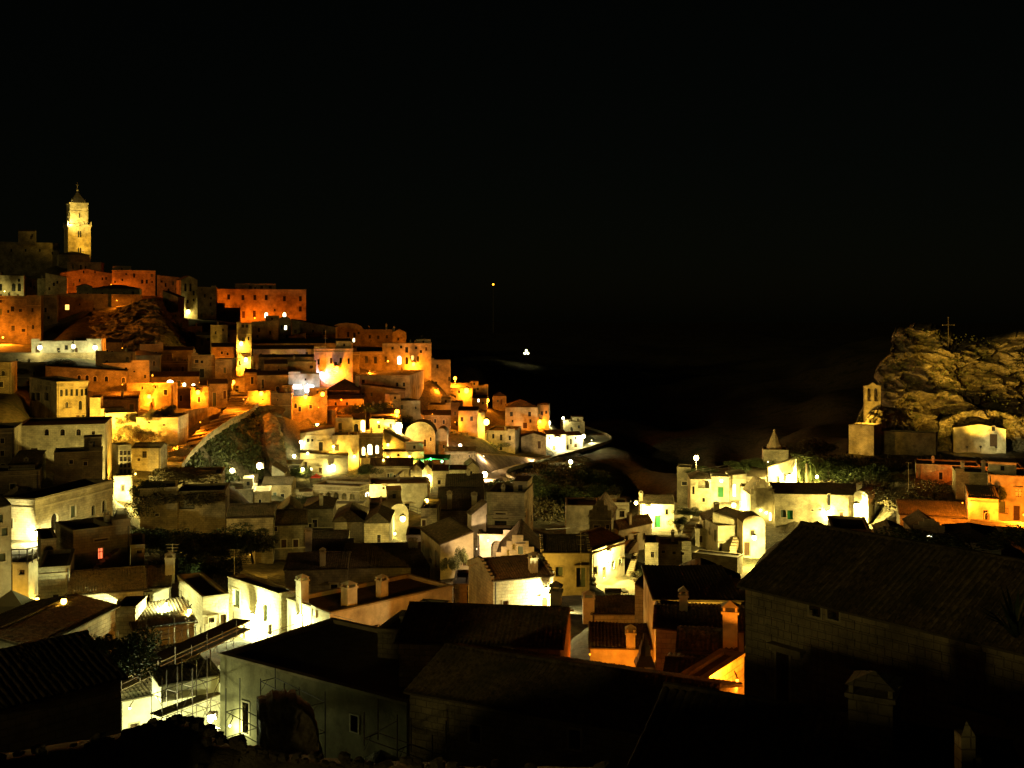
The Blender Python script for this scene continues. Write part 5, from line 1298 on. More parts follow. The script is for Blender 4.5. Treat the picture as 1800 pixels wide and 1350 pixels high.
def rubble_ruin():
    top = interp([(-80, 1350, 24), (100, 1318, 26), (215, 1300, 28), (262, 1284, 28.5), (300, 1272, 29), (345, 1276, 29), (375, 1302, 29), (420, 1314, 29), (470, 1330, 28), (620, 1350, 26), (800, 1358, 24), (1100, 1366, 22)], 120)
    pts = [P(*q) for q in top]; org = Vector(pts[40])
    root = empty('ruined_wall', org, 'dark broken ruin wall of piled stones at the bottom left', 'ruin')
    V = []
    for k, p in enumerate(pts):
        n_ = fbm(p, 1.5) * .12
        V.append([(p.x, p.y - 2.2, p.z - 5), (p.x, p.y - 1.0, p.z - 1.6 + n_), (p.x, p.y - .3, p.z - .35 + n_), (p.x, p.y, p.z - .12 + n_), (p.x * 1.02, p.y + .9, p.z - .2 + n_), (p.x * 1.04, p.y + 1.2, p.z - 5)])
    grid_mesh('wall', np.array(V) - np.array(org), M['rubble'], parent=root)
    shp = []
    r = random.Random(4)
    for s in range(8):
        me = MB(); me.ball((0, 0, 0), .5, 6)
        me.v = [tuple(np.sign(c) * abs(c) ** .6 * r.uniform(.75, 1.1) * .62 for c in v) for v in me.v]
        shp.append(me.mesh('stone', M['rubble']))
    for k in range(290):
        q = r.random() ** .8; i = int(q * 118); f = r.random() ** 1.6 if k % 2 else 0
        p = pts[i].lerp(pts[i + 1], r.random()); s = r.uniform(.16, .42)
        o = bpy.data.objects.new('stone', shp[k % 8]); COL.objects.link(o); o.parent = root
        o.location = p + Vector((0, -f * 1.3 + r.uniform(0, .3), -.12 - f * 1.9 + r.uniform(-.06, .08) + (r.uniform(.05, .22) if f == 0 else 0))) - org
        o.scale = (s * r.uniform(.9, 1.5), s, s * r.uniform(.6, .95)); o.rotation_euler = (r.uniform(-.25, .25), r.uniform(-.25, .25), r.uniform(0, 3))
rubble_ruin()
rock('ruined_arch', 'black rounded ruin wall in front of the yellow green house wall', 'ruin',
     [(457, 1250, 50), (475, 1240, 49.5), (500, 1232, 49), (522, 1236, 48.5), (540, 1256, 48), (555, 1285, 47.5), (562, 1310, 47)],
     [(457, 1400, 47), (475, 1400, 47), (500, 1400, 47), (522, 1400, 47), (540, 1400, 46.5), (558, 1400, 46.5), (566, 1400, 46)], 80, 40, 2.0, .3, 1.0, 'rubble', rag=.12, ground=False)
rock('retaining_wall', 'tall curved stone retaining wall under the upper road', 'retaining wall',
     [(815, 799, 296), (835, 797, 300), (860, 799, 312), (900, 802, 328), (945, 806, 342), (970, 800, 352)],
     [(820, 850, 276), (845, 850, 280), (866, 834, 296), (900, 826, 316), (945, 812, 338), (970, 803, 350)], 60, 14, 3, .25, 3, 'tufa')
rock('hill_spur', 'dark scrubby slope dropping into the gorge below the road bend', 'hillside',
     [(868, 846, 280), (900, 830, 305), (940, 818, 325), (985, 806, 345), (1020, 800, 360), (1045, 812, 362), (1056, 840, 350)],
     [(905, 900, 230), (925, 905, 230), (950, 910, 235), (985, 915, 240), (1020, 918, 250), (1050, 915, 265), (1075, 905, 280)], 90, 50, 10, 2.5, 8, 'ground', ledge=4)

def ribbon(name, label, cat, pts, mat, kind=None, th=.0, steps=False):
    """pts: (pxL, pyL, DL, pxR, pyR, DR)"""
    Ls = [P(*p[:3]) for p in pts]; Rs = [P(*p[3:]) for p in pts]
    org = (Ls[0] + Rs[0]) / 2
    if not steps:
        V = np.array([[tuple(a), tuple((a + b) / 2 + Vector((0, 0, .05))), tuple(b)] for a, b in zip(Ls, Rs)]) - np.array(org)
        W = np.array([0] + list(np.cumsum([(Ls[i + 1] - Ls[i]).length for i in range(len(Ls) - 1)])))
        UV = np.stack(np.broadcast_arrays(W[:, None], np.array([0, (Ls[0] - Rs[0]).length / 2, (Ls[0] - Rs[0]).length])[None, :]), -1)
        o = grid_mesh(name, V, M[mat], loc=tuple(org), UV=UV, label=label, cat=cat, kind=kind)
    for a, b in zip(Ls, Rs):
        for t in (0, .5, 1):
            q = a * (1 - t) + b * t; GROUND_PTS.append((q.x, q.y, q.z - .6))
    return o if not steps else (Ls, Rs)

def curve_pts(cs, n=5):
    out = []
    for i in range(len(cs) - 1):
        for k in range(n):
            t = k / n
            p0 = cs[max(0, i - 1)]; p1 = cs[i]; p2 = cs[i + 1]; p3 = cs[min(len(cs) - 1, i + 2)]
            out.append(tuple(.5 * ((2 * p1[j]) + (p2[j] - p0[j]) * t + (2 * p0[j] - 5 * p1[j] + 4 * p2[j] - p3[j]) * t * t + (-p0[j] + 3 * p1[j] - 3 * p2[j] + p3[j]) * t ** 3) for j in range(len(p1))))
    out.append(tuple(cs[-1])); return out

road_c = curve_pts([tuple(P(*q)) for q in [(912, 872, 250), (906, 860, 260), (885, 848, 272), (869, 837, 286), (880, 826, 305), (930, 813, 333), (980, 800, 358), (1025, 787, 382), (1058, 776, 402), (1052, 766, 425), (1015, 752, 450), (975, 738, 470)]], 6)
def road():
    n = len(road_c); V = []; left = []; right = []
    for i, c in enumerate(road_c):
        a = Vector(road_c[max(0, i - 1)]); b = Vector(road_c[min(n - 1, i + 1)]); t = (b - a); t.z = 0; t.normalize(); s = Vector((-t.y, t.x, 0))
        c = Vector(c); left.append(c + s * 3.2); right.append(c - s * 3.2)
        GROUND_PTS.append((c.x, c.y, c.z - .8))
    org = Vector(road_c[0])
    V = np.array([[tuple(a), tuple((a + b) / 2 + Vector((0, 0, .06))), tuple(b)] for a, b in zip(left, right)]) - np.array(org)
    o = grid_mesh('road', V, M['asphalt'], loc=tuple(org), kind='structure')
    def low_wall(pts, lab, h=.9, w=.35):
        mb = MB(pts[0])
        for a, b in zip(pts[:-1], pts[1:]):
            t = (b - a).normalized(); s = Vector((-t.y, t.x, 0)).normalized()
            m = (a + b) / 2
            mb.obox(m + Vector((0, 0, h / 2 - .1)), (b - a) / 2 * 1.02, s * w / 2, Vector((0, 0, h / 2 + .1)))
        mb.build('parapet_wall', M['light'], label=lab, cat='parapet wall')
    low_wall(right, 'pale low parapet wall along the gorge side of the curving road')
    low_wall(left[:int(n * .3)], 'short pale kerb wall on the inner side of the road curve')
road()

# the stepped street: broad steps climbing to the lamps
def stair_street(label, pts, rise, mat='stair', name='stairway'):
    Ls = [P(*p[:3]) for p in pts]; Rs = [P(*p[3:]) for p in pts]
    for a, b in zip(Ls, Rs):
        for t in (0, .5, 1):
            q = a * (1 - t) + b * t; GROUND_PTS.append((q.x, q.y, q.z - .6))
    root = empty(name, (Ls[0] + Rs[0]) / 2, label, 'stairway'); org = (Ls[0] + Rs[0]) / 2
    nseg = len(Ls) - 1; k = 0
    for i in range(nseg):
        dz = (Ls[i + 1].z + Rs[i + 1].z - Ls[i].z - Rs[i].z) / 2
        n = max(2, int(abs(dz) / rise))
        for j in range(n):
            t0 = j / n; t1 = (j + 1.06) / n
            a0 = Ls[i].lerp(Ls[i+1], t0); b0 = Rs[i].lerp(Rs[i+1], t0); a1 = Ls[i].lerp(Ls[i+1], t1); b1 = Rs[i].lerp(Rs[i+1], t1)
            zt = (a0.z + b0.z) / 2 + dz / n; zb = zt - abs(dz) / n - .6
            mb = MB(org)
            q = [Vector((p.x, p.y, zt)) for p in (a0, b0, b1, a1)]; w = [Vector((p.x, p.y, zb)) for p in (a0, b0, b1, a1)]
            mb.face(q)
            for e in range(4): mb.face([w[e], w[(e + 1) % 4], q[(e + 1) % 4], q[e]])
            mb.build('step', M[mat], root); k += 1
    return root, Ls, Rs
r_, Ls_, Rs_ = stair_street('broad orange lit stepped street climbing past the rampart', [(286, 822, 196, 316, 822, 196), (305, 802, 205, 333, 798, 207), (328, 780, 218, 362, 768, 226), (352, 757, 232, 402, 741, 246), (385, 737, 246, 440, 722, 264), (398, 717, 262, 452, 712, 272)], .34)
stair_street('narrow flight of steps rising to the yellow doorway lamp', [(398, 716, 264, 425, 716, 268), (403, 700, 282, 437, 698, 284), (404, 692, 290, 436, 692, 291)], .22)
stair_street('short stair glowing white and green beside the slit window tower', [(199, 917, 142, 219, 917, 142), (204, 903, 152, 222, 903, 152), (206, 893, 160, 224, 893, 160)], .2)
stair_street('outside stair climbing between the white houses', [(1283, 990, 196, 1296, 990, 196), (1283, 965, 200, 1294, 962, 200), (1290, 945, 205, 1302, 940, 205)], .25)
stair_street('dark curved stair from the terrace up to the balcony house', [(1196, 946, 214, 1212, 948, 214), (1203, 925, 220, 1222, 926, 220), (1222, 905, 228, 1238, 908, 228)], .25)
stair_street('white outside stair against the tall lit patio house', [(1100, 1012, 165, 1112, 1012, 165), (1108, 990, 167, 1118, 988, 167), (1112, 972, 169, 1121, 970, 169)], .22)
# parapet along the stepped street
mb = MB(Rs_[0])
for a, b in zip(Rs_[:-1], Rs_[1:]):
    s = Vector((.3, -.2, 0)).normalized()
    mb.obox((a + b) / 2 + s * .3 + Vector((0, 0, .2)), (b - a) / 2, s * .22, Vector((0, 0, .4)))
mb.build('parapet_wall', M['tufa'], label='long low parapet wall on the valley side of the stepped street', cat='parapet wall')
# street wall rising over the steps
mbw = [P(322, 727, 236), P(345, 722, 246), P(372, 718, 256), P(386, 722, 258)]
mb = MB(mbw[0])
for a, b in zip(mbw[:-1], mbw[1:]):
    mb.obox((a + b) / 2 + Vector((0, 0, -2.2)), (b - a) / 2, Vector((.2, .2, 0)), Vector((0, 0, 2.6)))
mb.build('street_wall', M['tufa'], label='dim retaining wall above the left edge of the stepped street', cat='retaining wall')

# paved places
ribbon('piazza', 'pale paved patio in front of the brightest white facade', 'piazza', [(1040, 1085, 142, 1165, 1085, 142), (1042, 1050, 152, 1160, 1050, 152), (1045, 1030, 158, 1158, 1030, 158), (1062, 1014, 166, 1154, 1012, 166)], 'paving', kind='structure')
ribbon('terrace', 'paved terrace below the green door', 'terrace', [(1140, 956, 214, 1194, 956, 214), (1143, 942, 222, 1192, 942, 222), (1146, 928, 232, 1190, 928, 232)], 'paving', kind='structure')
ribbon('path', 'floodlit courtyard between the cottage and the green doorway', 'path', [(1255, 910, 232, 1290, 908, 232), (1262, 893, 238, 1312, 890, 238), (1268, 882, 243, 1312, 880, 243)], 'paving', kind='structure')
ribbon('path', 'floodlit square by the palms', 'path', [(1340, 862, 246, 1440, 862, 250), (1350, 852, 255, 1436, 852, 258), (1360, 845, 262, 1430, 845, 264)], 'paving', kind='structure')
ribbon('path', 'bright lane winding from the white wall house to the road', 'path', [(755, 895, 218, 778, 893, 218), (757, 870, 236, 775, 868, 236), (762, 856, 246, 778, 856, 246), (790, 850, 252, 842, 850, 256), (840, 846, 262, 868, 846, 264), (866, 838, 280, 880, 836, 284)], 'paving', kind='structure')
ribbon('path', 'lane of blue paving', 'path', [(970, 1080, 96, 1032, 1080, 100), (975, 1062, 104, 1034, 1060, 108), (985, 1048, 112, 1036, 1046, 114)], 'paving', kind='structure')
ribbon('path', 'lane under floodlight', 'path', [(203, 1062, 98, 256, 1062, 98), (210, 1048, 104, 258, 1048, 104)], 'paving', kind='structure')
ribbon('alley', 'floodlit alley floor below the scaffolding', 'alley', [(340, 1185, 72, 470, 1145, 86), (342, 1160, 80, 440, 1130, 88), (350, 1140, 90, 400, 1125, 96)], 'paving', kind='structure')
ribbon('alley', 'orange lit alley floor beside the big dark house', 'alley', [(1180, 1260, 44, 1310, 1260, 44), (1180, 1225, 49, 1312, 1222, 49)], 'paving', kind='structure')

H('red roofed house group catching orange light under the cut out cornice', 1156, 1308, 64, 1102, 1120, a=-3, dep=5, roof='gx', rise=.7, mat='plaster', over=.3, deep=4, chim=[(.30, .45, .9, .5)])
# ------------------------------------------------------------------ terrain
def terrain():
    ctrl = list(GROUND_PTS)
    def g(px, py, D):
        p = P(px, py, D); ctrl.append((p.x, p.y, p.z))
    for px in range(-300, 2201, 100):
        g(px, 1600, 12); g(px, 1480, 22)
    # beyond the hill crest on the left
    for px in range(-300, 500, 80):
        g(px, 520, 620); g(px, 545, 900)
    for px in range(500, 900, 80): g(px, 640, 520); g(px, 660, 700)
    # the gorge
    for px, py, D_ in ((960, 900, 250), (1000, 930, 240), (1040, 960, 262), (1090, 900, 320), (1150, 930, 300), (1100, 840, 420), (1180, 860, 380), (1240, 850, 330), (1300, 820, 380), (1100, 740, 560), (1200, 760, 520), (1300, 740, 480), (1000, 760, 520), (1400, 760, 420), (1450, 800, 330), (900, 760, 520)):
        g(px, py, D_)
    # the opposite plateau
    for px in range(-300, 2201, 100):
        g(px, 584 if px < 1350 else 592, 2600); g(px, 571, 6000); g(px, 610 if px < 1300 else 604, 1500)
    for px, py, D_ in ((1380, 660, 700), (1430, 640, 690), (1500, 615, 700), (1560, 600, 720), (1420, 700, 560), (1480, 690, 500), (1300, 660, 900), (1200, 650, 1000), (1000, 640, 1000), (800, 630, 1000), (1650, 600, 600), (1800, 590, 600), (1950, 590, 600), (1100, 680, 760), (950, 670, 760)):
        g(px, py, D_)
    # slopes at the right
    for px, py, D_ in ((1520, 815, 290), (1600, 812, 285), (1700, 808, 285), (1800, 812, 285), (1640, 850, 235), (1560, 860, 225), (1600, 890, 200), (1500, 870, 230), (1700, 900, 195), (1560, 940, 160), (1660, 800, 310), (1760, 800, 312), (1450, 840, 260), (1440, 815, 285), (1900, 830, 250)):
        g(px, py, D_)
    C = np.array(ctrl); ca = (C[:, 0] / C[:, 1]) * F / 60; cb = np.log(C[:, 1]) * 10
    nb, nd = 250, 300
    ang = np.linspace(-1900, 1900, nb); Ds = np.exp(np.linspace(np.log(9), np.log(9000), nd))
    A, B = np.meshgrid(ang, Ds, indexing='ij')
    a = (A / 60).ravel(); b = (np.log(B) * 10).ravel(); Z = np.zeros(a.size)
    for s in range(0, a.size, 4000):
        e = slice(s, s + 4000)
        d2 = (a[e, None] - ca[None]) ** 2 + (b[e, None] - cb[None]) ** 2 + .05
        w = 1 / d2 ** 2
        Z[e] = (w * C[None, :, 2]).sum(1) / w.sum(1)
    X = (A.ravel() / F) * B.ravel(); Y = B.ravel()
    for i in range(len(X)):
        if Y[i] > 120:
            k = min(1, (Y[i] - 120) / 200)
            Z[i] += k * (fbm((X[i], Y[i], 0), 14, 3) * .5) + (fbm((X[i], Y[i], 3), 90, 4) * 5 if Y[i] > 620 else 0)
    Z -= np.clip((110 - Y) / 20, 0, 1) * 1.3
    V = np.stack([X, Y, Z], 1).reshape(nb, nd, 3)
    grid_mesh('ground', V, M['ground'], smooth=True, kind='structure')
terrain()

# closed soil lump under the feet of the viewer is not needed: the viewpoint terrace lies behind the camera

# ------------------------------------------------------------------ vegetation
def leaf_cloud(n, seed, lobes=6, leaf=.09, flat=1.0):
    """unit sized crown: leaf quads on several lobes"""
    r = np.random.default_rng(seed)
    cs = r.normal(0, .38, (lobes, 3)); cs[:, 2] = np.abs(cs[:, 2]) * .8; rad = r.uniform(.28, .5, lobes)
    k = r.integers(0, lobes, n); d = r.normal(0, 1, (n, 3)); d /= np.linalg.norm(d, axis=1)[:, None]
    p = cs[k] + d * (rad[k] * r.uniform(.55, 1.05, n))[:, None]
    p[:, 2] = p[:, 2] * flat + .5
    t = r.normal(0, 1, (n, 3)); t /= np.linalg.norm(t, axis=1)[:, None]
    u = np.cross(t, r.normal(0, 1, (n, 3))); u /= np.linalg.norm(u, axis=1)[:, None]
    s = leaf * r.uniform(.5, 1.3, n)[:, None]
    V = np.stack([p - t * s, p + u * s * .55, p + t * s, p - u * s * .55], 1).reshape(-1, 3)
    me = bpy.data.meshes.new('leaves')
    me.vertices.add(n * 4); me.vertices.foreach_set('co', V.astype(np.float32).ravel())
    me.loops.add(n * 4); me.loops.foreach_set('vertex_index', np.arange(n * 4, dtype=np.int32))
    me.polygons.add(n); me.polygons.foreach_set('loop_start', (np.arange(n) * 4).astype(np.int32)); me.update(calc_edges=True)
    return me
CR = {}
for k, mt in (('leaf', 'leaf'), ('ivy', 'ivy'), ('dry', 'dry')):
    CR[k] = []
    for s in range(3):
        me = leaf_cloud(7000, 11 + s + len(k), 11 + s, .042); me.materials.append(M[mt]); CR[k].append(me)
_tr = [0]
def tree(label, px, py, D, w, h, kind='leaf', cat='tree', name='olive_tree', trunk=True, group=None):
    """foot of the plant at (px, py, D); crown w metres wide, h metres high"""
    b = P(px, py, D); _tr[0] += 1
    root = empty(name, b, label, cat, group)
    root.rotation_euler = (0, 0, _tr[0] * 1.7)
    if trunk:
        mb = MB((0, 0, 0))
        tip = Vector((.1 * w, .05 * w, h * .5))
        mb.tube((0, 0, -.6), tip * .5, .035 * h + .05, .028 * h + .03, 7)
        mb.tube(tip * .5, tip, .028 * h + .03, .015 * h, 7)
        for k in range(5):
            t = 2 * math.pi * k / 5 + 1
            mb.tube(tip * (.5 + .08 * k), tip * (.5 + .08 * k) + Vector((math.cos(t) * w * .28, math.sin(t) * w * .28, h * .3)), .018 * h, .006 * h, 5)
        mb.build('trunk', M['bark'], root)
    o = bpy.data.objects.new('crown', CR[kind][_tr[0] % 3]); COL.objects.link(o); o.parent = root
    o.scale = (w * .62, w * .62, h * .55); o.location = (0, 0, h * (.32 if trunk else .0) - (.0 if trunk else h * .18))
    return root

garden = [(265, 985, 122, 6, 5), (290, 990, 120, 6, 4.5), (325, 985, 126, 6, 4), (365, 985, 124, 7, 4.5), (395, 985, 126, 6.5, 4.5), (425, 990, 126, 6, 4), (345, 1015, 114, 6, 3), (290, 1020, 112, 6, 3), (445, 978, 132, 5, 4.5), (385, 1015, 114, 5, 2.5)]
gl = ['leftmost', 'second from the left', 'third from the left', 'fourth from the left', 'fifth from the left', 'sixth from the left', 'low middle', 'low left', 'rightmost upper', 'low right']
for (px, py, D, w, h), nm in zip(garden, gl):
    tree('dark garden tree under the ruined house fronts, %s' % nm, px, py + 4, D, w, h * .72, group='trees of the dark garden')
tree('rounded olive tree at the left beside the monastery roof', 110, 668, 262, 8, 4.2, name='round_tree')
tree('dark tree crown by the ruined pale house at the left edge', 35, 672, 258, 6, 4, name='round_tree')
tree('bush clinging to the left end of the ruined house front', 262, 872, 158, 4, 4.5, 'ivy', 'bush', 'bush', False)
tree('ivy mass hanging beside the bright slit window tower', 250, 905, 157, 3.2, 6, 'ivy', 'bush', 'bush', False)
tree('dark bush growing over the cave mouth ledge', 345, 885, 156, 9, 3, 'dry', 'bush', 'bush', False)
tree('bush on the roof edge of the ruined upper storey', 325, 842, 172, 12, 2.5, 'dry', 'bush', 'bush', False)
for i, (px, py, D, w, h, t) in enumerate([(262, 738, 213, 3.0, 2.4, 'first'), (275, 733, 215, 2.6, 2.6, 'second'), (292, 728, 218, 2.8, 2.6, 'third'), (303, 722, 222, 2.4, 2.2, 'fourth')]):
    tree('%s bush from the left along the top of the orange rampart block' % t, px, py, D, w, h, 'dry', 'bush', 'bush', False, 'bushes on the rampart')
for px, py, D, w, h, t in [(205, 775, 211, 4, 4.5, 'large bush hanging low on the yellow lit rampart'), (220, 762, 211, 2.5, 3, 'small bush on the yellow lit rampart under its crest'), (246, 775, 209, 3.6, 4.2, 'bush with an umbrella shape on the square rampart block'), (212, 745, 212, 2, 2, 'tiny caper bush on the yellow rampart'), (262, 768, 208, 2.6, 2.2, 'small bush right of the umbrella shaped bush'), (290, 796, 206, 7, 2.4, 'low dark shrubs at the foot of the rampart block'), (312, 800, 203, 5, 3, 'dark shrubs beside the lower steps')]:
    tree(t, px, py, D, w, h, 'dry', 'bush', 'bush', False)
for px, py, D, w, h, t in [(655, 722, 296, 8, 4, 'dark shrubs under the terrace house'), (625, 728, 298, 7, 3.5, 'dark shrubs behind the corner house'), (708, 752, 300, 7, 5, 'olive shrub right of the strongest yellow lamp'), (735, 762, 300, 8, 4, 'shrub over the domed olive lit house'), (800, 778, 322, 8, 5, 'dark shrub below the brown gabled house'), (690, 700, 340, 7, 3, 'bush on the terrace below the falling roofline'), (750, 690, 375, 10, 4, 'dark bushes left under the lamp row'), (775, 697, 378, 9, 4, 'dark bushes right under the lamp row'), (690, 830, 263, 9, 3, 'hedge around the garden restaurant'), (708, 825, 266, 7, 3, 'hedge beside the green tent'), (520, 838, 254, 5, 3.5, 'lit green bush under the white awning'), (532, 832, 256, 3.5, 2.5, 'small green bush by the yellow doorway'), (640, 560 + 272, 240, 6, 3, 'dark bush behind the loggia house'), (850, 790, 330, 9, 3.5, 'scrub above the retaining wall'), (540, 885, 210, 5, 2.4, 'weeds in front of the loggia house')]:
    tree(t, px, py, D, w, h, 'leaf', 'bush', 'bush', False)
for i, (px, py, D, w, h) in enumerate([(915, 862, 262, 9, 6), (935, 872, 258, 9, 6), (958, 850, 300, 12, 6), (985, 842, 315, 11, 6), (1010, 838, 325, 10, 6), (1035, 850, 310, 10, 6), (1048, 872, 285, 9, 6), (975, 880, 262, 10, 6), (1005, 890, 256, 10, 6), (940, 828, 322, 9, 4), (1025, 818, 345, 7, 5)]):
    tree(['lit green bush beside the road curve', 'dark bush just below the road curve', 'scrub bush high on the gorge slope', 'scrub bush in the middle of the gorge slope', 'scrub bush right of the middle of the gorge slope', 'scrub bush at the far edge of the gorge slope', 'lowest right bush of the gorge slope', 'bush behind the scooped parapet house', 'bush above the white flat roofed house', 'reddish bush under the upper road', 'lit dry bush under the hillside lamp'][i], px, py, D, w, h, 'dry' if i in (9, 10, 3) else 'leaf', 'bush', 'bush', False, 'bushes of the gorge slope')
for px, py, D, w, h, t in [(1232, 818 + 12, 262, 7, 2, 'weeds on the terrace edge right of the lamp post'), (1300, 824, 262, 8, 2.5, 'plants along the railing below the chapel'), (1325, 818, 262, 7, 2.5, 'plants left of the chapel body'), (1212, 905, 226, 5, 2.5, 'green potted plants by the balcony house'), (1194, 921, 222, 3, 2.4, 'large plant pot shrub beside the terrace'), (1490, 880, 232, 9, 7, 'lit bushy tree behind the blazing lamp'), (1515, 875, 236, 9, 7, 'warm lit shrub at the right of the blazing lamp'), (1500, 850, 255, 14, 8, 'dark tree below the bastion'), (1540, 848, 250, 12, 6, 'dark shrub mass right of the bastion foot'), (1470, 835, 262, 10, 7, 'dark tree right of the palms'), (1580, 845, 235, 10, 3, 'dim shrub on the right slope'), (1620, 880, 205, 12, 4, 'reddish scrub on the right slope'), (1690, 870, 210, 10, 4, 'orange lit scrub beside the lean to roof'), (1430, 792, 285, 12, 5, 'dry bush on the slope behind the chapel'), (1400, 800, 275, 8, 5, 'dry scrub next to the chapel'), (1760, 878, 183.4, 1.8, 3.6, 'climbing plant in a pot on the orange house'), (1640, 965, 118, 9, 3, 'dark bushes behind the big tiled roof'), (1790, 958, 120, 8, 3, 'dark bushes at the far right edge')]:
    tree(t, px, py, D, w, h, 'dry' if 'dry' in t or 'scrub' in t or 'lit' in t else 'leaf', 'bush', 'bush', False)
tree('spiky dark bush on the ridge of the bottom left house', 180, 1140, 42.2, 1.0, .9, 'leaf', 'bush', 'bush', False)
tree('dark shrub between the bottom left house and the scaffolding', 213, 1175, 60, 3.5, 3.2, 'leaf', 'bush', 'bush', False)
tree('bougainvillea climbing beside the pink house door', 812, 988, 121.5, 1.2, 2.8, 'ivy', 'bush', 'bush', False)
tree('potted shrub at the arched gateway wall', 796, 1000, 121, 1.8, 2.6, 'ivy', 'bush', 'bush', False)

# ivy over the bank: uncountable leaves
def leaves_on(objname_label, top, bot, n, s, mat, name, label, off=1.2, seed=1):
    r = np.random.default_rng(seed); T = interp(top, 80); B = interp(bot, 80)
    TP = np.array([P(*t) for t in T]); BP = np.array([P(*b) for b in B])
    i = r.integers(0, 80, n * 2); f = r.random(n * 2)
    p = BP[i] * (1 - f)[:, None] + TP[i] * f[:, None]
    keep = np.array([fbm(q, 6, 3) > -.12 for q in p]); p = p[keep][:n]
    n = len(p)
    p[:, 1] -= r.uniform(.2, 1.0, n) * off * 2.2; p += r.normal(0, .35, p.shape)
    t = r.normal(0, 1, (n, 3)); t /= np.linalg.norm(t, axis=1)[:, None]
    u = np.cross(t, r.normal(0, 1, (n, 3))); u /= np.linalg.norm(u, axis=1)[:, None]
    ss = s * r.uniform(.4, 1.4, n)[:, None]
    org = p.mean(0)
    V = (np.stack([p - t * ss, p + u * ss * .6, p + t * ss, p - u * ss * .6], 1).reshape(-1, 3) - org)
    me = bpy.data.meshes.new(name); me.vertices.add(n * 4); me.vertices.foreach_set('co', V.astype(np.float32).ravel())
    me.loops.add(n * 4); me.loops.foreach_set('vertex_index', np.arange(n * 4, dtype=np.int32))
    me.polygons.add(n); me.polygons.foreach_set('loop_start', (np.arange(n) * 4).astype(np.int32)); me.update(calc_edges=True)
    me.materials.append(M[mat]); o = bpy.data.objects.new(name, me); COL.objects.link(o); o.location = org
    tagp(o, label, 'ivy', kind='stuff')
leaves_on('', [(315, 800, 206), (350, 768, 226), (385, 744, 245), (425, 728, 262), (455, 718, 273)], [(335, 835, 198), (365, 838, 212), (395, 842, 222), (430, 842, 233), (462, 842, 243)], 9000, .32, 'ivy', 'ivy', 'thick ivy and scrub covering the bank below the stepped street', seed=3)
leaves_on('', [(1540, 672, 344), (1580, 584, 357), (1640, 579, 359), (1735, 600, 359), (1860, 590, 354)], [(1520, 775, 330), (1580, 780, 328), (1640, 780, 326), (1735, 740, 330), (1860, 780, 325)], 2500, .35, 'ivy', 'cliff_plants', 'scattered weeds and shrubs rooted in the floodlit rock', off=3.5, seed=5)
leaves_on('', [(870, 846, 279), (930, 822, 318), (985, 808, 342), (1045, 812, 360)], [(905, 900, 228), (940, 905, 226), (990, 910, 236), (1070, 905, 275)], 7000, .35, 'dry', 'scrub', 'dry scrub and weeds covering the gorge slope', off=2.5, seed=8)
leaves_on('', [(1400, 800, 290), (1480, 800, 290), (1560, 800, 285), (1700, 806, 283), (1800, 810, 280)], [(1400, 850, 250), (1480, 870, 235), (1560, 890, 215), (1650, 890, 205), (1700, 870, 215)], 7000, .35, 'dry', 'scrub', 'dark scrub on the slope under the rock church', off=1.2, seed=9)

# palms --------------------------------------------------------------
def palm(label, px, py, D, h, nf, seed, fl=3.4):
    r = random.Random(seed); b = P(px, py, D); root = empty('palm_tree', b, label, 'palm tree', 'palms on the floodlit square')
    mb = MB((0, 0, 0))
    for k in range(10):
        z0 = -1 + (h + 1) * k / 10; z1 = -1 + (h + 1) * (k + 1) / 10
        mb.tube((0, 0, z0), (0, 0, z1), .42, .33, 9)
    mb.build('trunk', M['bark'], root)
    for i in range(nf):
        az = r.uniform(0, 6.28); el = r.uniform(-.5, 1.3)
        d = Vector((math.cos(az), math.sin(az), 0)); pts = []
        p = Vector((0, 0, h)); L = fl * r.uniform(.8, 1.15); a = el
        for k in range(8):
            pts.append(p.copy()); p = p + (d * math.cos(a) + Vector((0, 0, math.sin(a)))) * (L / 7); a -= .26
        s = Vector((-d.y, d.x, 0)); fr = MB((0, 0, 0))
        for k in range(7):
            w = .55 * math.sin(math.pi * (k + .8) / 8.2) + .05
            for q in range(3):
                t = (k + q / 3) / 7; c = pts[k].lerp(pts[k + 1], q / 3); e = pts[k].lerp(pts[k + 1], min(1, q / 3 + .22))
                for sg in (-1, 1):
                    tip = c + s * sg * w + (pts[k + 1] - pts[k]) * .6 + Vector((0, 0, -.22))
                    fr.face([c, e, tip], [(0, 0)] * 3)
        fr.build('frond', M['palm'], root)
palm('tall palm with a ringed trunk beside the blazing square lamp', 1419, 856, 250, 5.5, 42, 1, 4.6)
palm('shorter bushy palm right of the tall palm', 1437, 856, 252, 2.6, 36, 2, 4.6)
palm('leaning small palm left of the tall palm', 1405, 852, 254, 3.4, 34, 3, 3.8)
palm('dark palm at the right end of the palm group', 1456, 850, 256, 3.6, 34, 4, 4.4)

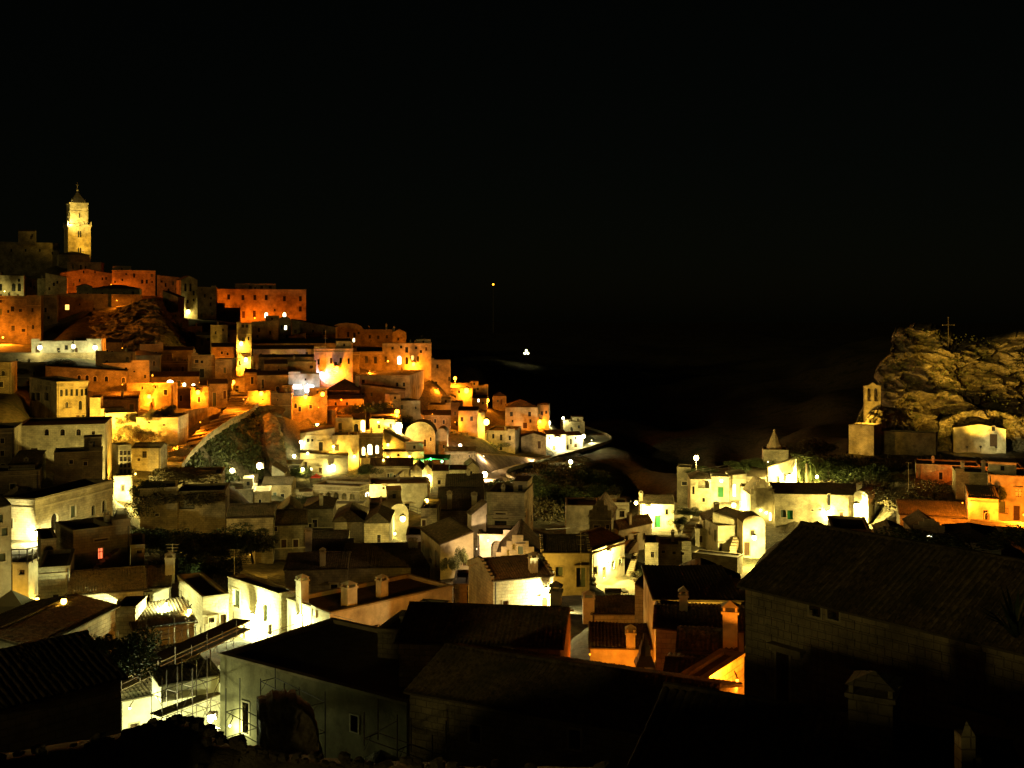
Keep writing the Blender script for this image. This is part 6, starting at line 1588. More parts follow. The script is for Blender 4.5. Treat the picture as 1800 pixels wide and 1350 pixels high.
# ------------------------------------------------------------------ lamps
bpy.context.view_layer.update()
dg = bpy.context.evaluated_depsgraph_get()
def hit(px, py):
    d = P(px, py, 1.0); d.normalize()
    ok, loc, nrm, idx, ob, mx = sc.ray_cast(dg, Vector((0, 0, 0)), d)
    return loc if ok else None
LAMPN = [0]
def lamp(label, px, py, D, col, power, style='wall', r=.28, gs=14, gap=.6, ls=.12, down=0):
    """style wall: bracket lantern; post: on a mast; flood: box floodlight"""
    if D is None:
        hl = hit(px, py)
        D = (hl.y if hl is not None else 250) - gap
    r *= (.95 if style == 'wall' and D > 180 else .8)
    c = P(px, py, D); root = empty('wall_lamp' if style == 'wall' else 'street_lamp' if style == 'post' else 'floodlight', c, label,
                                   'wall lamp' if style == 'wall' else 'street lamp' if style == 'post' else 'floodlight')
    Z = Vector((0, 0, 1)); g = glow(col, gs)
    mb = MB(c); mb.ball(c, r, 10, sz=1.15); mb.build('bulb', g, root)
    cap = MB(c); cap.tube(c + Z * (r * 1.15), c + Z * (r * 1.15 + r * .7), r * 1.3, r * .25, 8); cap.build('lamp_shade', M['metal'], root)
    if style == 'wall':
        br = MB(c); br.tube(c + Z * (r * 1.7), c + Z * (r * 1.7) + Vector((0, gap * .98, .1)), .035, n=6); br.tube(c + Z * r * 1.5, c + Z * r * 1.9, .03, n=6); br.build('bracket', M['metal'], root)
    elif style == 'post':
        po = MB(c); po.tube(c - Z * (r * 1.15), c - Z * down, .05, .09, n=8); po.build('pole', M['metal'], root)
    else:
        bx = MB(c); bx.obox(c + Vector((0, .25 + r, 0)), (r * 1.2, 0, 0), (0, .2, 0), (0, 0, r * .9)); bx.build('housing', M['metal'], root)
    if power > 0:
        ld = bpy.data.lights.new('light', 'POINT'); ld.energy = power; ld.color = col; ld.shadow_soft_size = ls
        lo = bpy.data.objects.new('light', ld); COL.objects.link(lo); lo.parent = root
        lo.location = (0, -r * 1.6 - .1, -r * 1.3 - .1) if style != 'post' else (0, -r * 1.4, -r * 1.6 - .1)
    return root
# hill crest
lamp('white lamp glowing on the dim house below the twin arched windows', 331, 548, None, WY, 900, r=.7)
lamp('leftmost of the three white terrace lamps', 70, 611, 287, WH, 360, r=.55)
lamp('middle of the three white terrace lamps', 129, 609, 289, WH, 360, r=.5)
lamp('rightmost of the three white terrace lamps', 167, 611, 291, WH, 432, r=.55)
lamp('yellow lamp in front of the arched green doors', 8, 512, 416, WY, 900, r=.2, gs=6)
lamp('orange lamp lighting the large three storey house from below', 5, 593, 328, AM, 14000, r=.25)
lamp('orange lamp at the left end of the palazzo base', 415, 558, 472, OR, 4031, r=.3, gs=6)
lamp('orange lamp at the foot of the palazzo arch', 448, 559, 474, OR, 2015, r=.3, gs=6)
lamp('orange lamp at the middle of the palazzo base', 485, 561, 474, OR, 2520, r=.3, gs=6)
lamp('orange lamp lighting the crest rampart', 205, 528, 378, AM, 800, r=.2, gs=3, style='flood')
lamp('dim orange lamp under the cathedral gabled front', 160, 515, 440, OR, 4800, r=.2, gs=3, style='flood')
lamp('warm lamp under the church apse', 195, 500, 440, OR, 3500, r=.2, gs=3, style='flood')
# stairs and alley
lamp('strong orange lamp over the door of the warm stone house', 262, 697, None, AM, 2080, r=.45)
lamp('hidden yellow lamp flooding the low rampart walls', 178, 748, 207, YE, 24000, r=.2, gs=8)
lamp('round orange street lamp on the glowing orange house', 348, 690, None, AM, 1920, r=.5)
lamp('bright yellow lamp left at the head of the stairs', 410, 672, None, AM, 1920, r=.5)
lamp('yellow lamp high in the alley', 432, 632, None, YE, 1920, r=.6)
lamp('topmost yellow lamp of the alley', 424, 604, None, YE, 1760, r=.6)
lamp('small orange lamp between the alley lamps', 417, 648, None, OR, 900, r=.45)
lamp('orange lamp on the low house right of the stairs', 459, 692, None, AM, 2080, r=.55)
lamp('amber lamp lighting the shaded orange wall by the diagonal shadow', 268, 660, 250, AM, 5000, r=.2, gs=3)
lamp('added orange fill lamp tucked between the long framed window house and the terrace house', 640, 712, 300, AM, 1800, r=.12, gs=4)  # first of a run of lamps added to spread orange glow over the hill
lamp('added orange fill lamp in the lane under the four window terrace', 690, 712, 305, AM, 1800, r=.12, gs=4)
lamp('added orange fill lamp in the lane above the gable ended house', 560, 716, 284, AM, 1500, r=.12, gs=4)
lamp('added orange fill lamp between the stacked houses left of the alley', 385, 640, 318, AM, 1800, r=.12, gs=4)
lamp('added orange fill lamp behind the brown gabled house right of the glowing gable', 760, 728, 312, AM, 1600, r=.12, gs=4)
lamp('added orange fill lamp under the orange house stepping down', 770, 684, 362, AM, 2200, r=.12, gs=4)
lamp('added orange fill lamp in the courtyard behind the flat orange house', 800, 742, 328, AM, 1500, r=.12, gs=4)
lamp('added orange fill lamp below the upper terrace doors', 650, 652, 345, AM, 2500, r=.12, gs=4)
lamp('added orange fill lamp in front of the unlit sloping roofs', 560, 606, 352, AM, 2500, r=.12, gs=4)
lamp('added orange fill lamp on the lane by the ridge house', 690, 616, 392, AM, 3000, r=.12, gs=4)
lamp('added orange fill lamp beside the orange block house', 880, 800, 338, AM, 1500, r=.12, gs=4)
lamp('added orange fill lamp in the lane in front of the large hipped orange house', 915, 756, 366, AM, 2200, r=.12, gs=4)
lamp('added orange fill lamp at the foot of the arched window shade house', 215, 676, 242, AM, 1500, r=.12, gs=4)
lamp('added orange fill lamp in the lane left of the stair foot wall house', 320, 674, 270, AM, 900, r=.12, gs=4)
lamp('added orange fill lamp by the pale orange house above the alley', 350, 672, 282, AM, 900, r=.12, gs=4)
lamp('added orange fill lamp over the upper end of the stepped street', 428, 702, 258, AM, 2400, r=.12, gs=4)
lamp('added orange fill lamp over the middle of the stepped street', 352, 742, 228, AM, 1900, r=.12, gs=4)
lamp('added orange fill lamp by the lower steps of the stepped street', 312, 785, 203, AM, 1500, r=.12, gs=4)
lamp('added orange fill lamp at the foot of the orange rampart block', 262, 792, 203, AM, 1800, r=.12, gs=4)
lamp('added orange fill lamp in the lane under the domed house', 742, 778, 284, AM, 1000, r=.12, gs=4)
lamp('added road fill lamp on the bend of the pale road below the row house', 1040, 774, 396, WH, 900, r=.15, gs=5)  # this and the next two are added to brighten the road
lamp('added road fill lamp beside the start of the upper road', 938, 808, 336, PK, 1600, r=.15, gs=5)
lamp('added road fill lamp above the retaining wall of the upper road', 850, 802, 302, PK, 1200, r=.15, gs=5)
lamp('added orange fill lamp beside the lean to roof on the right slope', 1692, 884, 180, AM, 1800, r=.12, gs=4)  # added fill for the scrub and walls on the right slope
lamp('added yellow fill lamp at the foot of the chapel', 1350, 812, 253, WY, 900, r=.15, gs=6)  # added to light the chapel and its spire
lamp('added yellow fill lamp in the lane below the loggia house', 585, 925, 196, YE, 900, r=.1, gs=4)  # first of the yellow lamps added to lift the dim valley lanes
lamp('added yellow fill lamp in the lane below the cream wall house', 425, 905, 200, YE, 800, r=.1, gs=4)
lamp('added yellow fill lamp behind the two chimney house', 770, 880, 200, YE, 900, r=.1, gs=4)
lamp('added yellow fill lamp in the garden of the ruined house fronts', 330, 960, 142, YE, 350, r=.08, gs=4)
lamp('added yellow fill lamp by the dim plastered house', 440, 975, 138, YE, 350, r=.08, gs=4)
lamp('added orange fill lamp behind the three terrace lamps', 215, 612, 300, AM, 900, r=.12, gs=4)  # added orange fill behind the terrace
# centre
lamp('strong orange lamp splashing the long framed window house', 592, 648, None, AM, 3600, r=.7)
lamp('purple white lamp beside the crane mast', 565, 657, None, (0.8, .55, 1.0), 700, r=.5, gs=8)
lamp('orange lamp under the blue white windows', 537, 698, None, AM, 1760, r=.5)
lamp('orange lamp on the terrace right of the blue white windows', 567, 693, None, AM, 1200, r=.55)
lamp('orange lamp hidden on the red roof terrace', 600, 703, 298, OR, 1500, r=.25, gs=6)
lamp('cold light in front of the pinkish shop wall', 540, 676, 294, BL, 500, r=.15, gs=5)
lamp('orange lamp beside the bright arched doorway', 727, 640, None, AM, 2400, r=.6)
lamp('small orange lamp on the terrace left of the arched doorway', 682, 635, 355, AM, 1200, r=.25, gs=8)
lamp('orange lamp at the crest end of the row', 800, 665, 380, AM, 6720, r=.65, style='post', down=4)
lamp('bright orange lamp under the ridge line', 820, 687, None, AM, 3600, r=.9)
lamp('orange lamp in front of the square end house', 857, 704, 388, AM, 2400, r=.7, style='post', down=3)
lamp('strong amber lamp by the red roofed house', 698, 724, None, AM, 2400, r=.65)
lamp('strongest yellow lamp of the slope', 701, 749, None, WY, 3200, r=.95)
lamp('yellow lamp lighting the narrow wall under the red roof', 665, 742, 283, YE, 2600, r=.3)
lamp('glowing lamp at the small yellow gable', 733, 742, 306, YE, 500, r=.2, gs=4)
lamp('cascade of orange light on the lit wall', 855, 742, 332, YE, 2880, r=.9)
lamp('orange lamp at the right corner of the large hipped orange house', 949, 741, None, AM, 1800, r=.55)
lamp('white lamp beside the barn at the road end', 965, 743, 388, WH, 4500, r=.6)
lamp('white lamp of the barn terrace', 990, 735, 424, WH, 1500, r=.5)
lamp('pale street lamp in front of the row house', 980, 773, None, WH, 3600, r=.9)
lamp('pale street lamp at the road bend', 1026, 767, 382, WH, 1500, r=.75, style='post', down=5)
lamp('white lamp on the gorge slope below the road', 1003, 812, 330, WH, 1500, r=.75, style='post', down=4)
lamp('smaller white lamp just below the gorge slope lamp', 1011, 823, 328, WY, 700, r=.4, style='post', down=3)
lamp('large pinkish white street lamp above the green tent', 796, 791, 296, PK, 3200, r=.8, style='post', down=4)
lamp('small pinkish white street lamp right of the large one', 809, 783, 305, PK, 1200, r=.5, style='post', down=4)
lamp('pinkish lamp at the start of the curved road', 852, 834, 268, PK, 11200, r=.7)
lamp('low white lamp at the gable house', 805, 850, 251, WY, 1500, r=.5)
lamp('low white lamp left of the gable house', 794, 850, 251, WY, 1200, r=.5)
lamp('yellow lamp on the second yellow gabled house', 754, 837, None, WY, 900, r=.35)
lamp('round lamp above the white wall house', 728, 842, 246, WY, 900, r=.35)
lamp('amber lamp on the white wall house end', 750, 880, None, YE, 1800, r=.35)
lamp('bright lamp on the left end of the white wall house', 646, 866, 221, WY, 2600, r=.12, gs=8)
lamp('warm yellow lamp on the gable ended house', 558, 746, None, WY, 900, r=.4)
lamp('yellow lamp on the drainpipe house wall', 586, 785, None, YE, 900, r=.35)
lamp('yellow lamp beside the drainpipe', 623, 802, None, YE, 900, r=.32)
lamp('yellow lamp over the restaurant doorway', 581, 821, None, WY, 700, r=.38)
lamp('yellow lamp right of the three lit balcony doors', 682, 782, None, YE, 900, r=.35)
lamp('garden lamp among the restaurant hedges', 682, 804, None, YE, 600, r=.32)
lamp('garden lamp left of the green tent', 720, 803, None, YE, 700, r=.35)
lamp('low garden lamp by the terrace front', 674, 809, None, YE, 400, r=.25)
lamp('white globe lamp over the restaurant steps', 517, 802, None, WH, 400, r=.42)
lamp('twin white lamp on the restaurant stair', 529, 777, None, WH, 500, r=.4)
lamp('small hanging lamp in the restaurant garden', 541, 797, None, WY, 200, r=.28)
lamp('yellow lamp beside the lit white awning', 532, 825, None, WY, 500, r=.42)
lamp('white floodlight left under the ivy bank', 408, 827, 208, WH, 2160, 'flood', r=.5)
lamp('strong white floodlight right under the ivy bank', 456, 819, 228, WH, 2880, 'flood', r=.75)
lamp('brightest lamp on the curved wall below the white wall house', 708, 912, 166, WY, 1500, r=.5)
lamp('narrow lamp glow at the foot of the curved wall', 694, 938, 150, WY, 900, r=.2)
lamp('orange lamp hidden beside the tower house', 238, 833, 182, YE, 1600, r=.15)
lamp('yellow lamp flooding the lit stairway', 224, 866, 168, WY, 5000, r=.2)
# left foreground
lamp('dazzling white lamp on the monastery corner', 63, 938, None, WH, 2600, r=.3, gs=30, gap=1.5)
lamp('white lamp behind the dark ruined roof', 176, 918, 124, WY, 1600, r=.18)
lamp('yellow lamp low on the apricot house', 65, 1054, None, YE, 350, r=.22)
lamp('yellow lamp on the green lit wall', 112, 1057, None, YE, 500, r=.26)
lamp('lamp under the yellow canopy at the left edge', 18, 1074, 86, YE, 500, r=.15)
lamp('floodlight whitening the wall under the large tiled roof', 226, 1064, 99.2, WG, 1700, 'flood', r=.18)
lamp('lamp on the white chimney house', 292, 1062, None, WG, 900, r=.14, gap=1.0)
lamp('yellow lamp on the brightly lit corner house', 333, 1074, None, WY, 1300, r=.2)
lamp('dazzling white floodlight on the facade of the balcony house', 441, 1082, None, WG, 5200, 'flood', r=.22, gs=40, gap=1.3)
lamp('white lamp on the right wing of the balcony house', 523, 1084, None, WG, 1200, r=.18, gs=20)
lamp('dazzling white lamp among the scaffolding', 370, 1262, 64, WG, 1500, 'flood', r=.26, gs=40)
lamp('white lamp shining on the doorway of the yellow green wall', 404, 1276, None, WG, 130, r=.07, gs=20, gap=.7)
lamp('small white lamp by the floodlit wall', 228, 1245, 62, WG, 500, r=.08, gs=10)
lamp('orange street lamp deep in the alley beside the big dark house', 1296, 1196, 49.3, AM, 2600, r=.08, gs=10)
lamp('orange lamp behind the black silhouetted house', 1037, 1150, 62, OR, 70, r=.06, gs=5)
lamp('hidden amber lamp under the cut out brick cornice', 1225, 1096, 70.4, YE, 240, r=.06, gs=5)
lamp('amber lamp below the stepped amber wall', 1090, 1180, 71, AM, 300, r=.06, gs=5)
lamp('amber lamp lighting the ochre wall', 745, 1085, 82, AM, 1500, r=.06, gs=5)
lamp('amber lamp at the left foot of the ochre wall', 640, 1110, 80, YE, 700, r=.06, gs=5)
# centre right
lamp('white lamp with pale halo on the long tiled roof house', 960, 1037, None, WH, 1500, r=.24, gs=25)
lamp('yellow white lamp on the brightest facade', 1070, 972, None, WY, 4200, r=.35, gs=25)
lamp('lamp above the green door house', 1140, 893, None, WY, 5400, r=.4, gs=25)
lamp('lamp on the gable corner beside the green door house', 1118, 884, 231, WY, 1500, r=.4)
lamp('lamp above the second green doorway', 1268, 845, 237, WY, 2560, r=.35)
lamp('lamp flooding the courtyard behind the cottage', 1290, 888, 234, WY, 4800, r=.45, gs=25)
lamp('tall street lamp on the gorge edge', 1224, 805, 252, WY, 2500, r=.7, gs=16, style='post', down=4)
lamp('dazzling lamp on the rounded wall house', 1326, 945, 193, WY, 8400, r=.4, gs=25)
lamp('dazzling lamp in the square under the palms', 1388, 838, 250, WY, 9600, r=.5, gs=25)
lamp('lamp between the palm trunks', 1436, 838, 247, WY, 2500, r=.35, gs=25)
lamp('left round wall lamp of the stepped gable front', 1337, 897, None, WY, 80, r=.28)
lamp('right round wall lamp of the stepped gable front', 1347, 901, None, WY, 80, r=.28)
lamp('blazing lamp at the right end of the church house', 1506, 890, None, WY, 7000, r=.6, gs=25, gap=2.0)
lamp('lamp at the door of the long church house', 1455, 900, None, WY, 1500, r=.25)
lamp('pink lamp inside the arched gateway', 858, 950, 136, PK, 700, r=.12, gs=6)
lamp('pink lamp lighting the sloping bougainvillea wall', 838, 965, 120, PK, 700, r=.06, gs=4)
lamp('lamp on the terrace of the orange plant house', 1800, 905, 172, AM, 8500, r=.2, gs=6)
lamp('orange lamp over the ledge house', 1720, 822, 222, OR, 2500, r=.15, gs=4, style='flood')
lamp('dim yellow lamp by the cream gabled house', 905, 1040, 114, YE, 900, r=.05, gs=4)
# spots at the rock church
def spot(label, px, py, D, tgt, power, col=WY, ang=70, r=.35):
    c = P(px, py, D); root = empty('spotlight', c, label, 'spotlight')
    d = (P(*tgt) - c).normalized(); x = d.orthogonal().normalized(); y = d.cross(x)
    mb = MB(c); mb.tube(c - d * .5, c - d * .05, r * .6, r, 10); mb.build('housing', M['metal'], root)
    mb = MB(c); mb.ball(c - d * .05, r * .85, 8); mb.build('lens', glow((1, 1, .9), 10), root)
    mb = MB(c); mb.tube(c - d * .3, c - d * .3 - Vector((0, 0, 1.2)), .08, n=6); mb.build('stand', M['metal'], root)
    ld = bpy.data.lights.new('light', 'SPOT'); ld.energy = power; ld.color = col; ld.spot_size = R(ang); ld.spot_blend = .8; ld.shadow_soft_size = .3
    lo = bpy.data.objects.new('light', ld); COL.objects.link(lo); lo.parent = root; lo.location = d * (r + .15)
    lo.rotation_euler = d.to_track_quat('-Z', 'Y').to_euler()
spot('spotlight at the foot of the rounded bastion', 1489, 795, 290, (1510, 760, 302), 1500, YE, 90)
spot('leftmost spotlight of the row under the rock', 1669, 790, 304, (1620, 650, 350), 21000, YE, 46)
spot('second spotlight of the row under the rock', 1700, 786, 306, (1696, 765, 322), 1300, YE, 110)
spot('third spotlight of the row under the rock', 1724, 785, 306, (1715, 640, 350), 19000, YE, 46)
spot('fourth spotlight of the row aimed at the church door', 1751, 786, 309, (1755, 765, 322), 1300, WH, 80)
spot('rightmost spotlight of the row under the rock', 1779, 790, 304, (1800, 640, 350), 24000, YE, 46)
spot('spotlight halfway up the rock ledge', 1641, 645, 334, (1690, 615, 350), 5000, YE, 110)
spot('spotlight on the bastion top lighting the left shoulder of the rock', 1514, 743, 298, (1570, 640, 345), 8000, YE, 80, r=.15)
# tower spots, all added to floodlight the tower
D = 520
spot('added spotlight on the tower ledge in front of the upper stage', 141, 396, 513, (138, 375, 522), 3500, WY, 140, r=.3)
spot('added spotlight on the tower ledge at its left corner', 121, 396, 516, (124, 375, 524), 2600, WY, 140, r=.3)
spot('added spotlight on the church roof aimed at the lower tower stage', 146, 441, 508, (138, 405, 519), 6000, YE, 110, r=.2)
spot('added spotlight right of the tower foot', 168, 458, 505, (150, 420, 520), 9000, YE, 55, r=.2)
spot('added spotlight on the spire corner', 121, 357, 512, (132, 345, 520), 900, WY, 100, r=.25)

# ------------------------------------------------------------------ scaffolding
def scaffold(label, a, b, zt, zb, bays, depth=.8, decks=(), rails=True, lift=1.9, group='steel scaffolding'):
    a = Vector(a); b = Vector(b); e = (b - a); L = e.length; e = e / L; f = Vector((-e.y, e.x, 0))
    root = empty('scaffolding', Vector((a.x, a.y, zb)), label, 'scaffolding', group); org = Vector((a.x, a.y, zb))
    for row in (0, 1):
        for k in range(bays + 1):
            p = a + e * (L * k / bays) + f * (depth * row); mb = MB(org); ztk = zt + (.35 if (k + row) % 2 else 0)
            mb.tube((p.x, p.y, zb), (p.x, p.y, ztk), .03, n=5); mb.build('pole', M['steel'], root)
    z = zb + .3; lv = 0
    while z < zt:
        for row in (0, 1):
            mb = MB(org); p = a + f * (depth * row); q = b + f * (depth * row)
            mb.tube((p.x, p.y, z), (q.x, q.y, z), .024, n=5); mb.build('rail', M['steel'], root)
        for k in range(bays):
            p = a + e * (L * k / bays); q = a + e * (L * (k + 1) / bays)
            if (k + lv) % 2 == 0 and z + lift <= zt + .5:
                mb = MB(org); mb.tube((p.x, p.y, z), (q.x, q.y, z + lift), .02, n=5); mb.build('brace', M['steel'], root)
        for k in range(bays + 1):
            p = a + e * (L * k / bays); q = p + f * depth
            mb = MB(org); mb.tube((p.x, p.y, z), (q.x, q.y, z), .022, n=5)
            mb.tube((p.x, p.y, z - .5), ((p.x + q.x) / 2, (p.y + q.y) / 2, z), .016, n=4); mb.build('ledger', M['steel'], root)
        z += lift; lv += 1
    for dz in decks:
        n = 3
        for k in range(n):
            c = (a + b) / 2 + f * (depth * (k + .5) / n); mb = MB(org)
            mb.obox((c.x, c.y, dz), e * (L / 2 + .1), f * (depth / n / 2 - .01), Vector((0, 0, .03))); mb.build('plank', M['plank'], root)
    return root
def zat(py, D): return (H0 - py) * D / F
def xy(px, D): p = P(px, 560, D); return Vector((p.x, p.y, 0))
scaffold('scaffolding in front of the green lit lean to wall', xy(221, 73), xy(344, 77), zat(1108, 75), zat(1215, 75), 5, 1.0, lift=1.75)
scaffold('scaffolding before the brightly lit corner house', xy(352, 82), xy(410, 84), zat(1095, 83), zat(1180, 83), 2, 1.0, lift=1.7)
scaffold('long raised walkway of planks and tubes crossing the alley', xy(213, 66), xy(440, 79), zat(1190, 66) + .0, zat(1212, 66), 8, 1.4, decks=(zat(1196, 66), zat(1214, 66)), lift=1.0)
scaffold('tubular scaffolding against the floodlit white wall', xy(285, 60), xy(389, 63.5), zat(1172, 62), zat(1320, 61), 4, .9, decks=(zat(1236, 62),), lift=1.5)
scaffold('scaffolding at the lit doorway of the yellow green wall', xy(397, 56), xy(452, 53.8), zat(1222, 55), zat(1320, 55), 1, .8, lift=1.3)
scaffold('dim scaffolding on the yellow green wall above the ruined arch', xy(458, 53.4), xy(545, 50), zat(1198, 53), zat(1330, 52), 2, .8, lift=1.4)
scaffold('small scaffolding sticking up behind the flat mortar roof', xy(470, 82), xy(548, 86), zat(1090, 84), zat(1150, 84), 2, 1.0, lift=1.5)
scaffold('black scaffold rails below the unlit long roof', xy(640, 46), xy(760, 43.5), zat(1268, 45), zat(1345, 44), 2, .8, lift=1.2)

# ------------------------------------------------------------------ aerials, cross, railings
def aerial(label, px, py0, py1, D, arms=3, name='antenna'):
    b = P(px, py0, D); h = (py0 - py1) * D / F; root = empty(name, b, label, 'antenna')
    mb = MB(b); mb.tube(b - Vector((0, 0, .5)), b + Vector((0, 0, h)), .045, .03, n=6); mb.build('mast', M['coping'], root)
    for k in range(arms):
        z = h * (.98 - .1 * k); mb = MB(b); w = .6 - .08 * k
        mb.obox(b + Vector((0, 0, z)), (w, 0, 0), (0, .02, 0), (0, 0, .02)); mb.build('antenna_arm', M['coping'], root)
aerial('tall pale aerial mast standing on the white chimney house', 303, 1012, 956, 103)
aerial('aerial mast above the balcony house roof', 412, 1002, 966, 107)
aerial('thin tall aerial in front of the broad shuttered house', 1021, 1010, 932, 116, 4)
aerial('tiny aerial on the arched gable of the ridge', 609, 578, 567, 412, 1)
aerial('aerial on the flat roofed row house skyline', 741, 602, 590, 384, 2)
aerial('tall crane like mast in front of the long framed window house', 572, 700, 580, 300, 2)
aerial('pole on the slope left of the brown ledge house', 1597, 880, 812, 205, 1)
def cross():
    D = 350; b = P(1667, 612, D); s = D / F; root = empty('cross', b, 'tall thin iron cross standing on top of the rock', 'cross')
    mb = MB(b); mb.tube(b - Vector((0, 0, 2)), b + Vector((0, 0, 54 * s)), .16, .12, n=6); mb.build('shaft', M['metal'], root)
    mb = MB(b); z = 41 * s; mb.tube(b + Vector((-10 * s, 0, z)), b + Vector((10 * s, 0, z)), .13, n=6); mb.build('crossbar', M['metal'], root)
    for dx, dz in ((-10 * s, 41 * s), (10 * s, 41 * s), (0, 54 * s)):
        mb = MB(b); mb.ball(b + Vector((dx, 0, dz)), .28, 8); mb.build('knob', M['metal'], root)
cross()
def railing(label, pts, h=1.1, n=14):
    ps = [P(*p) for p in pts]; org = ps[0]; root = empty('railing', org, label, 'railing')
    for a, b in zip(ps[:-1], ps[1:]):
        for k in (0.5, 1.0):
            mb = MB(org); mb.tube(a + Vector((0, 0, h * k)), b + Vector((0, 0, h * k)), .05, n=5); mb.build('rail', M['metal'], root)
        m = max(2, int((b - a).length / 2))
        for k in range(m + 1):
            c = a.lerp(b, k / m); mb = MB(org); mb.tube(c - Vector((0, 0, .3)), c + Vector((0, 0, h)), .05, n=5); mb.build('post', M['metal'], root)
railing('railing along the gorge edge behind the tall street lamp', [(1222, 834, 258), (1262, 828, 262), (1300, 823, 264), (1342, 812, 266)])
railing('railing of the roof terrace above the curved bright wall', [(690, 904, 205), (722, 900, 205), (745, 906, 203)])
railing('dark railing on the balcony of the apricot house', [(20, 985, 92), (48, 985, 89), (66, 980, 90.5)], .9)
railing('railing of the pergola terrace left of the palazzo', [(381, 541, 448), (400, 541, 448), (421, 541, 449)])

def dish(label, px, py, D, r=.5):
    c = P(px, py, D); root = empty('satellite_dish', c, label, 'satellite dish')
    N = 12; V = []
    for i in range(4):
        t = i / 3
        V.append([(r * t * math.cos(2 * math.pi * k / N), -.02 - .12 * (1 - t * t) + .1 * t, r * t * math.sin(2 * math.pi * k / N)) for k in range(N + 1)])
    grid_mesh('reflector', np.array(V), M['canvas'], parent=root, smooth=True)
    mb = MB((0, 0, 0)); mb.tube((0, .05, 0), (0, .1, -r * 2), .035, n=6); mb.tube((0, 0, -r), (0, -.45, -.1), .015, n=4); mb.build('stand', M['metal'], root)
dish('round pale satellite dish by the dark stepped gable', 1080, 936, 168, .6)

# cables ---------------------------------------------------------------
def cable(label, a, b, sag, name='cable'):
    a = P(*a); b = P(*b); org = (a + b) / 2; mb = MB(org); N = 12; pp = None
    for k in range(N + 1):
        t = k / N; q = a.lerp(b, t) - Vector((0, 0, sag * 4 * t * (1 - t)))
        if pp is not None: mb.tube(pp, q, .02, n=4)
        pp = q
    mb.build(name, M['metal'], label=label, cat='cable')
cable('thin cable slung from the scooped parapet house to the white flat roofed house', (937, 905, 151), (1040, 912, 196), 1.2)
cable('thin cable running past the dark stepped gable', (960, 930, 140), (1110, 880, 224), 1.5)
cable('cable sagging over the floodlit balcony facade', (505, 1035, 96), (620, 1090, 89), .4)

# canvas, tents, garden furniture -------------------------------------
def awning(name, label, cat, cx, cy, D, w, d, h, mat, pole=True, peak=True):
    c = P(cx, cy, D); root = empty(name, c, label, cat)
    mb = MB(c); q = [c + Vector((sx * w / 2, sy * d / 2, h + (0 if peak else .3 * sy))) for sx, sy in ((-1, -1), (1, -1), (1, 1), (-1, 1))]
    t = c + Vector((0, 0, h + (.28 * w if peak else .05)))
    for k in range(4):
        a_, b_ = q[k], q[(k + 1) % 4]; m_ = (a_ + b_) / 2 * .5 + t * .5 - Vector((0, 0, .12 * w * .3))
        m1 = a_.lerp(t, .5) - Vector((0, 0, .05 * w)); m2 = b_.lerp(t, .5) - Vector((0, 0, .05 * w))
        mb.face([a_, b_, m2, m1]); mb.face([m1, m2, t])
        mb.face([a_, b_, b_ - Vector((0, 0, .25)), a_ - Vector((0, 0, .25))])
    mb.build('canopy', M[mat], root)
    for k in range(4):
        mb = MB(c); mb.tube((q[k].x, q[k].y, c.z - .5), q[k], .05, n=6); mb.build('pole', M['metal'], root)
awning('canopy', 'glowing yellow canvas canopy with a peaked top at the left edge', 'canopy', 20, 1098, 84, 5.2, 4.0, 1.2, 'canvas')
awning('awning', 'lit white awning over the restaurant steps', 'awning', 516, 826, 256, 4.0, 3, 1.9, 'canvas', peak=False)
awning('parasol_tent', 'bright red cloth tent glowing below the lit restaurant', 'tent', 556, 850, 246, 2.2, 2.0, 1.6, 'redcloth')
awning('tent', 'green lit garden tent beside the hedge', 'tent', 757, 814, 268, 9.5, 4, 1.6, 'green', peak=False)
lamp('green lamp inside the garden tent', 757, 806, 266, (.15, 1.0, .35), 500, r=.2, gs=3)
lamp('pale green lamp at the right end of the garden tent', 777, 811, 266, (.4, 1.0, .5), 250, r=.3, gs=4)

def steps_bench(label, px, py, D):
    c = P(px, py, D); root = empty('stone_bench', c, label, 'bench')
    for k in range(3):
        mb = MB(c); mb.obox(c + Vector((.9 * 0, .35 * k, .18 + .2 * k)), (1.1, 0, 0), (0, .2, 0), (0, 0, .18)); mb.build('seat_slab', M['frame'], root)
    mb = MB(c); mb.obox(c + Vector((1.5, .6, .45)), (.35, .2, 0), (-.2, .9, 0), (0, 0, .12)); mb.build('ramp_slab', M['frame'], root)
steps_bench('low stepped stone bench on the pale patio', 1078, 1046, 150)
def urn(label, px, py, D, s=1.0):
    c = P(px, py, D); root = empty('planter', c, label, 'planter'); mb = MB(c)
    for z0, z1, r0, r1 in ((0, .15, .3, .25), (.15, .5, .25, .42), (.5, .62, .42, .36)):
        mb.tube(c + Vector((0, 0, z0 * s)), c + Vector((0, 0, z1 * s)), r0 * s, r1 * s, n=12)
    mb.build('pot', M['tile'], root)
    o = bpy.data.objects.new('foliage', CR['dry'][0]); COL.objects.link(o); o.parent = root; o.scale = (.5 * s,) * 3; o.location = (0, 0, .5 * s)
urn('round planter at the left corner of the patio', 1041, 1036, 152, 1.5)
urn('round planter in front of the outside stair', 1118, 1025, 161, 1.5)
urn('large pot beside the dark terrace stair', 1192, 930, 224, 1.4)
def vent(label, px, py, D):
    c = P(px, py, D); root = empty('stone_vent', c, label, 'roof vent')
    for k, (w, h) in enumerate(((1.5, .3), (1.1, .25), (.7, .5), (.45, .3), (.2, .35))):
        z = sum(q[1] for q in ((1.5, .3), (1.1, .25), (.7, .5), (.45, .3), (.2, .35))[:k])
        mb = MB(c); mb.tube(c + Vector((0, 0, z)), c + Vector((0, 0, z + h)), w / 2, w / 2 * .82, n=8 if k > 1 else 4); mb.build('stone_tier', M['grey'], root)
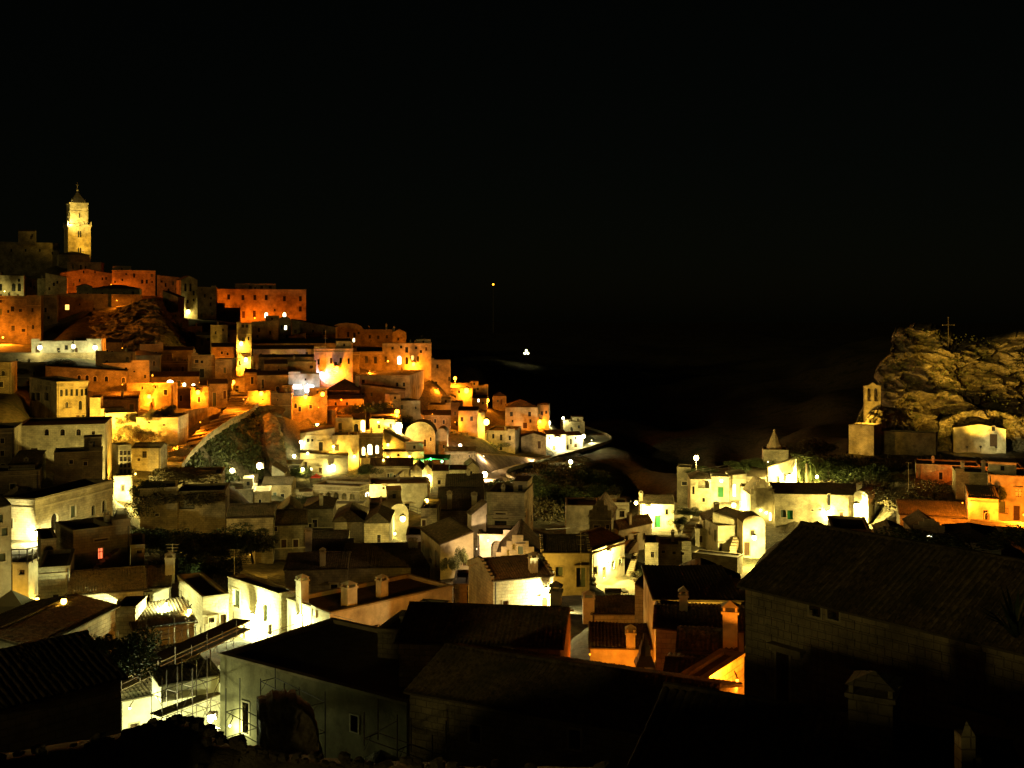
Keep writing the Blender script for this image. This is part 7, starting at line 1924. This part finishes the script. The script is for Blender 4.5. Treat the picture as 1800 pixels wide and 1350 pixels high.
vent('tiered stone roof finial silhouetted against the amber wall', 1133, 1168, 60)
# person sized blob at the doorway of the yellow green wall
# stepped crest stones at the left end of the bottom right roof
for i, (px, py, D_) in enumerate(((1178, 1226, 33), (1188, 1224, 33.2), (1206, 1228, 33), (1222, 1232, 32.8))):
    pass

# lattice and pale stepped wall at the far right, behind the big roof
H('pale stepped wall fragment lit between dark roofs at the right', 1700, 1760, 118, 985, 1000, a=4, dep=1, roof='ga', rise=.8, mat='white', step=True)
# spiky agave silhouette at the right edge
def agave(label, px, py, D, s):
    b = P(px, py, D); root = empty('agave', b, label, 'plant'); r = random.Random(2)
    for k in range(26):
        az = r.uniform(0, 6.28); el = r.uniform(.2, 1.4); d = Vector((math.cos(az) * math.cos(el), math.sin(az) * math.cos(el), math.sin(el))); w = d.cross(Vector((0, 0, 1))).normalized() * .06 * s
        mb = MB((0, 0, 0)); tip = d * s * r.uniform(.8, 1.2); md = tip * .5 + Vector((0, 0, .1 * s))
        mb.face([Vector(-w), Vector(w), md + w * .9, md - w * .9]); mb.face([md - w * .9, md + w * .9, tip]); mb.build('leaf', M['leaf'], root)
agave('dark spiky plant rising at the right edge of the big dark house', 1785, 1120, 33.5, 1.4)
mbp = MB(P(1696, 1350, 25))
c = P(1696, 1350, 25)
mbp.obox(c + Vector((0, 0, -.2)), (.16, 0, 0), (0, .2, 0), (0, 0, 1.0)); mbp.obox(c + Vector((.2, 0, -.5)), (.1, 0, 0), (0, .2, 0), (0, 0, .8))
mbp.face([c + Vector((-.16, -.2, .8)), c + Vector((.16, -.2, .8)), c + Vector((-.05, -.2, 1.15))])
mbp.build('broken_pier', M['light'], label='pale broken stone pier at the bottom right corner', cat='pier')

# ------------------------------------------------------------------ far lights
def far_lamp(label, px, py, D, col, r, gs, h, name='distant_lamp'):
    c = P(px, py, D); root = empty(name, c, label, 'distant lamp')
    mb = MB(c); mb.ball(c, r, 8); mb.build('bulb', glow(col, gs), root)
    mb = MB(c); mb.tube(c - Vector((0, 0, h)), c - Vector((0, 0, r)), r * .3, r * .15, n=6); mb.build('mast', M['metal'], root)
far_lamp('top lamp of the three white lamps far across the gorge', 925, 616, 900, WH, .8, 12, 12)
far_lamp('left lamp of the three white lamps far across the gorge', 922.5, 621, 900, WH, .8, 12, 10)
far_lamp('right lamp of the three white lamps far across the gorge', 928, 621, 900, WH, .8, 12, 10)
far_lamp('lonely orange lamp on a tall mast beyond the gorge', 867, 500, 2400, AM, 2.0, 5, 110)
for i, px in enumerate((1141, 1147, 1152, 1157, 1162, 1167)):
    far_lamp('small far lamp in the distant row, number %s from the left' % ['one', 'two', 'three', 'four', 'five', 'six'][i], px, 607 + (i % 2) * .6, 2000, WY, .9, 2.2, 10)
